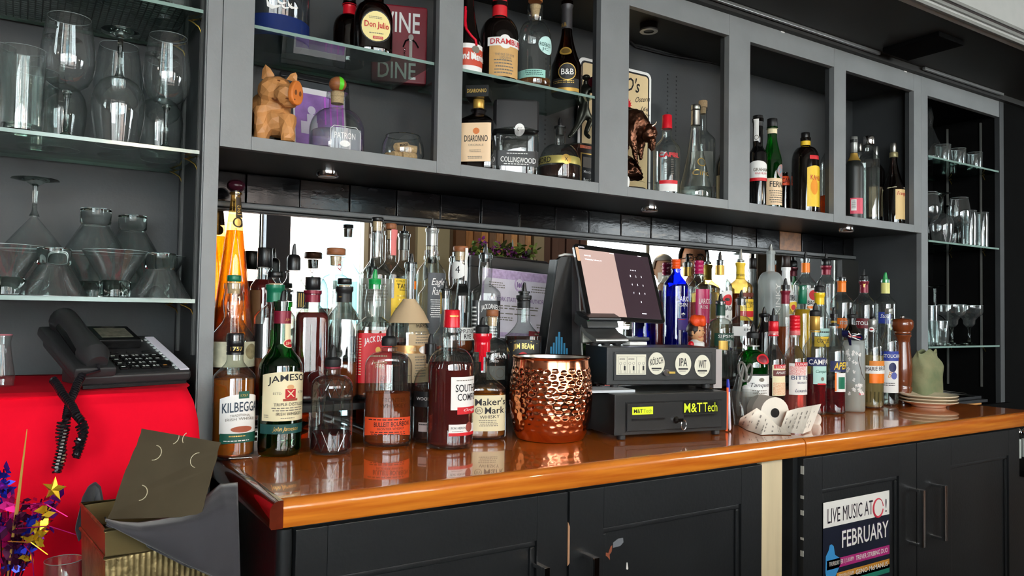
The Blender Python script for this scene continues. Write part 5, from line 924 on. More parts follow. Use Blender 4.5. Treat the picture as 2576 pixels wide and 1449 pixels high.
for r in range(4):
    for c in range(5):
        a = .076+c*.0188-(0 if r else 0); b = .088-r*.0175-.018; sz = .0130 if c in (0, 4) else .0155
        k = obj('key', pbox(a, a+sz, b, b+.0105, 0., .0045), PD, ph, bev=.001)
        s_ = [['', '1', '2', '3', ''], ['', '4', '5', '6', ''], ['', '7', '8', '9', ''], ['', '*', '0', '#', '']][r][c]
        if s_: obj('lettering', text4(s_, tp(a+.003, b+.0085, .0048), tp(a+.0075, b+.0085, .0048), tp(a+.003, b+.0025, .0048), bold=.04), PG, k, 0); obj('lettering', join(*[quad4(tp(a+.0095, b+.008-j*.0025, .0048), tp(a+.0145, b+.008-j*.0025, .0048), tp(a+.0095, b+.0065-j*.0025, .0048)) for j in range(2)]), PG, k, 0)
        else: obj('lettering', quad4(tp(a+.003, b+.007, .0048), tp(a+sz-.003, b+.007, .0048), tp(a+.003, b+.004, .0048)), M('orange_key_print', (210, 140, 50), .5) if r == 3 and c == 4 else PG, k, 0)
for c in range(3): obj('soft_key', pbox(.086+c*.029, .101+c*.029, .096, .101, 0, .003), PD, ph, bev=.001)
obj('label_strip', pbox(.180, .198, .006, .178, 0, .0025), M('strip_white', (222, 220, 232), .5), ph, bev=.001)
for i in range(11): obj('line_key', pbox(.1735, .1790, .012+i*.0148, .018+i*.0148, 0, .003), M('line_key_grey', (180, 190, 190), .4), ph, bev=.0008)
c0_ = tp(.1625, .036, .002); obj('navigation_ring', join(*[tube([c0_+e*.0135*math.cos(a)+u*.0135*math.sin(a) for a in [2*math.pi*i/20 for i in range(20)]], .0012, 6, True), slab([c0_+e*.012*math.cos(a)+u*.012*math.sin(a) for a in [2*math.pi*i/20 for i in range(20)]], np.cross(e, u)*.003)]), PD, ph)
for a, b in ((.157, .066), (.168, .068), (.157, .076), (.168, .078)): obj('small_key', pbox(a-.004, a+.004, b-.003, b+.003, 0, .003), PD, ph, bev=.0008)
obj('name_plate', pbox(.156, .169, .158, .166, 0, .0012), M('plate_grey', (160, 162, 160), .4), ph); pass
def coil(pts, r, turns):
    P = [np.asarray(p, float) for p in pts]; L = [0]
    for a, b_ in zip(P, P[1:]): L.append(L[-1]+np.linalg.norm(b_-a))
    out = []; N = turns*9
    for i in range(N+1):
        s_ = L[-1]*i/N; j = max(0, min(np.searchsorted(L, s_)-1, len(P)-2)); t = (s_-L[j])/max(1e-6, L[j+1]-L[j]); p = P[j]*(1-t)+P[j+1]*t; uu, ww = _frame(P[j+1]-P[j]); a = 2*math.pi*i/9
        out.append(p+r*(math.cos(a)*uu+math.sin(a)*ww))
    return out
Yc_ = lambda y: -.128-.09*min(1, max(0, (y-945)/110))
cpt = [at(x, y, Y=Yc_(y)) for x, y in ((207, 945), (196, 962), (188, 985), (176, 1008), (172, 1028), (168, 1050), (166, 1075), (160, 1100), (154, 1125), (148, 1150), (140, 1180), (143, 1186), (152, 1165), (158, 1140), (150, 1095), (155, 1062))]
cpt2 = [at(x, y, Y=Yc_(y)-.012) for x, y in ((133, 955), (146, 972), (156, 990), (168, 1005), (182, 1022), (192, 1044), (206, 1060), (214, 1082), (205, 1102), (192, 1118), (196, 1140), (190, 1150), (200, 1128), (210, 1096), (200, 1070))]
cd_ = obj('cord', join(tube(coil(cpt, .0052, 52), .0021, 5), tube(coil(cpt2, .0052, 46), .0021, 5), tube([tp(.03, .002, .02), tp(.03, -.008, .012), cpt[0]], .003, 6)), M('cord_black', (24, 22, 26), .22, coat=.3), ph); cd_['label'] = 'black coiled cord hanging in two strands over the cloth'
# ---------------------------------------------------------------- side table with bin, cardboard, foil centrepiece, shot glass
ZTB = .70
stb = thing('side_table', 'low black side table under the gold bin at the lower left', 'table', (-.5, -.66, 0))
obj('table_top', box(-1.0, -.03, -1.0, -.30, ZTB-.03, ZTB), BLACKP, stb, bev=.003)
for x in (-.98, -.07):
    for y in (-.98, -.34): obj('leg', box(x, x+.04, y, y+.04, 0, ZTB-.03), BLACKP, stb)
GB = M('antique_gold_tin', (156, 138, 96), .38, .85, var=.35, vs=30, bump=.15, bs=90)
BLc, FLc = at(203, 1265, Z=.965), at(264, 1345, Z=.95); FLc[2] = .955; BLc = at(203, 1268, Z=.955)
a_ = BLc-FLc; a_[2] = 0; La = np.linalg.norm(a_); a_ /= La; La = max(La, .12); f_ = np.array([a_[1], -a_[0], 0]); f_ = f_ if f_[0] > 0 else -f_; BW = .165; BH = .955-ZTB-.001
bn = thing('gold_bin', 'square antique gold ribbed tin bin draped with a dark napkin', 'bin', FLc+f_*BW/2+a_*La/2-np.array([0, 0, BH]))
def bp(i, j, h):
    k = 1-.12*(1-h); c = FLc+f_*BW/2+a_*La/2; return c+f_*(i-.5)*BW*k+a_*(j-.5)*La*k+np.array([0, 0, -BH*(1-h)])
def binface(p0, p1, ribs):
    V = []; Fc = []; N = ribs*4
    for r_, h in enumerate((0, .1, .84, .86)):
        for i in range(N+1):
            t = i/N; q = bp(p0[0]+(p1[0]-p0[0])*t, p0[1]+(p1[1]-p0[1])*t, h); nn = np.cross(np.array([0, 0, 1.]), bp(*p1, h)-bp(*p0, h)); nn /= np.linalg.norm(nn); V.append(tuple(q-nn*(.0016 if i % 4 in (1, 2) and r_ in (1, 2) else 0)))
    for r_ in range(3):
        for i in range(N): a = r_*(N+1)+i; Fc.append((a, a+1, a+N+2, a+N+1))
    return V, Fc
def wall4(h0, h1, o=0.): return join(*[([tuple(bp(*p, h0)), tuple(bp(*q, h0)), tuple(bp(*q, h1)), tuple(bp(*p, h1))], [(0, 1, 2, 3)]) for p, q in (((0-o, 0-o), (1+o, 0-o)), ((1+o, -o), (1+o, 1+o)), ((1+o, 1+o), (-o, 1+o)), ((-o, 1+o), (-o, -o)))])
obj('body', join(binface((0, 0), (1, 0), 22), binface((1, 0), (1, 1), 16), binface((1, 1), (0, 1), 22), ([tuple(bp(0, 0, 0)), tuple(bp(1, 0, 0)), tuple(bp(1, 1, 0)), tuple(bp(0, 1, 0))], [(0, 1, 2, 3)]), ([tuple(bp(0, 1, 0)), tuple(bp(0, 0, 0)), tuple(bp(0, 0, .86)), tuple(bp(0, 1, .86))], [(0, 1, 2, 3)])), GB, bn, 30)
obj('collar', wall4(.86, 1.0), M('plain_gold_tin', (160, 142, 98), .3, .85), bn, 0)
rr = [bp(*p, 1.) for p in ((0, 0), (1, 0), (1, 1), (0, 1))]; obj('rim', tube(rr, .0025, 8, True), GB, bn); obj('bead', tube([bp(*p, .86) for p in ((-.005, -.005), (1.005, -.005), (1.005, 1.005), (-.005, 1.005))], .0028, 8, True), GB, bn)
NAP = M('napkin_charcoal', (50, 49, 54), .85, sheen=.25, bump=.05, bs=600); DF = dep(FLc); DR = dep(bp(1, 0, 1)); DBk = dep(bp(.5, .8, 1))
top = [(266, 1304), (300, 1311), (345, 1313), (400, 1305), (450, 1294), (490, 1274), (525, 1240), (555, 1216), (598, 1213)]
mid = [(268, 1310), (310, 1326), (360, 1338), (415, 1338), (465, 1338), (505, 1335), (540, 1322), (572, 1310), (601, 1320)]
bot = [(268, 1318), (320, 1345), (370, 1370), (425, 1397), (475, 1422), (520, 1440), (550, 1456), (585, 1480), (606, 1500)]
low = [(268, 1320), (322, 1347), (372, 1373), (428, 1401), (478, 1427), (524, 1447), (556, 1470), (590, 1520), (608, 1560)]
def nap(u, v):
    rows = (top, mid, bot, low); t = v*3; j = min(int(t), 2); f = t-j; U = u*8; i = min(int(U), 7); g = U-i
    p = [[rows[r][i][k]*(1-g)+rows[r][i+1][k]*g for k in (0, 1)] for r in (j, j+1)]; x = p[0][0]*(1-f)+p[1][0]*f; y = p[0][1]*(1-f)+p[1][1]*f
    D = DF+(DR-DF)*u+(.034*max(0, 1-v/.14)-.014-.012*math.sin(math.pi*min(1, v*1.2)))+.006*math.sin(u*13+v*5)*v
    if u > .55 and v < .2: D += (u-.55)*.03
    return at(x, y, D=D)
nk = obj('dark_napkin', sheet(nap, 48, 24), NAP, None, 80); tag(nk, 'dark charcoal cloth napkin hanging over the front of the gold bin', 'napkin')
m_ = nk.modifiers.new('thickness', 'SOLIDIFY'); m_.thickness = .002
t2 = [(197, 1362), (188, 1330), (198, 1290), (208, 1250), (222, 1222), (240, 1211), (254, 1224), (260, 1255), (266, 1290), (268, 1306)]
def tuft(u, v):
    U = u*9; i = min(int(U), 8); g = U-i; x = t2[i][0]*(1-g)+t2[i+1][0]*g; y = t2[i][1]*(1-g)+t2[i+1][1]*g; cx, cyy = 236, 1292
    return at(x+(cx-x)*v*.85, y+(cyy-y)*v*.6, D=DBk-.01+(.03*v)+.008*math.sin(u*9+v*3))
tf = obj('napkin_corner', sheet(tuft, 30, 8), NAP, nk, 80); m_ = tf.modifiers.new('thickness', 'SOLIDIFY'); m_.thickness = .002
# cardboard sheet
KB = M('black_gold_card', (84, 74, 56), .45, .5, var=.12, vs=14); Dk = (DF+DBk)/2
TLk, TRk, BRk, BLk = [at(x, y, D=Dk+d) for x, y, d in ((356, 1078, .03), (556, 1113, .02), (506, 1300, -.025), (268, 1306, -.02))]
ks = [TLk+(TRk-TLk)*t for t in (0, .2, .4, .6, .8, 1)]; rn = random.Random(2)
edge_r = [TRk+(BRk-TRk)*t+(TLk-TRk)*rn.uniform(0, .012) for t in np.linspace(.06, 1, 14)]; edge_l = [BLk+(TLk-BLk)*t+(TRk-TLk)*rn.uniform(0, .02) for t in np.linspace(.06, .95, 14)]
nrm = np.cross(TRk-TLk, BLk-TLk); nrm /= np.linalg.norm(nrm); nrm = -nrm if nrm @ (CAM-TLk) < 0 else nrm
kb = thing('cardboard_sheet', 'black and gold perforated cardboard sheet sticking out of the gold bin', 'cardboard', BLk)
obj('card', slab(ks+edge_r+[BLk]+edge_l, -nrm*.0012), KB, kb, 0); kf = Face(TLk, TRk-TLk, np.cross(nrm, TRk-TLk) if (np.cross(nrm, TRk-TLk) @ (BLk-TLk)) > 0 else -np.cross(nrm, TRk-TLk))
for px, py, a0, a1 in ((388, 1139, -1.6, 1.5), (498, 1158, 1.6, 4.6), (352, 1240, -1.6, 1.3), (460, 1262, 1.6, 4.6), (432, 1100, -.4, 1.), (478, 1104, 2.4, 3.9)):
    uu, vv = kf.uv(px, py); obj('cut_line', tube([kf.p(uu+.0105*math.cos(a), vv+.0105*math.sin(a), .0005) for a in np.linspace(a0, a1, 10)], .0006, 5), M('cut_pale', (190, 180, 150), .6), kb)
# foil centrepiece
DCN = 1.10
FO = {k: M('foil_'+k, c, .25, .65) for k, c in dict(purple=(140, 40, 165), magenta=(220, 30, 130), blue=(44, 58, 210), gold=(226, 184, 44), green=(14, 165, 105), plum=(84, 26, 66)).items()}
P0 = at(12, 1449, D=DCN); fc = thing('foil_centrepiece', 'metallic foil party centrepiece with star and tinsel at the lower left corner', 'decoration', (P0[0], P0[1], ZTB))
rn = random.Random(11)
obj('foil_wrap', (lambda vf: ([(v[0]+rn.uniform(-.004, .004), v[1]+rn.uniform(-.004, .004), v[2]+rn.uniform(-.004, .004)) for v in vf[0]], vf[1]))(lathe(P0[0], P0[1], [(.02, ZTB+.0055), (.034, ZTB+.03), (.03, ZTB+.07), (.02, ZTB+.095), (.032, ZTB+.118)], 14, cap=False)), FO['green'], fc, 0)
obj('foil_collar', (lambda vf: ([(v[0]+rn.uniform(-.005, .005), v[1]+rn.uniform(-.005, .005), v[2]+rn.uniform(-.006, .006)) for v in vf[0]], vf[1]))(lathe(P0[0], P0[1], [(.019, ZTB+.09), (.03, ZTB+.115), (.036, ZTB+.132)], 14, cap=False)), FO['gold'], fc, 0)
base_ = P0.copy(); base_[2] = ZTB+.10
tips = [(68, 1080), (150, 1232), (105, 1255), (125, 1270), (60, 1262), (10, 1180), (-30, 1150), (20, 1230), (-40, 1260), (45, 1300), (85, 1300), (115, 1290)]
st = [];
for i, (x, y) in enumerate(tips):
    tp_ = at(x, y, D=DCN-.03+.02*(i % 3)); mid_ = (base_+tp_)/2+np.array([.004*math.sin(i), 0, .012])
    if i == 0: obj('gold_pick', tube([base_, (base_+tp_)/2, tp_], [.0016, .003, .0006], 6), M('gold_pick', (222, 176, 90), .35, .4), fc); continue
    obj('stem', tube([base_, mid_, tp_], .0011, 5), FO['plum'], fc)
    k = ('blue', 'purple', 'magenta', 'gold', 'plum')[i % 5]; bits = []
    for j in range(34):
        t = rn.uniform(.45, 1); c = base_*(1-t)**2+2*mid_*t*(1-t)+tp_*t*t; c = c+np.array([rn.gauss(0, .005) for _ in range(3)]); d1 = np.array([rn.gauss(0, 1) for _ in range(3)]); d1 /= np.linalg.norm(d1); d2 = np.cross(d1, [rn.gauss(0, 1), 1, 0]); d2 /= np.linalg.norm(d2); s_ = rn.uniform(.005, .013)
        bits.append(([tuple(c-d1*s_), tuple(c+d2*s_*.5), tuple(c+d1*s_), tuple(c-d2*s_*.5)], [(0, 1, 2, 3)]))
    o = obj('tinsel', join(*bits), FO[k], fc, 0); o['kind'] = 'stuff'
sc_ = at(136, 1230, D=DCN-.04); sv = [tuple(sc_+RT*(.0175 if i % 2 == 0 else .0075)*math.cos(i*math.pi/5+.2)+UP*(.0175 if i % 2 == 0 else .0075)*math.sin(i*math.pi/5+.2)) for i in range(10)]
obj('gold_star', ([tuple(sc_-FW*.006)]+sv+[tuple(sc_+FW*.004)], [(0, 1+i, 1+(i+1) % 10) for i in range(10)]+[(11, 1+(i+1) % 10, 1+i) for i in range(10)]), FO['gold'], fc, 0)
for i, (x, y, x2, y2) in enumerate(((20, 1362, 120, 1395), (60, 1370, 85, 1449), (50, 1268, 170, 1300), (40, 1330, 190, 1345))):
    obj('curling_ribbon', tube([at(x, y, D=DCN-.03), at((x+x2)/2+8, (y+y2)/2-14, D=DCN-.05), at(x2, y2, D=DCN-.04)], .0008, 4), FO['gold' if i == 0 else 'magenta'], fc)
p = at(160, 1420, D=1.13); tumbler(p[0], p[1], ZTB, .0257, at(160, 1408, D=1.13)[2]-ZTB, 'thick clear tumbler at the bottom edge beside the gold bin', nm='tumbler', thick=.018)
# ---------------------------------------------------------------- copper mug
p = at(1384, 1116, Z=.95); D = dep(p)+.075; ppm = FPX/D; c = at(1384, 1100, D=D); mx, my = c[0], c[1]; zt_ = at(1384, 903, D=D-.02)[2]
prm = [(76, 0), (84, .012), (92, .10), (101, .3), (104.5, .5), (104, .66), (101, .8), (97, .92), (96, .97)]
def mugp(v):
    for (r0, v0), (r1, v1) in zip(prm, prm[1:]):
        if v <= v1: t = (v-v0)/(v1-v0); t = t*t*(3-2*t) if 0 else t; return (r0+(r1-r0)*t)/ppm
    return prm[-1][0]/ppm
HM = zt_-.9505; NU, NV = 300, 110; rows = 12; cols = 32
def mugf(u, v):
    r = mugp(v); d = 0
    if .06 < v < .90:
        rv = (v-.06)/.84*rows
        for j in (int(rv)-1, int(rv), int(rv)+1):
            if 0 <= j < rows:
                jt = (math.sin(j*12.9)*43758.5) % 1; uu = u*cols+.5*(j % 2); k = round(uu); k_ = k % cols; du = (uu-k+.17*math.sin(k_*7.1+j*3.7)); dv = rv-(j+.5)-.17*math.sin(k_*3.3+j*2.1)
                q = math.hypot(du*1.0, dv*1.0)
                if q < .44: d = max(d, .0024*(1-(q/.44)**2)*(.2+.8*min(1, max(0, v-.1)*1.8)))
    a = 2*math.pi*u; r -= d
    return mx+r*math.cos(a), my+r*math.sin(a), .9505+HM*v
mg = thing('copper_mug', 'large hammered copper mug between the bourbon bottles and the cash drawers', 'mug', (mx, my, .9505))
COP = M('polished_copper', (236, 150, 112), .14, 1.)
obj('body', sheet(mugf, NU, NV), COP, mg, 60)
R1 = mugp(1); zt2 = .9505+HM
obj('rim', lathe(mx, my, [(R1-.001, zt2-.002), (R1+.0025, zt2+.001), (R1+.003, zt2+.004), (R1+.0005, zt2+.006), (R1-.003, zt2+.004)], 64, cap=False), COP, mg, 60)
obj('lining', lathe(mx, my, [(R1-.0022, zt2+.004), (R1-.004, zt2-.01), (R1+.002, zt2-.09), (R1-.012, .958), (.002, .956)], 48, cap=False), MT['steel'], mg, 60); obj('base', lathe(mx, my, [(.002, .951), (prm[0][0]/ppm, .9515)], 48, cap=False), COP, mg, 0)
# ---------------------------------------------------------------- cash drawers
CDM = M('cash_drawer_black', (30, 31, 32), .38, bump=.05, bs=900); CDF = M('cash_drawer_front', (25, 26, 27), .42, bump=.05, bs=900); STK = M('sticker_cream', (222, 216, 196), .55, var=.04)
def drawer(o, w, d, h, a, label):
    e = np.array([math.cos(a), math.sin(a), 0]); n = np.array([-math.sin(a), math.cos(a), 0]); o = np.array(o)
    t = thing('cash_drawer', label, 'cash drawer', o+e*w/2+n*d/2-np.array([0, 0, .011]))
    obj('case', obox(o, e*w, n*d, (0, 0, h)), CDM, t, bev=.0025)
    for i, j in ((.08, .06), (.92, .06), (.08, .9), (.92, .9)): q = o+e*w*i+n*d*j; obj('foot', lathe(q[0], q[1], [(.009, q[2]-.0108), (.0105, q[2]-.009), (.0105, q[2]+.001)], 14), MT['rub'], t)
    f = Face(o+[0, 0, h], e, (0, 0, -1)); return t, f, o, e, n
t, f, o, e, n = drawer((.8437, -.2348, .9618), .3216, .20, .0967, -.1771, 'lower black cash drawer with two yellow bank stickers')
dr = obj('drawer_front', f.plate(.032, .302, .022, .087, .004), CDF, t, bev=.0012); obj('gap', f.plate(.029, .305, .019, .090, .0008), MT['blk'], t)
def sticker(par, f, x0, x1, y0, y1, mat, nm='sticker', h=.0048): 
    a, b_ = f.uv(x0, y0); c_, d__ = f.uv(x1, y1); return obj(nm, f.plate(a, c_, b_, d__, h, .004), mat, par, 0), (a, c_, b_, d__)
NEON = M('neon_yellow', (222, 240, 40), .5)
s_, (a, c_, b_, d__) = sticker(dr, f, 1588, 1640, 1024, 1041, NEON)
obj('lettering', f.text('M&T', a+.004, a+(c_-a)*.5, b_+.005, d__-.004, .0055, bold=.01), INK, dr, 0); obj('lettering', f.text('Tech', a+(c_-a)*.52, c_-.003, b_+.005, d__-.004, .0055), M('olive_ink', (150, 164, 40), .5), dr, 0)
a, b_ = f.uv(1718, 1014); c_, d__ = f.uv(1801, 1034); obj('sticker', f.plate(a-.003, c_+.003, b_-.004, d__+.003, .0045, .004), M('sticker_black', (24, 26, 24), .3), dr, 0)
obj('lettering', f.text('M&T', a, a+(c_-a)*.54, b_, d__, .0055, bold=.01), NEON, dr, 0); obj('lettering', f.text('Tech', a+(c_-a)*.57, c_, b_, d__, .0055), NEON, dr, 0)
for x0, x1, y0, y1 in ((1587, 1669, 1051, 1058), (1719, 1794, 1042, 1047)): a, b_ = f.uv(x0, y0); c_, d__ = f.uv(x1, y1); obj('slot', f.plate(a, c_, (b_+d__)/2-.003, (b_+d__)/2+.003, .0046, .004), MT['blk'], dr, 0)
a, b_ = f.uv(1695, 1055); lk = obj('lock', f.disc(a, b_, .0085, .0085, .010), MT['chrome'], dr, 40); obj('key', join(f.plate(a+.002, a+.016, b_-.004, b_+.004, .0165, .0155), tube([f.p(a+.019+.007*math.cos(q), b_+.012+.012*math.sin(q), .014) for q in np.linspace(0, 6.28, 16)], .0009, 6, True)), MT['chrome'], dr, 0)
t, f, o, e, n = drawer((.8925, -.1454, 1.0707), .2969, .165, .0939, -.3392, 'upper black cash drawer with round beer stickers and a comic strip sticker')
dr = obj('drawer_front', f.plate(.018, .283, .012, .082, .004), CDF, t, bev=.0012); obj('gap', f.plate(.015, .286, .009, .085, .0008), MT['blk'], t)
cs, (a, c_, b_, d__) = sticker(dr, f, 1549, 1623, 891, 942, STK); obj('panel_lines', join(*[f.plate(a+(c_-a)*k-.0003, a+(c_-a)*k+.0003, b_+.006, d__-.003, .0052, .0048) for k in (.06, .36, .68, .97)]+[f.plate(a+(c_-a)*.06, a+(c_-a)*.97, v-.0003, v+.0003, .0052, .0048) for v in (b_+.006, d__-.003)]), MT['grey_ink'], cs, 0)
fg = []
for k in (.14, .28, .45, .58, .77, .91):
    x0 = a+(c_-a)*k; y0 = b_+(d__-b_)*.45; fg += [tube([f.p(x0+.003*math.cos(q), y0+.0034*math.sin(q), .0052) for q in np.linspace(0, 6.28, 10)], .0003, 4, True), tube([f.p(x0, y0+.0034, .0052), f.p(x0, y0+.016, .0052)], .0004, 4), tube([f.p(x0-.0015, y0+.016, .0052), f.p(x0-.0015, y0+.024, .0052)], .0003, 4), tube([f.p(x0+.0015, y0+.016, .0052), f.p(x0+.0015, y0+.024, .0052)], .0003, 4)]
    if k in (.28, .58, .91): fg.append(f.plate(x0-.0022, x0+.0022, y0+.006, y0+.017, .0053, .0048))
obj('comic_figures', join(*fg), MT['ink'], cs, 0); obj('lettering', join(f.lines(a+(c_-a)*.1, a+(c_-a)*.32, b_+.009, b_+.014, 2, .0054), f.lines(a+(c_-a)*.4, a+(c_-a)*.64, b_+.009, b_+.014, 2, .0054)), MT['ink'], cs, 0)
a, b_ = f.uv(1624, 927); obj('slot', f.plate(.115, .268, b_-.003, b_+.003, .0046, .004), MT['blk'], dr, 0)
for tx, cx, cy_, rx, ry, sl in (('KÖLSCH', 1649.5, 914, 20.5, 28, -.18), ('IPA', 1716.5, 915, 20, 28, 0), ('WIT', 1764.5, 920, 19.5, 27.5, 0)):
    a, b_ = f.uv(cx, cy_); a2 = f.uv(cx+rx, cy_)[0]-a; b2 = f.uv(cx, cy_+ry)[1]-b_
    sk = obj('sticker', f.disc(a, b_, a2, b2, .0052), STK, dr, 40); wd_ = .78 if len(tx) > 3 else .5
    obj('lettering', f.text(tx, a-a2*wd_, a+a2*wd_, b_-b2*.52, b_+b2*.2, .0058, bold=.01, slope=sl), INK, sk, 0); obj('band', f.plate(a-a2*.6, a+a2*.6, b_+b2*.38, b_+b2*.52, .0057, .005), INK, sk, 0); obj('fine_print', f.lines(a-a2*.5, a+a2*.5, b_+b2*.6, b_+b2*.7, 1, .0057), INK, sk, 0)
a, b_ = f.uv(1673, 936); obj('lock', f.disc(a, b_, .0085, .0085, .011), MT['chrome'], dr, 40); obj('key', f.plate(a+.004, a+.02, b_-.0025, b_+.0025, .017, .016), MT['brass'], dr, 0)
ZD = 1.0707+.0939
q = o+e*.02+n*.01; tr_ = obj('paper_tray', obox((.80, -.19, 1.0592), (.12, -.03, 0), (.02, .09, 0), (0, 0, .006)), M('grey_tray', (196, 200, 204), .4)); tag(tr_, 'thin pale grey tray lying between the two cash drawers', 'tray')
gb_ = obj('grey_box', obox(o+e*.300+n*.02+[0, 0, -.0115], e*.024, n*.10, (0, 0, .100)), M('mauve_grey_card', (168, 158, 156), .6)); tag(gb_, 'mauve grey card box standing right of the upper cash drawer', 'box')
# ---------------------------------------------------------------- tablet and stand
a, ti, ro = .0278, .3532, -.0421; e0 = np.array([math.cos(a), math.sin(a), 0]); n0 = np.array([-math.sin(a), math.cos(a), 0]); u0 = math.cos(ti)*np.array([0, 0, 1.])+math.sin(ti)*n0
e1 = math.cos(ro)*e0+math.sin(ro)*u0; u1 = -math.sin(ro)*e0+math.cos(ro)*u0; o1 = np.array([.9134, -.04, 1.2338]); tw, th = .2806, .2149; nn = np.cross(e1, u1)
def rr4(o, e, u, w, h, r): return [o+e*(x+r*math.cos(q))+u*(y+r*math.sin(q)) for x, y, q0 in ((w-r, r, -1.571), (w-r, h-r, 0), (r, h-r, 1.571), (r, r, 3.1416)) for q in np.linspace(q0, q0+1.571, 5)]
tb_ = thing('tablet', 'large tablet till showing a keypad on a black and silver stand', 'tablet', o1+e1*tw/2)
obj('case', slab(rr4(o1, e1, u1, tw, th, .011), -nn*.007), M('tablet_edge', (150, 150, 152), .3, .8), tb_, 30); obj('bezel', slab([p_+nn*.0002 for p_ in rr4(o1, e1, u1, tw, th, .011)], nn*.0006), M('tablet_bezel', (10, 10, 11), .08, coat=.5), tb_, 0)
def screenm(n_, c, s): 
    m = M(n_, c, .12, coat=.3); b_ = m.node_tree.nodes['Principled BSDF']; b_.inputs['Emission Color'].default_value = rgb(*c); b_.inputs['Emission Strength'].default_value = s; return m
tf = Face(o1+u1*th, e1, -u1)
obj('screen', slab([tf.p(.0145, .0145, .0009), tf.p(tw*.497, .0145, .0009), tf.p(tw*.497, th-.010, .0009), tf.p(.0145, th-.010, .0009)], nn*.0003), screenm('screen_mauve', (180, 152, 144), .28), tb_, 0)
obj('screen', slab([tf.p(tw*.497, .0145, .0009), tf.p(tw-.012, .0145, .0009), tf.p(tw-.012, th-.010, .0009), tf.p(tw*.497, th-.010, .0009)], nn*.0003), screenm('screen_dark', (48, 36, 42), .5), tb_, 0)
SW = screenm('screen_text', (235, 232, 240), .7)
obj('lettering', join(tf.text('10:49 AM', .030, .052, .030, .0345, .0016, bold=.03), tf.text('Wednesday, February 16', .030, .088, .041, .047, .0016, bold=.02), tf.lines(.122, .142, .0155, .0205, 1, .0016), tf.lines(.228, .245, .013, .018, 1, .0016), tf.lines(.198, .218, .188, .195, 1, .0016), tf.lines(.014, .04, .0065, .011, 2, .0016)), SW, tb_, 0)
for i, ch in enumerate('123456789 0'):
    if ch == ' ': continue
    x = .184+(i % 3)*.0205; y = .080+(i//3)*.0255; obj('lettering', tf.text(ch, x-.0016, x+.0016, y-.003, y+.003, .0016, bold=.05), SW, tb_, 0)
obj('passcode_dots', join(*[tf.disc(.190+k*.006, .062, .0013, .0017, .0016, 10) for k in range(4)]), SW, tb_, 0)
obj('sticker', slab(rr4(tf.p(.0035, .051, .0012), e1, u1, .0105, .041, .003), nn*.0003), M('sticker_tan', (222, 176, 140), .6), tb_, 0)
SIL = M('stand_silver', (168, 168, 166), .3, .9); sb_ = at(1558, 862, Z=ZD+.006)
# stand: neck behind, hinge, flowing silver foot
def curve_sheet(prof, x0, x1, th_):
    return slab([np.array([x0[0], x0[1], 0])*0+np.array(p_) for p_ in prof], np.asarray(x1))
ed_ = e0*.112; s0 = np.array([.905, -.085, 0.])
prf = [(0, .0065), (-.004, .012), (-.002, .019), (.012, .026), (.035, .034), (.05, .046), (.055, .055), (.062, .055), (.060, .040), (.045, .026), (.02, .014), (.004, .0065)]
ft = obj('foot', slab([s0+n0*a_-n0*.0+np.array([0, 0, ZD+b_]) for a_, b_ in prf], ed_), SIL, tb_, 40, bev=.002)
obj('hinge', slab([s0+e0*.0+n0*a_+np.array([0, 0, ZD+b_]) for a_, b_ in ((.03, .045), (.036, .066), (.052, .078), (.085, .085), (.09, .06), (.062, .045))], e0*.108), M('hinge_grey', (58, 60, 60), .35, .3), tb_, bev=.003)
obj('card_slot', slab([s0+e0*-.004+n0*a_+np.array([0, 0, ZD+b_]) for a_, b_ in ((.022, .064), (.022, .072), (.06, .088), (.08, .088), (.06, .074))], e0*.112), MT['blk'], tb_, bev=.002)
for k in (.012, .052, .09): q = s0+e0*k+n0*.02; obj('foot_pad', lathe(q[0], q[1], [(.011, ZD+.0002), (.012, ZD+.003), (.012, ZD+.0075)], 16), MT['rub'], tb_)
q = s0+n0*.03+e0*.0; obj('lamp_dot', ball(tuple(s0+e0*.006+n0*.034+np.array([0, 0, ZD+.0655])), .0012), screenm('led_green', (40, 220, 90), 1.2), tb_)
# card reader, keyboard, white charger, tower display
q = at(1462, 866, Y=-.10); crd = thing('card_reader', 'silver grey handheld card reader leaning left of the tablet stand', 'card reader', (at(1481, 866, Z=ZD)[0], at(1481, 866, Z=ZD)[1], ZD))
rl = np.array(crd.location); Dq = dep(rl)
A0, A1, A2, A3 = [at(x, y, D=Dq) for x, y in ((1463, 865), (1497, 863), (1503, 780), (1462, 779))]
SR = M('reader_silver', (150, 148, 136), .35, .5)
fwd = np.array([FW[0], FW[1], 0])*.014; dz = ZD+.001-min(A0[2], A1[2]); A0, A1, A2, A3 = [v+[0, 0, max(0, dz)] if i < 2 else v for i, v in enumerate((A0, A1, A2, A3))]
obj('body', slab([A0, A1, A2, A3], fwd), SR, crd, bev=.004, bseg=3); obj('face_plate', slab([A0+(A2-A0)*.12-fwd*.02, A0+(A1-A0)*.78+(A3-A0)*.08-fwd*.02, A0+(A1-A0)*.78+(A3-A0)*.9-fwd*.02, A0+(A1-A0)*.12+(A3-A0)*.9-fwd*.02], -fwd*.04), M('reader_face', (160, 158, 146), .4, .4), crd)
ky = obj('keyboard', obox(s0+e0*.115+n0*.03+[0, 0, ZD+.010], e0*.105, n0*.05, (0, 0, .010)), M('keyboard_black', (30, 31, 32), .4), bev=.002); tag(ky, 'low black keypad box right of the tablet stand', 'keypad')
obj('foot', obox(s0+e0*.2+n0*.045+[0, 0, ZD+.0003], e0*.012, n0*.012, (0, 0, .0102)), MT['rub'], ky); obj('foot', obox(s0+e0*.12+n0*.055+[0, 0, ZD+.0003], e0*.012, n0*.012, (0, 0, .0102)), MT['rub'], ky)
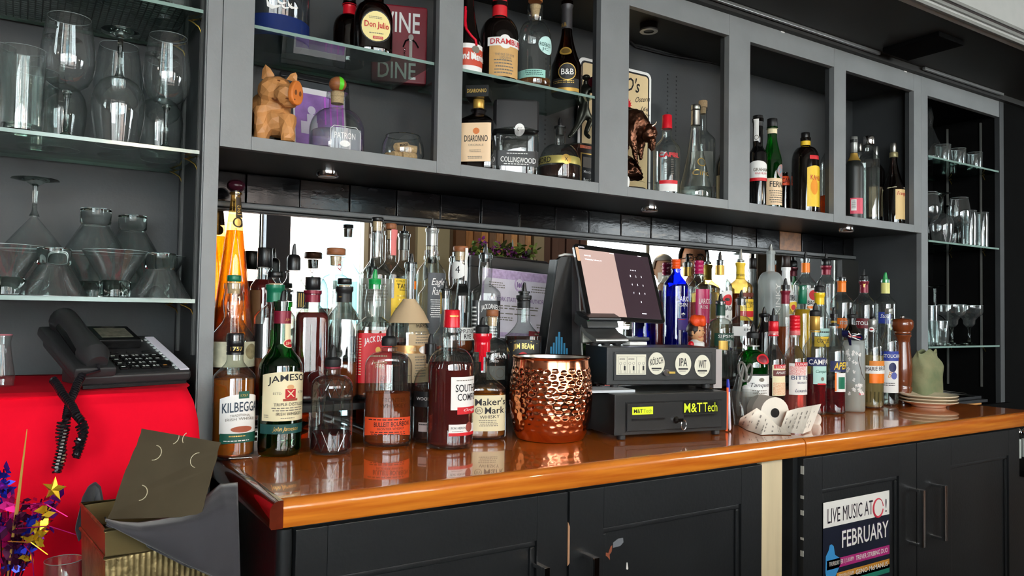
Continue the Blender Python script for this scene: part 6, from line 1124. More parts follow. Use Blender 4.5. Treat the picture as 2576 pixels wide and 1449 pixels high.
wc = obj('white_charger', obox(s0+e0*.108-n0*.012+[0, 0, ZD+.0004], e0*.062, n0*.03, (0, 0, .009)), M('white_plastic', (226, 224, 220), .4), bev=.002); tag(wc, 'flat white plastic charger on the cash drawer before the keypad', 'charger')
YT = .035; tw_ = thing('tower_display', 'black tapering tower device with blue bars, left of the tablet', 'device', (at(1418, 880, Y=YT)[0], YT+.03, 1.0415))
def tq(x, y, Y): return at(x, y, Y=Y)
zb_ = 1.042
def down(x, y, x2, y2, Y):
    p_, q_ = tq(x, y, Y), tq(x2, y2, Y); t = (p_[2]-zb_)/(p_[2]-q_[2]); return p_+(q_-p_)*t
L0, R0_ = tq(1404, 648, YT), tq(1439, 646, YT); L1, R1_ = down(1404, 648, 1374, 874, YT), down(1439, 646, 1440, 893, YT)
T0 = M('tower_black', (18, 18, 19), .35)
obj('front_panel', slab([L1, R1_, R0_, R0_+(L0-R0_)*.2+[0, 0, .003], R0_+(L0-R0_)*.75+[0, 0, .003], L0+[0, 0, -.004]], (0, .012, 0)), T0, tw_, bev=.002)
W0, W1 = tq(1453, 650, YT+.03), down(1453, 650, 1464, 893, YT+.03)
obj('side_panel', slab([R1_+[.0005, .002, 0], R0_+[.0005, .002, 0], W0, W1], (-.012, .006, 0)), M('tower_grey', (56, 58, 60), .4), tw_)
obj('white_edge', tube([W1, W0, W0+[-.004, 0, .006], tq(1446, 641, YT+.03), tq(1420, 640, YT+.03), tq(1406, 644, YT+.03)], .0032, 8), M('tower_white', (226, 222, 214), .35), tw_)
obj('rear_panel', slab([L1+[0, .013, 0], W1+[-.014, .012, 0], W0+[-.016, .012, 0], L0+[.003, .013, -.004]], (0, .03, 0)), T0, tw_)
tfc = Face(L0+[0, -.0002, 0], (1, 0, 0), (0, 0, -1)); TB = M('bar_blue', (52, 116, 150), .4)
for i, y0 in enumerate((872, 862, 847, 835, 848, 863, 876)):
    x = 1386+i*6.6; a, b_ = tfc.uv(x-1.9, y0); c_, d__ = tfc.uv(x+1.9, 905); obj('blue_bar', tfc.plate(a, c_, b_, b_+.075, .0008, .0001), TB, tw_, 0)
# ---------------------------------------------------------------- framed licence
lic = thing('framed_licence', 'black framed purple state licence certificate leaning on the mirror', 'picture', (at(1290, 860, Y=.25)[0], .25, 1.132))
TLf, TRf, BLf = at(1186, 640, Y=.262), at(1412, 667, Y=.262), at(1178, 862, Y=.236)
ef = TRf-TLf; df = BLf-TLf; BRf = TRf+df; nf = np.cross(df, ef); nf /= np.linalg.norm(nf); nf = -nf if nf[1] > 0 else nf; ef1 = ef/np.linalg.norm(ef)
FB = M('frame_black', (28, 28, 30), .4); fp_ = lambda a, b_: TLf+ef*a+df*b_
obj('frame', join(*[slab([fp_(a0, b0), fp_(a1, b0), fp_(a1, b1), fp_(a0, b1)], -nf*.012) for a0, a1, b0, b1 in ((0, 1, 0, .13), (0, 1, .93, 1), (0, .12, .13, .93), (.95, 1, .13, .93))]), FB, lic, bev=.002)
LIL = M('licence_paper', (214, 204, 212), .6, var=.05, vs=30); PUR = M('licence_purple', (182, 156, 188), .6, var=.18, vs=120); DPUR = M('licence_dark', (128, 98, 142), .6)
lf = Face(TLf-nf*.004, ef, df); Lw, Lh = np.linalg.norm(ef), np.linalg.norm(df); sh_ = obj('certificate', lf.quad(Lw*.1, Lw*.97, Lh*.11, Lh*.95, -.001), LIL, lic, 0)
def lq(a0, a1, b0, b1, m, h=.0002): return obj('print', lf.quad(Lw*a0, Lw*a1, Lh*b0, Lh*b1, h), m, sh_, 0)
lq(.13, .94, .135, .24, PUR); lq(.90, .94, .24, .9, PUR); lq(.13, .15, .24, .9, PUR); lq(.13, .94, .86, .91, PUR); lq(.16, .42, .26, .38, LIL, .0005); lq(.63, .88, .26, .4, LIL, .0005)
obj('seal', lf.disc(Lw*.53, Lh*.29, .017, .0215, .0008), PUR, sh_, 0); obj('seal_centre', lf.disc(Lw*.53, Lh*.29, .0125, .0165, .0011), LIL, sh_, 0); obj('seal_print', join(lf.disc(Lw*.53, Lh*.30, .005, .007, .0014), lf.plate(Lw*.53-.009, Lw*.53-.006, Lh*.29-.007, Lh*.29+.009, .0014), lf.plate(Lw*.53+.006, Lw*.53+.009, Lh*.29-.007, Lh*.29+.009, .0014)), DPUR, sh_, 0)
obj('lettering', lf.text('NEW YORK STATE LIQUOR AUTHORITY', Lw*.19, Lw*.86, Lh*.45, Lh*.51, .0008, bold=.04), DPUR, sh_, 0)
obj('fine_print', join(lf.lines(Lw*.2, Lw*.86, Lh*.54, Lh*.60, 2, .0008), lf.lines(Lw*.2, Lw*.86, Lh*.63, Lh*.66, 1, .0008, 2), lf.lines(Lw*.2, Lw*.5, Lh*.68, Lh*.73, 2, .0008, 3), lf.lines(Lw*.2, Lw*.3, Lh*.76, Lh*.84, 3, .0008, 4), lf.lines(Lw*.72, Lw*.86, Lh*.74, Lh*.8, 2, .0008, 5), lf.lines(Lw*.18, Lw*.38, Lh*.28, Lh*.36, 3, .0008, 6), lf.lines(Lw*.66, Lw*.86, Lh*.29, Lh*.38, 3, .0008, 7)), MT['grey_ink'], sh_, 0)
rcd = obj('red_notice', lf.quad(Lw*.64, Lw*.96, Lh*.83, Lh*1.06, .004), M('notice_red', (176, 26, 40), .6), lic, 0); obj('lettering', lf.lines(Lw*.7, Lw*.95, Lh*.85, Lh*.94, 3, .0045), MT['cream'], rcd, 0)
# ---------------------------------------------------------------- skinned figures
def skin(name, verts, edges, rad, mat, parent=None, base=None, sub=2, root=0, flat=False, extra=None):
    V = np.array(verts, float); org = WO[parent.name] if parent is not None else np.asarray(base if base is not None else V.min(0))
    me = bpy.data.meshes.new(name); me.from_pydata([tuple(p) for p in V-org], edges, []); me.materials.append(mat)
    o = bpy.data.objects.new(name, me); COL.objects.link(o); WO[o.name] = org
    md = o.modifiers.new('skin', 'SKIN'); md.use_smooth_shade = not flat
    if not me.skin_vertices: me.attributes
    o.data.update()
    lay = me.skin_vertices[0] if len(me.skin_vertices) else None
    if lay is None:
        bm = bmesh.new(); bm.from_mesh(me); bm.verts.layers.skin.verify(); bm.to_mesh(me); bm.free(); lay = me.skin_vertices[0]
    for i, d in enumerate(lay.data):
        r = rad[i]; d.radius = (r, r) if not isinstance(r, tuple) else r; d.use_root = (i == root)
    if sub: s_ = o.modifiers.new('smooth', 'SUBSURF'); s_.levels = sub; s_.render_levels = sub
    if parent is not None: o.parent = parent
    else: o.location = org
    return o
def disp(o, strength, scale, typ='CLOUDS'):
    tx = bpy.data.textures.new('relief', typ); tx.noise_scale = scale
    m = o.modifiers.new('relief', 'DISPLACE'); m.texture = tx; m.strength = strength; m.mid_level = .5; m.texture_coords = 'LOCAL'
# carved pig
PW = M('carved_wood', (190, 132, 78), .5, var=.18, vs=22, stretch=(2, 2, 1)); PN = M('carved_snout_orange', (206, 116, 48), .45, var=.15, vs=20)
DP = dep((.10, .10, 1.75))
def pp(x, y, d=0.): return at(x, y, D=DP+d)
pg = thing('carved_pig', 'carved wooden pig figure sitting at the left of the first pigeonhole', 'figurine', (*pp(690, 345)[:2], ZR))
S_ = FPX/DP
bal = lambda x, y, d, r, s_=(1, 1, 1): ball(pp(x, y, d), r/S_, s_, 16, 10)
bdy = obj('body', join(bal(672, 285, .015, 52, (.95, 1.1, 1.0)), bal(690, 268, -.01, 42), bal(694, 232, -.022, 42, (1.05, 1, .92)), bal(722, 240, -.05, 27, (1.1, 1.1, 1)), bal(655, 300, .05, 46), bal(700, 308, -.02, 38),
    tube([pp(655, 275, -.03), pp(658, 310, -.04), np.array([*pp(660, 335, -.045)[:2], ZR+.003])], [.020, .017, .017], 10), tube([pp(722, 295, -.035), pp(724, 322, -.045), np.array([*pp(724, 345, -.05)[:2], ZR+.003])], [.020, .016, .016], 10)), PW, pg, 0)
rm = bdy.modifiers.new('carved_solid', 'REMESH'); rm.mode = 'VOXEL'; rm.voxel_size = .0042; disp(bdy, .004, .014) if False else None
sm_ = bdy.modifiers.new('soften', 'SMOOTH'); sm_.iterations = 3
tx_ = bpy.data.textures.new('knife_cuts', 'VORONOI'); tx_.noise_scale = .016; dq = bdy.modifiers.new('knife_cuts', 'DISPLACE'); dq.texture = tx_; dq.strength = .004; dq.texture_coords = 'LOCAL'
dm = bdy.modifiers.new('knife_facets', 'DECIMATE'); dm.ratio = .07
sn = pp(738, 238, -.066); sd = np.array([.55, -.82, -.05]); su, sw = _frame(sd/np.linalg.norm(sd))
def dome(c, nrm, ru, rv, th, ex=.0): 
    n_ = nrm/np.linalg.norm(nrm); u_ = np.cross([0, 0, 1.], n_); u_ /= np.linalg.norm(u_); w__ = np.cross(n_, u_)
    return slab([c+u_*ru*math.cos(a)+w__*rv*math.sin(a)*(1+.12*math.sin(a)) for a in np.linspace(0, 2*math.pi, 17)[:-1]], n_*th)
obj('snout', dome(sn, sd, 22/S_, 30/S_, .012), PN, pg, 20, bev=.003)
n_ = sd/np.linalg.norm(sd); u_ = np.cross([0, 0, 1.], n_); u_ /= np.linalg.norm(u_)
for s in (-1, 1): obj('nostril', dome(sn+n_*.0115+u_*s*.007+[0, 0, .002], sd, .0035, .0055, .0012), M('carved_dark', (110, 62, 30), .6), pg, 20)
obj('jaw', ball(pp(727, 262, -.05), 16/S_, (1.2, 1, .62), 9, 6), PW, pg, 0)
obj('mouth_line', tube([pp(685, 247, -.052), pp(692, 252, -.058), pp(715, 246, -.068), pp(742, 250, -.08)], .0018, 5), M('carved_dark', (110, 62, 30), .6), pg)
obj('eye', tube([pp(694, 204, -.046), pp(699, 202, -.048), pp(704, 203, -.05)], .0016, 5), M('carved_dark', (110, 62, 30), .6), pg)
for pts, dd in ((((658, 198), (660, 175), (668, 162), (680, 172), (691, 190), (676, 202)), 0.), (((720, 200), (731, 186), (744, 182), (748, 190), (747, 206), (738, 205)), -.04)):
    P_ = [pp(x, y, dd) for x, y in pts]; c_ = sum(P_)/len(P_); obj('ear', ([tuple(p) for p in P_]+[tuple(c_-FW*.004), tuple(c_+FW*.014)], [(i, (i+1) % 6, 6) for i in range(6)]+[((i+1) % 6, i, 7) for i in range(6)]), PW, pg, 0)
# framed purple photograph
def framed(name, label, TL, TR, BL, bw, matf, cat='picture'):
    e = TR-TL; d = BL-TL; n = np.cross(d, e); n /= np.linalg.norm(n); n = -n if n @ (CAM-TL) < 0 else n; t = thing(name, label, cat, BL+e/2); W_, H_ = np.linalg.norm(e), np.linalg.norm(d); f = Face(TL, e, d)
    obj('frame', join(f.plate(0, W_, 0, bw, .006, -.008), f.plate(0, W_, H_-bw, H_, .006, -.008), f.plate(0, bw, bw, H_-bw, .006, -.008), f.plate(W_-bw, W_, bw, H_-bw, .006, -.008)), matf, t, bev=.002); return t, f, W_, H_
TL, TR = at(704, 180, Y=.255), at(876, 214, Y=.255); BL = TL.copy(); BL[2] = ZR+.001; BL[1] = .215
fpx, f, W_, H_ = framed('framed_photo', 'black framed purple tinted photograph behind the carved pig', TL, TR, BL, .012, FB)
obj('mount', f.quad(.008, W_-.008, .008, H_-.008, .0), M('mount_dark', (54, 58, 62), .6), fpx, 0); obj('white_border', f.quad(.030, W_-.012, .030, H_-.02, .0008), M('photo_border', (214, 210, 214), .6), fpx, 0)
PHT = M('photo_purple', (150, 110, 176), .4, var=.4, vs=14); ph_ = obj('photograph', f.quad(.034, W_-.016, .045, H_-.024, .0014), PHT, fpx, 0)
obj('pale_stripes', join(*[f.quad(W_*k, W_*k+.004, .047, .12, .0018) for k in (.62, .70, .80, .88)]), M('photo_magenta', (190, 90, 200), .4), ph_, 0)
sx, sy = f.uv(782, 280)
obj('seated_shape', join(f.disc(sx, sy-.003, .010, .011, .002, 14), f.plate(sx-.012, sx+.012, sy+.008, sy+.03, .002, .0014), f.plate(sx-.028, sx+.014, sy+.028, sy+.06, .0022, .0014)), M('photo_pale', (206, 196, 214), .5), ph_, 0)
# wine and dine sign
SGN = M('sign_maroon', (120, 18, 34), .4, var=.08, vs=30)
pz_ = at(1010, 30, Y=.21); P0_ = at(936, 40, Y=.25); P1_ = at(1076, 40, Y=.20); P0_[2] = P1_[2] = ZU+.0008
e_ = P1_-P0_; SW_ = np.linalg.norm(e_); e_ /= SW_; n_ = np.array([-e_[1], e_[0], 0]); SH = at(1060, 17, Y=.205)[2]-ZU
sg = thing('wine_sign', 'dark red sign lettered wine and dine behind the oval label bottle', 'sign', P0_+e_*SW_/2)
obj('board', obox(P0_, e_*SW_, n_*.025, (0, 0, SH)), SGN, sg, bev=.006); f = Face(P0_+[0, 0, SH], e_, (0, 0, -1))
obj('lettering', join(f.text('WINE', SW_*.06, SW_*.86, SH*.10, SH*.36, .001, bold=.03), f.text('DINE', SW_*.12, SW_*.80, SH*.74, SH*.95, .001, bold=.03)), W, sg, 0)
ck = SW_*.70; obj('corkscrew', join(f.plate(ck-.004, ck+.004, SH*.42, SH*.70, .006, .001), tube([f.p(ck, SH*.43, .004), f.p(ck-.014, SH*.47, .006), f.p(ck-.020, SH*.55, .004)], .0022, 6), tube([f.p(ck, SH*.43, .004), f.p(ck+.012, SH*.48, .006), f.p(ck+.020, SH*.54, .004)], .0022, 6), f.disc(ck, SH*.42, .007, .008, .008, 14), f.disc(ck, SH*.70, .010, .006, .006, 14), tube([f.p(ck-.016+.0025*math.sin(k), SH*.56+.0012*k, .005+.002*math.cos(k)) for k in np.linspace(0, 19, 40)], .0009, 5)), MT['chrome'], sg, 40)
# bowl of corks
x, y = pos(1013, 380, .10); D = dep((x, y, 1.63)); R_ = 54*D/FPX; zt = at(1013, 343, D=D)[2]; hb = zt-ZR
bw = thing('cork_bowl', 'small clear glass bowl holding wine corks in the first pigeonhole', 'bowl', (x, y, ZR)); obj('bowl', lathe(x, y, [(R_*.5, ZR+.0005), (R_*.85, ZR+.006), (R_, ZR+hb*.35), (R_*.96, ZR+hb*.7), (R_*.78, zt)], 32, cap=False), GW, bw, 60); obj('rim', tube([(x+R_*.78*math.cos(a), y+R_*.78*math.sin(a), zt) for a in np.linspace(0, 6.283, 29)[:-1]], .0012, 6, True), SG, bw)
CK = M('cork_body', (206, 166, 118), .8, var=.2, vs=200); cps = [(-.018, -.012, .010, .3, .05), (.006, -.018, .010, .1, 0), (.022, -.004, .011, 1.2, 0), (-.004, .008, .010, .8, 0), (-.024, .012, .011, 2., .1), (.016, .016, .012, 2.6, .0), (-.008, -.006, .030, .35, .25), (.016, .002, .029, -.3, -.1), (.0, .016, .029, .9, 0)]
ckl = ['wine cork printed with dark capitals on top of the cork pile'] + ['wine cork number %s in the glass bowl']
for i, (dx, dy, dz, aa, tl) in enumerate(cps):
    c = np.array([x+dx, y+dy-.004, ZR+dz*1.25+.006]); d_ = np.array([math.cos(aa)*math.cos(tl), math.sin(aa)*math.cos(tl), math.sin(tl)])*.019; top_ = i == 6
    o = obj('wine_cork', tube([c-d_, c-d_*.9, c+d_*.9, c+d_], [.009, .0102, .0102, .009], 14), CK); tag(o, 'wine cork printed with dark capitals, topmost in the glass bowl' if top_ else 'plain tan wine cork in the small glass bowl', 'cork', 'wine corks in the glass bowl' )
    if top_:
        f = Face(c-d_*.85+np.array([0, -.0102, .006]), d_, np.array([0, -.35, -1.])); f.n = np.array([0, -1., .35])/1.06; obj('lettering', f.text('MASI', .003, .030, .001, .0085, .0018, bold=.03), M('cork_ink', (60, 36, 22), .7), o, 0)
# trophy
TZ = M('trophy_pewter', (70, 70, 62), .35, .8, var=.2, vs=40); x0 = at(1452, 420, Y=.10)[0]
zt = at(1470, 362, Y=.10)[2]
ty = thing('trophy', 'trophy of a pewter player with a maroon ball on a black plinth', 'trophy', (x0+.05, .15, ZR)); 
obj('plinth', box(x0, x0+.10, .10, .20, ZR+.0004, zt-.012), M('plinth_dark_wood', (44, 28, 22), .35, var=.2, vs=12), ty, bev=.002); obj('plinth_top', box(x0+.008, x0+.092, .108, .192, zt-.012, zt), M('plinth_step', (60, 34, 26), .35), ty, bev=.002)
f = Face((x0, .10, zt-.012), (1, 0, 0), (0, 0, -1)); hh = zt-.012-ZR
obj('plaque', f.plate(.012, .090, hh*.12, hh*.95, .0012), MT['gold'], ty, 0); pq = obj('plaque_panel', f.plate(.0145, .0875, hh*.15, hh*.92, .0018, .0012), BLKL, ty, 0); obj('lettering', join(f.text('Monthly', .022, .055, hh*.55, hh*.64, .0022, bold=.02), f.text('Best O', .022, .052, hh*.74, hh*.83, .0022, bold=.02)), W, pq, 0); obj('plaque_picture', f.plate(.02, .07, hh*.22, hh*.48, .0021, .0018), M('plaque_grey', (120, 110, 100), .5), pq, 0)
obj('nameplate', Face((x0+.015, .1079, zt), (1, 0, 0), (0, 0, -1)).plate(0, .06, .002, .011, .001), M('orange_plate', (200, 96, 60), .4, var=.3, vs=200), ty, 0)
DT = dep((x0+.04, .15, zt)); q = lambda px, py, d=0.: at(px, py, D=DT+d)
fv = [q(1466, 283), q(1470, 262), q(1473, 240), q(1474, 222), q(1474, 212), q(1474, 200, -.004), q(1455, 312, -.01), q(1438, 338, -.02), q(1430, 345, -.035), q(1487, 300, .01), q(1473, 336, .0), q(1484, 347, -.02), q(1490, 228, -.01), q(1497, 236, -.02), q(1488, 246, -.03), q(1458, 232, .01), q(1452, 250, .02), q(1458, 266, .01)]
fe = [(0, 1), (1, 2), (2, 3), (3, 4), (4, 5), (0, 6), (6, 7), (7, 8), (0, 9), (9, 10), (10, 11), (3, 12), (12, 13), (13, 14), (3, 15), (15, 16), (16, 17)]
k = DT/FPX; fr_ = [r*k for r in (13, 12, 13, 12, 5.5, 9, 9, 6, 4, 9, 6.5, 4.5, 6, 5, 4, 6, 5, 4)]
skin('player', fv, fe, fr_, TZ, ty, sub=2); obj('cap', ball(q(1475, 195, -.004), 10.5*k, (1, 1, .7)), TZ, ty); obj('ball', ball(q(1492, 207, -.01), 14*k), M('maroon_ball', (92, 20, 32), .2, coat=.6), ty); zc = q(1460, 350)[2]
obj('ground_plate', lathe(x0+.045, .15, [(.045, zt), (.046, zt+.003), (.04, zt+.006)], 24), TZ, ty)
# road sign behind
f = Face((1.108, .268, 2.046), (1, 0, 0), (0, 0, -1)); RW, RH = .303, 2.046-ZR-.004
rs = thing('street_sign', 'cream road sign with black and white border leaning behind the bronze buffalo', 'sign', (1.26, .27, ZR+.004))
def rrect(f, u0, u1, v0, v1, r, h, h0): return slab([f.p(x+r*math.cos(q_), y+r*math.sin(q_), h0) for x, y, q0 in ((u1-r, v0+r, -1.571), (u1-r, v1-r, 0), (u0+r, v1-r, 1.571), (u0+r, v0+r, 3.1416)) for q_ in np.linspace(q0, q0+1.571, 5)], f.n*(h-h0))
obj('plate', rrect(f, 0, RW, 0, RH, .02, .003, 0), W, rs, 0); obj('border', rrect(f, .009, RW-.009, .009, RH-.009, .015, .0036, .003), INK, rs, 0); fc_ = obj('panel', rrect(f, .015, RW-.015, .015, RH-.015, .011, .0042, .0036), M('sign_cream', (222, 196, 150), .55, var=.04), rs, 0)
def ftxt(s, x0, x1, y0, y1, **kw): a, b_ = f.uv(x0, y0); c_, d__ = f.uv(x1, y1); return f.text(s, a, c_, b_, d__, .005, **kw)
a1_, b1_ = f.uv(1607, 195)
obj('lettering', join(ftxt("NO's", 1535, 1607, 188, 234, shear=.3, bold=.01), ftxt('TEXAS', 1542, 1637, 448, 462), ftxt('Legal Hurricane', 1560, 1640, 420, 430)) if 0 else join(ftxt("O's", 1572, 1607, 192, 236, shear=.3, bold=.01), ftxt('T E X A S', 1538, 1637, 446, 462)), INK, fc_, 0)
obj('handwriting', join(ftxt('Osteria', 1596, 1632, 245, 266, shear=.4, slope=-.2), ftxt('166', 1610, 1628, 268, 282, shear=.3), ftxt('bibs', 1612, 1632, 284, 294, shear=.3)), INK, fc_, 0)
sr_ = f.uv(1577, 262); obj('red_emblem', join(f.disc(*sr_, .012, .012, .0052, 10), *[slab([f.p(sr_[0]+.011*math.cos(a), sr_[1]+.011*math.sin(a), .0043), f.p(sr_[0]+.018*math.cos(a+.2), sr_[1]+.018*math.sin(a+.2), .0043), f.p(sr_[0]+.011*math.cos(a+.4), sr_[1]+.011*math.sin(a+.4), .0043)], f.n*.0008) for a in np.linspace(0, 6.28, 13)[:-1]]), REDL, fc_, 0)
# bronze buffalo
BZ = M('bronze_dark', (96, 62, 46), .3, .9, var=.35, vs=40, bump=.25, bs=70)
xb_, yb_ = pos(1592, 400, .12); DB = dep((xb_, yb_, 1.75)); q = lambda px, py, d=0.: at(px, py, D=DB+d); k = DB/FPX
bf = thing('bronze_buffalo', 'bronze buffalo statue standing on rocks on a black round base', 'statue', (*q(1580, 460)[:2], ZR))
bp_ = q(1582, 465); obj('base', lathe(bp_[0], bp_[1], [(42*k, ZR+.0005), (44*k, ZR+.003), (44*k, ZR+.018), (42*k, ZR+.021)], 32), BLK, bf)
rk = [q(1578, 452), q(1590, 440), q(1580, 425), q(1598, 414, -.01), q(1575, 410, .01)]
ro_ = skin('rock', rk+[q(1565, 440, .01)], [(0, 1), (1, 2), (2, 3), (2, 4), (0, 5)], [26*k, 24*k, 30*k, 20*k, 24*k, 20*k], BZ, bf, sub=3); disp(ro_, .02, .014)
bv = [q(1570, 308, .03), q(1592, 300, 0), q(1606, 315, -.005), q(1625, 330, -.01), q(1640, 338, -.02), q(1638, 352, -.025), q(1588, 340, -.02), q(1596, 375, -.025), q(1601, 408, -.025), q(1575, 345, .02), q(1572, 380, .02), q(1573, 405, .02), q(1612, 355, .015), q(1611, 385, .015), q(1612, 402, .015), q(1555, 320, .06), q(1548, 300, .08)]
be = [(0, 1), (1, 2), (2, 3), (3, 4), (4, 5), (1, 6), (6, 7), (7, 8), (0, 9), (9, 10), (10, 11), (2, 12), (12, 13), (13, 14), (0, 15), (15, 16)]
bb = skin('body', bv, be, [r*k for r in (34, 37, 30, 20, 15, 11, 15, 7, 5, 16, 8, 6, 13, 7, 5, 22, 8)], BZ, bf, sub=3, root=1); disp(bb, .008, .008)
obj('mane', (lambda vf: ([(v[0]+random.uniform(-.003, .003), v[1]+random.uniform(-.003, .003), v[2]+random.uniform(-.003, .003)) for v in vf[0]], vf[1]))(join(ball(q(1632, 334, -.015), 21*k, (1, 1, 1.1)), ball(q(1640, 362, -.02), 11*k, (.8, .8, 1.5)))), BZ, bf, 40)
obj('horn', tube([q(1634, 320, -.02), q(1642, 317, -.028), q(1649, 312, -.03), q(1651, 306, -.03)], [.004, .0035, .002, .0008], 8), M('horn_bright', (206, 176, 150), .25, .8), bf)
wk = obj('white_ornament', ball(tuple(at(1577, 452, Y=.026)), .012, (.7, .7, 1.5)), M('white_ceramic', (232, 230, 226), .3)); tag(wk, 'small white rounded ornament peeping past the stile beside the buffalo base', 'ornament')
wk.location.z = ZR
# ---------------------------------------------------------------- right alcove
ra = thing('glass_shelf_cabinet', 'narrow black alcove of glass shelves at the right end of the back bar', 'cabinet', (2.88, .14, 0))
obj('post', box(2.556, 2.601, 0, .02, 0, ZTOP), GREY, ra, bev=.001); obj('post', box(3.155, 3.19, -.001, .02, 0, ZTOP), DARK, ra, bev=.001); obj('top_rail', box(2.601, 3.155, .0004, .0196, ZT-.002, ZTOP), GREY, ra, bev=.001)
obj('back_panel', box(2.556, 3.19, YB, .299, 0, ZTOP), BLACK, ra); obj('side_panel', box(3.158, 3.189, .02, YB, 0, ZTOP), BLACK, ra); obj('side_panel', box(2.557, 2.598, .02, YB, 0, ZTOP), DARK, ra); obj('top_panel', box(2.60, 3.157, .02, YB, 2.12, ZTOP), BLACK, ra)
for px in (2468, 2384): yy = at(px, 500, X=3.155)[1]; obj('shelf_standard', box(3.150, 3.1578, yy-.003, yy+.003, .96, 2.1), M('standard_grey', (120, 120, 116), .35, .5), ra)
obj('lower_ledge', box(2.602, 3.157, .0, YB, .80, .855), BLACK, ra)
ZX = (1.879, 1.5505, 1.141)
for z, l in zip(ZX, ('top', 'middle', 'lowest')):
    gshelf(2.604, 3.148, .0, .272, z, '%s glass shelf of the right alcove' % l)
    for y in (.06, .2): obj('shelf_clip', tube([(3.156, y, z-.0085), (3.14, y, z-.0095), (3.135, y, z-.012), (3.146, y, z-.018), (3.156, y, z-.03)], .0016, 6), MT['brass'], ra)
x, y = pos(2334, 330, .10)
dc = thing('decanter', 'slender clear glass decanter half hidden by the right alcove post', 'decanter', (x, y, ZX[0])); obj('body', lathe(x, y, [(.03, ZX[0]+.0005), (.052, ZX[0]+.01), (.056, ZX[0]+.05), (.03, ZX[0]+.12), (.017, ZX[0]+.155), (.022, ZX[0]+.19), (.014, ZX[0]+.235), (.016, ZX[0]+.245)], 28, cap=False), CL2, dc, 60)
for i, (px, Y, l) in enumerate(((2372, .05, 'first'), (2388, .16, 'second'), (2410, .05, 'third'), (2425, .17, 'fourth'), (2452, .05, 'fifth'))): x, y = pos(px, 400, Y); tumbler(x, y, ZX[0]+.0003, .030, .072, 'low clear tumbler on the top right alcove shelf, %s from the post' % l)
x, y = pos(2335, 540, .06); wineglass(.2, .043, 0, x, y, ZX[1], 'wine glass right against the right alcove post')
x, y = pos(2370, 540, .05); wineglass(.205, .043, 1, x, y, ZX[1], 'upside down wine glass on the middle right alcove shelf')
x, y = pos(2413, 540, .06); wineglass(.20, .043, 0, x, y, ZX[1], 'upright wine glass beside the tall tumblers of the right alcove')
x, y = pos(2395, 560, .19); wineglass(.2, .043, 1, x, y, ZX[1], 'rear upside down wine glass on the middle right alcove shelf')
for i, (px, Y, l) in enumerate(((2438, .05, 'left'), (2468, .05, 'right'), (2452, .17, 'rear'))): x, y = pos(px, 560, Y); tumbler(x, y, ZX[1]+.0003, .029, .150, 'tall tumbler on the middle right alcove shelf, %s one' % l)
def goblet(x, y, z, label, bowl, h=.17, R=.055, inv=False, fr=.45): return wineglass(h, R, inv, x, y, z, label, None, 'goblet', fr, bowl)
MARG = [(.006, 0), (.25, .02), (.42, .14), (.44, .32), (.62, .46), (.92, .56), (1, .7), (1, 1)]
x, y = pos(2352, 760, .17); goblet(x, y, ZX[2], 'upside down goblet stacked at the rear of the lowest right shelf', [(.006, 0), (.5, .1), (.9, .3), (1, .6), (.92, 1)], .25, .055, True, .5)
x, y = pos(2395, 820, .06); goblet(x, y, ZX[2], 'margarita glass on the lowest right alcove shelf, left one', MARG, .165, .052)
x, y = pos(2438, 820, .07); goblet(x, y, ZX[2], 'margarita glass on the lowest right alcove shelf, right one', MARG, .165, .052)
x, y = pos(2362, 830, .05); tumbler(x, y, ZX[2]+.0003, .038, .098, 'short flared tumbler on the lowest right alcove shelf', r2=.026)
x, y = pos(2340, 800, .10); tumbler(x, y, ZX[2]+.0003, .030, .160, 'tall tumbler on the lowest right shelf by the post')
# things at the right end of the counter
PGR = M('grinder_walnut', (112, 54, 26), .25, var=.25, vs=10, stretch=(6, 6, .6), coat=.8)
p = at(2270, 1016, Z=.95); v = p[:2]-CAM[:2]; v /= np.linalg.norm(v); gx, gy = p[:2]+v*.03; D = dep((gx, gy, 1.1)); k = D/FPX; zz = lambda py: at(2270, py, D=D-.01)[2]
gd = thing('pepper_grinder', 'tall turned brown wooden pepper grinder at the right end of the bottles', 'pepper grinder', (gx, gy, .95))
pr = [(22, 1014), (23, 1005), (22, 990), (20.5, 986), (22.5, 982), (22.5, 974), (20.5, 970), (22, 966), (23, 955), (23, 925), (20, 890), (17.5, 862), (18, 850), (21, 846), (21, 842)]
obj('body', lathe(gx, gy, [(r*k, zz(y)) for r, y in pr], 32), PGR, gd, 60); obj('head', lathe(gx, gy, [(r*k, zz(y)) for r, y in ((19, 841), (21, 838), (19.5, 834), (23, 830), (26, 822), (26.5, 813), (25, 806), (20, 802), (8, 801))], 32), PGR, gd, 60); obj('finial', lathe(gx, gy, [(r*k, zz(y)) for r, y in ((3, 802), (5, 799), (5, 796), (2, 793))], 14), MT['chrome'], gd, 60)
PLT = M('plate_cream', (226, 210, 182), .25, coat=.4)
p = at(2388, 1031, Z=.95); px_, py_ = p[0]+.03, p[1]+.085; k = dep((px_, py_, .97))/FPX; R_ = 67*k
def plate(z): return lathe(px_, py_, [(R_*.55, z), (R_*.58, z+.001), (R_*.60, z+.006), (R_*.80, z+.011), (R_*.98, z+.0165), (R_, z+.018), (R_*.985, z+.0205), (R_*.8, z+.0150), (R_*.62, z+.010), (R_*.02, z+.009)], 48)
zp = .9505
for i, l in enumerate(('bottom', 'middle', 'top')): o = obj('saucer_plate', plate(zp+i*.0105), PLT, None, 60); tag(o, 'cream plate, %s of the stack of three at the right counter end' % l, 'plate')
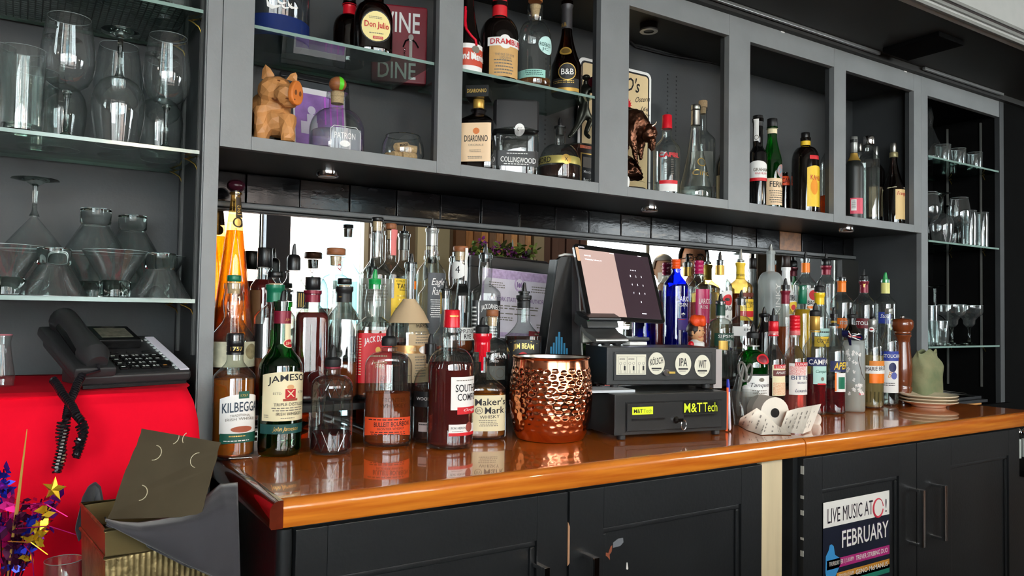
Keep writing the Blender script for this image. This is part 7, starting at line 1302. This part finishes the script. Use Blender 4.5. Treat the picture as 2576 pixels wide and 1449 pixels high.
# green bag
BGm = M('olive_cloth_bag', (146, 142, 106), .8, var=.2, vs=14, c2=(112, 122, 88), bump=.3, bs=40)
p = at(2330, 1016, Z=.95); vd = p[:2]-CAM[:2]; vd /= np.linalg.norm(vd); bx, by = p[:2]+vd*.035; k = dep((bx, by, 1.05))/FPX; bw_ = 46*k; ztb = at(2330, 884, D=dep((bx, by, 1.05)))[2]
def bagf(u, v):
    a = 2*math.pi*u; c, s = math.cos(a), math.sin(a); n_ = 3.2; kf = 1/((abs(c)**n_+abs(s)**n_)**(1/n_)); r = bw_*(1-.03*v+.05*math.sin(a*5+v*9)*(.3+v)*.6); t = 1-.8*max(0, v-.75)/.25; r *= 1+.06*math.sin(a*3+v*14)*v
    return bx+r*kf*c, by+r*kf*s*.62*t, .951+(ztb-.951)*v+(.008*math.sin(a*4+1) if v > .9 else 0)
bg = obj('green_bag', join(sheet(bagf, 40, 14), ([bagf(i/40, 0) for i in range(40)], [tuple(range(39, -1, -1))])), BGm, None, 60); tag(bg, 'crumpled olive green cloth bag standing behind the pepper grinder', 'bag')
obj('print', ball(tuple(at(2318, 942, D=dep((bx, by, 1.05))-.022)), .008, (1.6, .3, .7)), M('bag_print', (96, 52, 40), .7), bg)
# papers and box on the alcove ledge
zl = .8555
ob = obj('orange_carton', obox((2.93, .03, zl), (.13, 0, 0), (0, .12, 0), (0, 0, at(2478, 1011, Y=.03)[2]-zl)), M('carton_orange', (216, 150, 80), .6), bev=.001); tag(ob, 'small orange carton under the dark folders at the far right', 'carton')
zc = at(2478, 1011, Y=.03)[2]
fo = obj('dark_folders', join(obox((2.66, .02, zc+.0005), (.43, 0, 0), (0, .22, 0), (0, 0, .012)), obox((2.67, .03, zc+.013), (.41, .01, 0), (-.01, .2, 0), (0, 0, .012))), M('folder_black', (22, 23, 26), .4), bev=.001); tag(fo, 'dark folders lying on the ledge of the right alcove', 'folder')
def pap(u, v): return 2.62+.40*u+.03*v, .03+.2*v, zc+.027+.012*math.sin(u*3.4)*(1-v)+.006*(1-u)
for i, (dx, dz, l) in enumerate(((0, 0, 'lower white paper sheet on the dark folders by the plates'), (-.02, .006, 'middle white paper sheet on the dark folders by the plates'), (-.03, .013, 'topmost white paper sheet on the dark folders by the plates'))):
    o = obj('paper_sheet', sheet(lambda u, v: tuple(np.array(pap(u, v))+[dx, .01*i, dz]), 12, 6), W, None, 60); tag(o, l, 'paper')
# salt shakers on the end shelf
for i, px in enumerate((2561, 2578)):
    P_ = at(px, 1150, Y=-.30); k = dep(P_)/FPX; t = thing('salt_shaker', ('left' if i == 0 else 'right')+' glass salt shaker with a chrome top on the low end shelf', 'salt shaker', (P_[0], -.30, zsh)); r = 8.2*k; h = at(px, 1092, Y=-.30)[2]-zsh
    obj('glass', lathe(P_[0], -.30, [(r*.9, zsh+.0005), (r, zsh+.004), (r, zsh+h)], 16), CL, t); obj('salt', lathe(P_[0], -.30, [(r*.85, zsh+.003), (r*.88, zsh+h*.8)], 16), W, t); obj('cap', lathe(P_[0], -.30, [(r*1.02, zsh+h), (r*1.04, zsh+h+.006), (r*.8, zsh+h+.017), (r*.3, zsh+h+.022)], 16), MT['chrome'], t)
# ---------------------------------------------------------------- receipts, cup, pen
RP = M('receipt_paper', (236, 226, 212), .7, var=.02); RI = M('receipt_print', (150, 140, 132), .7)
def cpt3(P, lift, back): p = at(*P, Z=.9515); return np.array([p[0], p[1]+back, .9515+lift])
def strip(rows, nu=26, nv=6):
    """rows: two lists of 3-D points (near edge, far edge)"""
    A, Bq = [np.array(r) for r in rows]
    def f(u, v):
        def I(R): t = u*(len(R)-1); i = min(int(t), len(R)-2); g = t-i; g = g*g*(3-2*g); return R[i]*(1-g)+R[i+1]*g
        return tuple(I(A)*(1-v)+I(Bq)*v+np.array([0, 0, .006*math.sin(math.pi*v)*0]))
    return sheet(f, nu, nv)
def rec(label, rows, seed, prints=((.1, .9, .15, .85),)):
    t = obj('receipt', strip(rows), RP, None, 60); tag(t, label, 'receipt')
    A, Bq = [np.array(r) for r in rows]; rn = random.Random(seed); V = []; Fc = []
    def I(R, u): s_ = u*(len(R)-1); i = min(int(s_), len(R)-2); g = s_-i; g = g*g*(3-2*g); return R[i]*(1-g)+R[i+1]*g
    def P_(u, v): q_ = I(A, u)*(1-v)+I(Bq, u)*v; return tuple(q_+(CAM-q_)/np.linalg.norm(CAM-q_)*.0012)
    for u0, u1, v0, v1 in prints:
        for r_ in range(9):
            u = u0+(u1-u0)*r_/9
            for c_ in range(4):
                a = v0+(v1-v0)*(c_/4+rn.random()*.05); b_ = a+(v1-v0)*rn.uniform(.08, .2)
                if rn.random() < .25: continue
                o = len(V); V += [P_(u, a), P_(u+.018, a), P_(u+.018, b_), P_(u, b_)]; Fc.append((o, o+1, o+2, o+3))
    if V: obj('print', (V, Fc), RI, t, 0)
    return t
def wp_(px, py, Y): return at(px, py, Y=Y)
NY = cpt3((1950, 1090), 0, 0)[1]
rec('curling left receipt strip lying before the tongs cup', ([cpt3((1857, 1069), 0, 0), cpt3((1880, 1082), .0, 0), cpt3((1915, 1094), .0, 0), cpt3((1960, 1090), 0, 0), cpt3((1988, 1093), .001, 0)], [wp_(1862, 1052, NY+.05), wp_(1904, 1026, NY+.055), wp_(1932, 1046, NY+.05), wp_(1955, 1070, NY+.035), wp_(1974, 1080, NY+.015)]), 1)
rec('right receipt strip bent upright with printed lines', ([cpt3((1962, 1083), .001, 0), cpt3((1990, 1090), .001, 0), cpt3((2020, 1092), .001, 0), cpt3((2040, 1085), .002, 0)], [wp_(1980, 1034, NY+.03), wp_(2010, 1026, NY+.032), wp_(2045, 1020, NY+.03), wp_(2066, 1016, NY+.03)]), 2)
rec('receipt strip lying flat in front of the paper roll', ([cpt3((1912, 1094), .0, 0), cpt3((1950, 1093), .0, 0), cpt3((1990, 1094), .0, 0)], [cpt3((1925, 1074), .0, 0), cpt3((1955, 1072), .0, 0), cpt3((1985, 1072), .0, 0)]), 3, ())
c = at(1930, 1034, Y=NY+.095); c[2] = max(c[2], .976)
ax = np.array([-.35, -.93, 0]); ax /= np.linalg.norm(ax); uu = np.array([-ax[1], ax[0], 0]); zz_ = np.array([0, 0, 1.])
rl_ = thing('receipt_roll', 'white receipt paper roll with a black core lying on the counter', 'paper roll', c-np.array([0, 0, c[2]-.95]))
spi = [c+(.012+.0022*a)*(math.cos(a)*uu+math.sin(a)*zz_) for a in np.linspace(0, 6.28, 40)]
obj('roll', tube([c-ax*.035, c+ax*.038], c[2]-.9505, 28), RP, rl_); obj('core', tube([c+ax*.0382, c+ax*.0395], .0125, 18), BLK, rl_)
lc = at(2054, 1057, Y=NY+.05)
lp_ = obj('receipt_curl', sheet(lambda u, v: tuple(lc+np.array([.022*math.cos(5.2*u-1.9), .0, .018*math.sin(5.2*u-1.9)])+np.array([-.01, .03, 0])*v), 26, 3), RP, None, 60); tag(lp_, 'receipt end curled into an upright loop, right of the bent strip', 'receipt')
for o in (lp_,): m_ = o.modifiers.new('thickness', 'SOLIDIFY'); m_.thickness = .0003
# cup of tongs
p = at(1871, 1072, Z=.95); v = p[:2]-CAM[:2]; v /= np.linalg.norm(v); cx, cy2 = p[:2]+v*.028; k = dep((cx, cy2, 1))/FPX; zt = at(1873, 982, D=dep((cx, cy2, 1)))[2]
cu_ = thing('plastic_cup', 'clear plastic cup holding grey tongs beside the receipts', 'cup', (cx, cy2, .95)); r0, r1 = 25*k, 36*k
obj('wall', lathe(cx, cy2, [(r0*.2, .9505), (r0, .951), (r0*1.02, .955), (r1, zt-.002), (r1*1.03, zt)], 32, cap=False), thin_glass('clear_plastic', (226, 228, 226), (150, 152, 150), haze=.08), cu_, 60)
TG = M('tongs_grey', (112, 110, 104), .35, .4); q = lambda px, py, d=0.: at(px, py, D=dep((cx, cy2, 1))+d)
tg = thing('tongs', 'grey scissor tongs standing in the clear plastic cup', 'tongs', q(1862, 1060))
obj('arm', tube([q(1858, 1045), q(1855, 1000, -.01), q(1864, 950, -.01), q(1872, 914, -.01)], [.004, .0055, .006, .004], 8), TG, tg); obj('arm', tube([q(1850, 1040, .01), q(1846, 990), q(1858, 945), q(1886, 918)], [.003, .005, .005, .004], 8), M('tongs_dark', (52, 52, 50), .4, .3), tg)
obj('grip', tube([q(1868+9*math.cos(a)+8*math.sin(a)*.5, 935+24*math.sin(a), -.012) for a in np.linspace(0, 6.28, 20)], .0035, 8, True), TG, tg); obj('grip', tube([q(1884+7*math.cos(a)-6*math.sin(a)*.6, 938+22*math.sin(a), -.006) for a in np.linspace(0, 6.28, 20)], .0032, 8, True), TG, tg)
cd2 = obj('label_card', slab([q(1881, 1046, .035), q(1908, 1046, .035), q(1909, 982, .035), q(1881, 982, .035)], (0, .02, 0)), M('card_white', (214, 212, 208), .6), None, bev=.001); tag(cd2, 'white printed card box standing behind the tongs cup', 'card')
cd2.location.z = .9503
sbt = thing('spray_bottle', 'small white squeeze bottle behind the tongs cup', 'bottle', (*q(1882, 1040, .09)[:2], .95)); sx_, sy_ = sbt.location[0], sbt.location[1]
zsb = q(1882, 955, .09)[2]; obj('body', lathe(sx_, sy_, [(.016, .9503), (.018, .954), (.018, zsb-.02), (.008, zsb)], 20), M('squeeze_white', (228, 226, 222), .4), sbt); obj('nozzle', tube([(sx_, sy_, zsb), (sx_, sy_, zsb+.012), tuple(q(1893, 930, .09)), tuple(q(1904, 933, .085))], [.006, .005, .004, .003], 8), M('squeeze_white', (228, 226, 222), .4), sbt)
pn0, pn1 = cpt3((1836, 1084), .001, 0), at(1831, 954, D=dep(cpt3((1836, 1084), 0, 0))+.03)
pe = thing('pen', 'pen with a blue cap leaning on the cash drawer beside the cup', 'pen', pn0); obj('barrel', tube([pn0+(pn1-pn0)*t for t in (0, .04, .75)], [.001, .0038, .0038], 10), M('pen_clear', (214, 210, 222), .2), pe); obj('cap', tube([pn0+(pn1-pn0)*t for t in (.75, .9, 1)], [.0045, .0045, .003], 10), M('pen_blue', (40, 50, 170), .3), pe)
oc = obj('orange_marker', tube([cpt3((1832, 1086), .001, .0)+np.array([-.002, .004, 0]), at(1830, 975, D=dep(cpt3((1832, 1086), 0, 0))+.02)], .0030, 10), M('marker_orange', (240, 96, 40), .35)); tag(oc, 'thin orange marker leaning upright by the lower cash drawer', 'marker')
# bobble head figurine
x, y = pos(1752, 840, .055); DBo = dep((x, y, 1.2)); q = lambda px, py, d=0.: at(px, py, D=DBo+d); k = DBo/FPX
bo = thing('bobblehead_figurine', 'bobble head figurine in a puffy orange hat looking right', 'figurine', (x, y, 1.042)); SK = M('figurine_skin', (206, 152, 108), .45)
obj('body', lathe(x, y, [(.022, 1.042), (.026, 1.05), (.02, 1.09), (.026, 1.12), (.024, q(0+1752, 862)[2]), (.008, q(1752, 850)[2])], 20), M('figurine_shirt', (232, 230, 226), .5), bo); obj('scarf', ball(q(1738, 866, -.02), 8*k), MT['red'], bo); obj('neck', tube([q(1752, 862), q(1751, 842)], 9*k, 10), SK, bo)
hd = obj('head', ball(q(1753, 836), 22*k, (.82, .82, 1.06), 18, 12), SK, bo, 60); obj('nose', tube([q(1766, 830, -.012), q(1772, 838, -.018), q(1767, 841, -.014)], [.0015, .0035, .002], 8), SK, bo); obj('chin', ball(q(1760, 852, -.008), 10*k), SK, bo); obj('ear', ball(q(1742, 838, -.018), 5*k, (.6, .8, 1.2)), SK, bo)
obj('hair', join(ball(q(1744, 829, .0), 21*k, (.75, .9, .9)), ball(q(1738, 838, -.008), 9*k)), M('figurine_hair', (40, 26, 22), .5), bo); obj('eye', join(ball(q(1760, 832, -.0195), 2.2*k), ball(q(1768, 832, -.014), 2*k)), INK, bo); obj('mouth', tube([q(1757, 847, -.02), q(1762, 849, -.02), q(1767, 847, -.017)], .0008, 5), REDL, bo)
ht = skin('hat', [q(1738, 818), q(1750, 806), q(1765, 808, -.01), q(1776, 807, -.015)], [(0, 1), (1, 2), (2, 3)], [19*k, 21*k, 14*k, 17*k], M('hat_orange', (236, 76, 24), .5, bump=.2, bs=90), bo, sub=2); disp(ht, .006, .008)
# ---------------------------------------------------------------- poster
f = Face((1.397, -.4105, .776), (1, 0, 0), (0, 0, -1)); TLp = f.uv(2070, 1265); TRp = f.uv(2236, 1235); u0, v0 = TLp; u1 = TRp[0]; v1 = v0+.42; pw_ = u1-u0
po = thing('poster', 'live music poster for February taped to the right black cabinet door', 'poster', f.p((u0+u1)/2, v1))
NVY = M('poster_navy', (22, 28, 46), .45, var=.2, vs=9); obj('sheet', f.plate(u0, u1, v0, v1, .0008), NVY, po, 0)
yv = lambda px, py: f.uv(px, py)[1]
vf0 = yv(2074, 1341); 
wp = obj('white_panel', f.quad(u0, u1, v0, yv(2150, 1312), .0012), W, po, 0)
obj('lettering', f.text('LIVE MUSIC AT', u0+pw_*.06, u0+pw_*.735, yv(2080, 1280), yv(2080, 1318), .0016), M('poster_ink', (34, 28, 44), .5), wp, 0)
a, b_ = f.uv(2208, 1277); 
obj('ring_logo', tube([f.p(a+pw_*.078*math.cos(q_), b_+.024*math.sin(q_), .0016) for q_ in np.linspace(.2, 6.2, 40)], [.0008+.0022*abs(math.sin(q_*.5+.3)) for q_ in np.linspace(.2, 6.2, 40)], 6), M('logo_crimson', (206, 44, 72), .5), wp); obj('lettering', f.text('!', u0+pw_*.935, u0+pw_*.955, yv(2228, 1254), yv(2228, 1288), .0016), M('poster_ink', (34, 28, 44), .5), wp, 0)
obj('shadow_lettering', f.text('FEBRUARY', u0+pw_*.27, u0+pw_*.99, yv(2170, 1321), yv(2170, 1362), .0017, bold=.08), M('poster_purple', (70, 50, 96), .5), po, 0); obj('lettering', f.text('FEBRUARY', u0+pw_*.265, u0+pw_*.98, yv(2170, 1323), yv(2170, 1365), .0022, bold=.06), W, po, 0)
BLS_ = M('poster_blue', (60, 150, 214), .5)
sp_ = lambda px, py: f.p(*f.uv(px, py), .0014)
obj('singer_print', slab([sp_(x, y) for x, y in ((2075, 1440), (2076, 1400), (2083, 1385), (2086, 1371), (2091, 1369), (2096, 1374), (2099, 1395), (2112, 1404), (2116, 1412), (2100, 1449), (2080, 1470))], f.n*.0003), BLS_, po, 0)
for i, (y0, y1, c_, t1, t2, xs_) in enumerate(((1412, 1436, (176, 40, 120), 'THURSDAY FEB 3 | 5:30-8PM', 'TREVER STRIBING DUO', .05), (1438, 1462, (206, 142, 50), 'FRIDAY FEB 4 | 5:30-8PM', 'GENO McMANUS', .19), (1464, 1486, (34, 130, 110), 'SATURDAY FEB 5', 'LIVE JAZZ', .1))):
    va, vb_ = yv(2075+(40 if i == 1 else 0), y0), yv(2075+(40 if i == 1 else 0), y1); bnd = obj('band', f.quad(u0+pw_*xs_, u1, va, vb_, .0017), M('poster_band_%d' % i, c_, .5, var=.1, vs=8), po, 0)
    if i == 2: continue
    h = vb_-va; obj('lettering', join(f.text(t1, u0+pw_*(xs_+.03), u0+pw_*.44, va+h*.2, va+h*.8, .0021), f.text(t2, u0+pw_*.47, u0+pw_*.97, va+h*.22, va+h*.74, .0021, bold=.05)), W, bnd, 0)
# ---------------------------------------------------------------- planter and people seen in the mirror
LF = [M('leaf_green_%d' % i, c, .5, var=.2, vs=30) for i, c in enumerate([(74, 106, 48), (104, 136, 70), (56, 80, 44)])]; FLW = M('petal_purple', (104, 40, 130), .5, var=.3, vs=40)
fx0, fx1, fy = 2.92, 3.62, -3.60
pl_ = thing('flower_planter', 'wooden planter of purple flowers and green leaves reflected in the mirror', 'planter', ((fx0+fx1)/2, fy, 0))
obj('box', box(fx0, fx1, fy-.09, fy+.09, 1.42, 1.62), M('planter_wood', (90, 60, 40), .6), pl_, bev=.005); obj('stand', box(fx0+.1, fx1-.1, fy-.07, fy+.07, 0, 1.42), M('planter_stand', (50, 40, 34), .6), pl_)
rn = random.Random(21); lv = [[], [], []]; pe_ = []
def leaf(c, d, up_, L, w): 
    d = d/np.linalg.norm(d); s_ = np.cross(d, up_); s_ /= max(1e-6, np.linalg.norm(s_)); return [tuple(c), tuple(c+d*L*.35+s_*w), tuple(c+d*L*.75+s_*w*.8), tuple(c+d*L), tuple(c+d*L*.75-s_*w*.8), tuple(c+d*L*.35-s_*w)], [(0, 1, 2, 3, 4, 5)]
for i in range(260): c = np.array([rn.uniform(fx0, fx1), fy+rn.uniform(-.1, .1), 1.60+rn.random()**1.4*.24]); lv[i % 3].append(leaf(c, np.array([rn.gauss(0, 1), rn.gauss(0, 1), rn.gauss(.5, .6)]), np.array([rn.gauss(0, 1), rn.gauss(0, 1), 1]), rn.uniform(.05, .10), rn.uniform(.014, .028)))
for g in range(9):
    cc = np.array([fx0+.05+g*.065+rn.uniform(-.02, .02), fy+rn.uniform(-.02, .1), 1.80+rn.uniform(-.05, .07)])
    for i in range(16): d = np.array([rn.gauss(0, 1), rn.gauss(0, 1), rn.gauss(0, 1)]); pe_.append(leaf(cc+d*.012, d, np.array([rn.gauss(0, 1), 1, rn.gauss(0, 1)]), .03, .012))
for i in range(3): o = obj('leaves', join(*lv[i]), LF[i], pl_, 0); o['kind'] = 'stuff'
o = obj('petals', join(*pe_), FLW, pl_, 0); o['kind'] = 'stuff'
def person(label, x, y, face, H, shirt, hair, skn, glasses=False, mask=False, trousers=(40, 42, 52)):
    t = thing('person', label, 'person', (x, y, 0)); cf, sf_ = math.cos(face), math.sin(face)
    def w_(a, b, z): return np.array([x+a*cf-b*sf_, y+a*sf_+b*cf, z*H])      # a: to the person's left-right, b: forward
    SKN = M('skin_%d' % skn[0], skn, .5); SH_ = M('shirt_%d' % shirt[0], shirt, .8); TR_ = M('trousers_%d' % trousers[0], trousers, .8)
    V = [w_(0, 0, .53), w_(0, .01, .62), w_(0, .01, .72), w_(0, 0, .80), w_(0, .005, .835), w_(0, .015, .87)]; E_ = [(0, 1), (1, 2), (2, 3), (3, 4), (4, 5)]; Rr = [(.155, .11), (.145, .105), (.165, .115), (.13, .085), (.055, .055), (.05, .055)]
    bodyV, bodyE, bodyR = V[:4], E_[:3], Rr[:4]
    for s in (-1, 1):
        i0 = len(bodyV); bodyV += [w_(s*.105, 0, .81), w_(s*.125*1.5, 0, .79), w_(s*.25, -.01, .62), w_(s*.235, .09, .50)]; bodyE += [(3, i0), (i0, i0+1), (i0+1, i0+2), (i0+2, i0+3)]; bodyR += [.06, .058, .045, .036]
    skin('shirt', bodyV, bodyE, bodyR, SH_, t, sub=1)
    lv_, le, lr = [w_(0, 0, .53)], [], [(.15, .11)]
    for s in (-1, 1): i0 = len(lv_); lv_ += [w_(s*.085, 0, .48), w_(s*.095, .01, .27), w_(s*.1, -.01, .06), w_(s*.11, .10, .018)]; le += [(0, i0), (i0, i0+1), (i0+1, i0+2), (i0+2, i0+3)]; lr += [.085, .062, .05, .036]
    skin('trousers', lv_, le, lr, TR_, t, sub=1)
    hv, he, hr = [w_(0, 0, .79), w_(0, .005, .835), w_(0, .015, .88)], [(0, 1), (1, 2)], [.06, .052, .058]
    nk_ = skin('neck', hv, he, hr, SKN, t, sub=1)
    for s in (-1, 1):
        b0 = w_(s*.235, .09, .50); P_ = [b0, w_(s*.228, .12, .475), w_(s*.224, .135, .455)]; e2 = [(0, 1), (1, 2)]; r2 = [.026, .03, .028]
        for fi, (da, ln_) in enumerate(((-.024, .060), (-.008, .068), (.008, .064), (.022, .052))):
            i0 = len(P_); P_ += [w_(s*.224+da, .15, .445), w_(s*.222+da, .165, .445-ln_*.28), w_(s*.22+da, .160, .445-ln_*.5)]; e2 += [(2, i0), (i0, i0+1), (i0+1, i0+2)]; r2 += [.010, .009, .008]
        i0 = len(P_); P_ += [w_(s*.195, .135, .468), w_(s*.178, .155, .452)]; e2 += [(1, i0), (i0, i0+1)]; r2 += [.011, .009]
        skin('hand', P_, e2, r2, SKN, t, sub=1)
    hc = w_(0, .02, .925); hs_ = .118
    hv_, hf = ball((0, 0, 0), 1, (1, 1, 1), 24, 18); out = []
    for a, b_, c_ in hv_:
        xx, yy, zz2 = a*.078, b_*.098, c_*.122
        if c_ < -.2: xx *= 1-.32*(-c_-.2); yy *= 1-.12*(-c_-.2); yy += .012*(-c_-.2)
        if b_ > .75 and -.35 < c_ < .1: yy += .022*max(0, 1-abs(a)/.22)*max(0, 1-abs(c_+.15)/.25)
        if b_ > .6 and .0 < c_ < .22 and .2 < abs(a) < .55: yy -= .008
        out.append(tuple(hc+np.array([xx*cf-yy*sf_, xx*sf_+yy*cf, zz2])))
    hd_ = obj('head', (out, hf), SKN, t, 80); L_ = lambda a, b, z: hc+np.array([a*cf-b*sf_, a*sf_+b*cf, z])
    for s in (-1, 1): obj('ear', ball(L_(s*.080, -.005, -.01), .024, (.5, .8, 1.25), 10, 7), SKN, t); obj('eye', ball(L_(s*.031, .082, .012), .012, (1, .9, .75), 10, 7), W, hd_); obj('pupil', ball(L_(s*.031, .0915, .012), .005, (1, .6, 1), 8, 5), INK, hd_); obj('eyebrow', tube([L_(s*.014, .094, .032), L_(s*.032, .092, .037), L_(s*.05, .080, .032)], .0035, 6), hair, hd_)
    obj('nose', tube([L_(0, .094, .02), L_(0, .106, -.005), L_(0, .116, -.024), L_(0, .100, -.032)], [.007, .009, .013, .009], 8), SKN, hd_)
    obj('mouth', tube([L_(-.022, .086, -.062), L_(0, .094, -.060), L_(.022, .086, -.062)], .0045, 6), M('lips_%d' % skn[0], (max(0, skn[0]-30), skn[1]-40, skn[2]-30), .5), hd_)
    hh_, hf2 = ball((0, 0, 0), 1, (1, 1, 1), 24, 16); keep = [i for i, p in enumerate(hh_)]
    HV = [tuple(L_(a*.086, b_*.104-.010, c_*.118+.016)) for a, b_, c_ in hh_]; HF = [q_ for q_ in hf2 if all((hh_[i][2] > (.45 if hh_[i][1] > .35 else (-.05 if hh_[i][1] > -.1 else -.55))) for i in q_)]
    ho = obj('hair', (HV, HF), hair, t, 80); so_ = ho.modifiers.new('thickness', 'SOLIDIFY'); so_.thickness = .012; so_.offset = 1
    if glasses:
        obj('glasses', join(*[tube([L_(s*.033+.024*math.cos(q_), .108-.004*abs(math.cos(q_)), .010+.019*math.sin(q_)) for q_ in np.linspace(0, 6.28, 18)], .0022, 6, True) for s in (-1, 1)]+[tube([L_(-.009, .11, .014), L_(.009, .11, .014)], .002, 6)]+[tube([L_(s*.057, .102, .012), L_(s*.082, .03, .012), L_(s*.084, -.01, .004)], .002, 6) for s in (-1, 1)]), BLK, t)
    if mask: obj('face_mask', sheet(lambda u, v: tuple(L_(.076*math.sin((u-.5)*2.2), .112*math.cos((u-.5)*2.0)+.008*math.sin(math.pi*v), -.018-.085*v)), 14, 6), W, t, 80)
    return t
hp = at(1745, 665, Y=2*YM+1.27)
person('standing person with short dark hair and black glasses, seen in the mirror', hp[0], -1.27, 1.9-1.57+.4, (hp[2]+.02)/.925, (60, 64, 72), M('hair_dark', (24, 20, 18), .5), (176, 118, 84), True)
hp = at(1668, 688, Y=2*YM+2.55)
person('standing person with grey hair and a white face mask, seen in the mirror', hp[0], -2.55, .5, (hp[2]+.02)/.925, (120, 124, 130), M('hair_grey', (170, 168, 164), .6), (206, 164, 136), False, True)

# ---------------------------------------------------------------- groups of repeated things
for o in COL.objects:
    if o.parent is not None or 'category' not in o or 'group' in o: continue
    c_, l_, z_ = o['category'], o['label'], o.location.z; g = None
    if c_ == 'bottle': g = 'bottles in the open pigeonholes' if z_ > 1.5 else ('bottles on the black risers' if z_ > 1.0 else 'bottles standing on the counter')
    elif c_ == 'wine glass': g = 'wine glasses in the left alcove' if o.location.x < 1 else 'wine glasses in the right alcove'
    elif c_ == 'martini glass' or o.name.startswith('martini_glass'): g = 'martini glasses on the lowest left shelf'
    elif o.name.startswith('tumbler'): g = 'tumblers in the left alcove' if o.location.x < 1 else 'tumblers in the right alcove'
    elif o.name.startswith('goblet'): g = 'goblets on the lowest right shelf'
    else: g = {'plate': 'stack of cream plates', 'receipt': 'loose receipts', 'salt shaker': 'salt shakers on the end shelf', 'shelf': 'glass shelves' if o.name.startswith('glass_shelf') else None, 'cash drawer': 'stacked cash drawers', 'paper': 'papers on the dark folders', 'lamp': 'puck lamps' if o.name.startswith('puck') else ('pendant lamps' if o.name.startswith('pendant') else None), 'riser': 'bottle risers'}.get(c_)
    if g: o['group'] = g
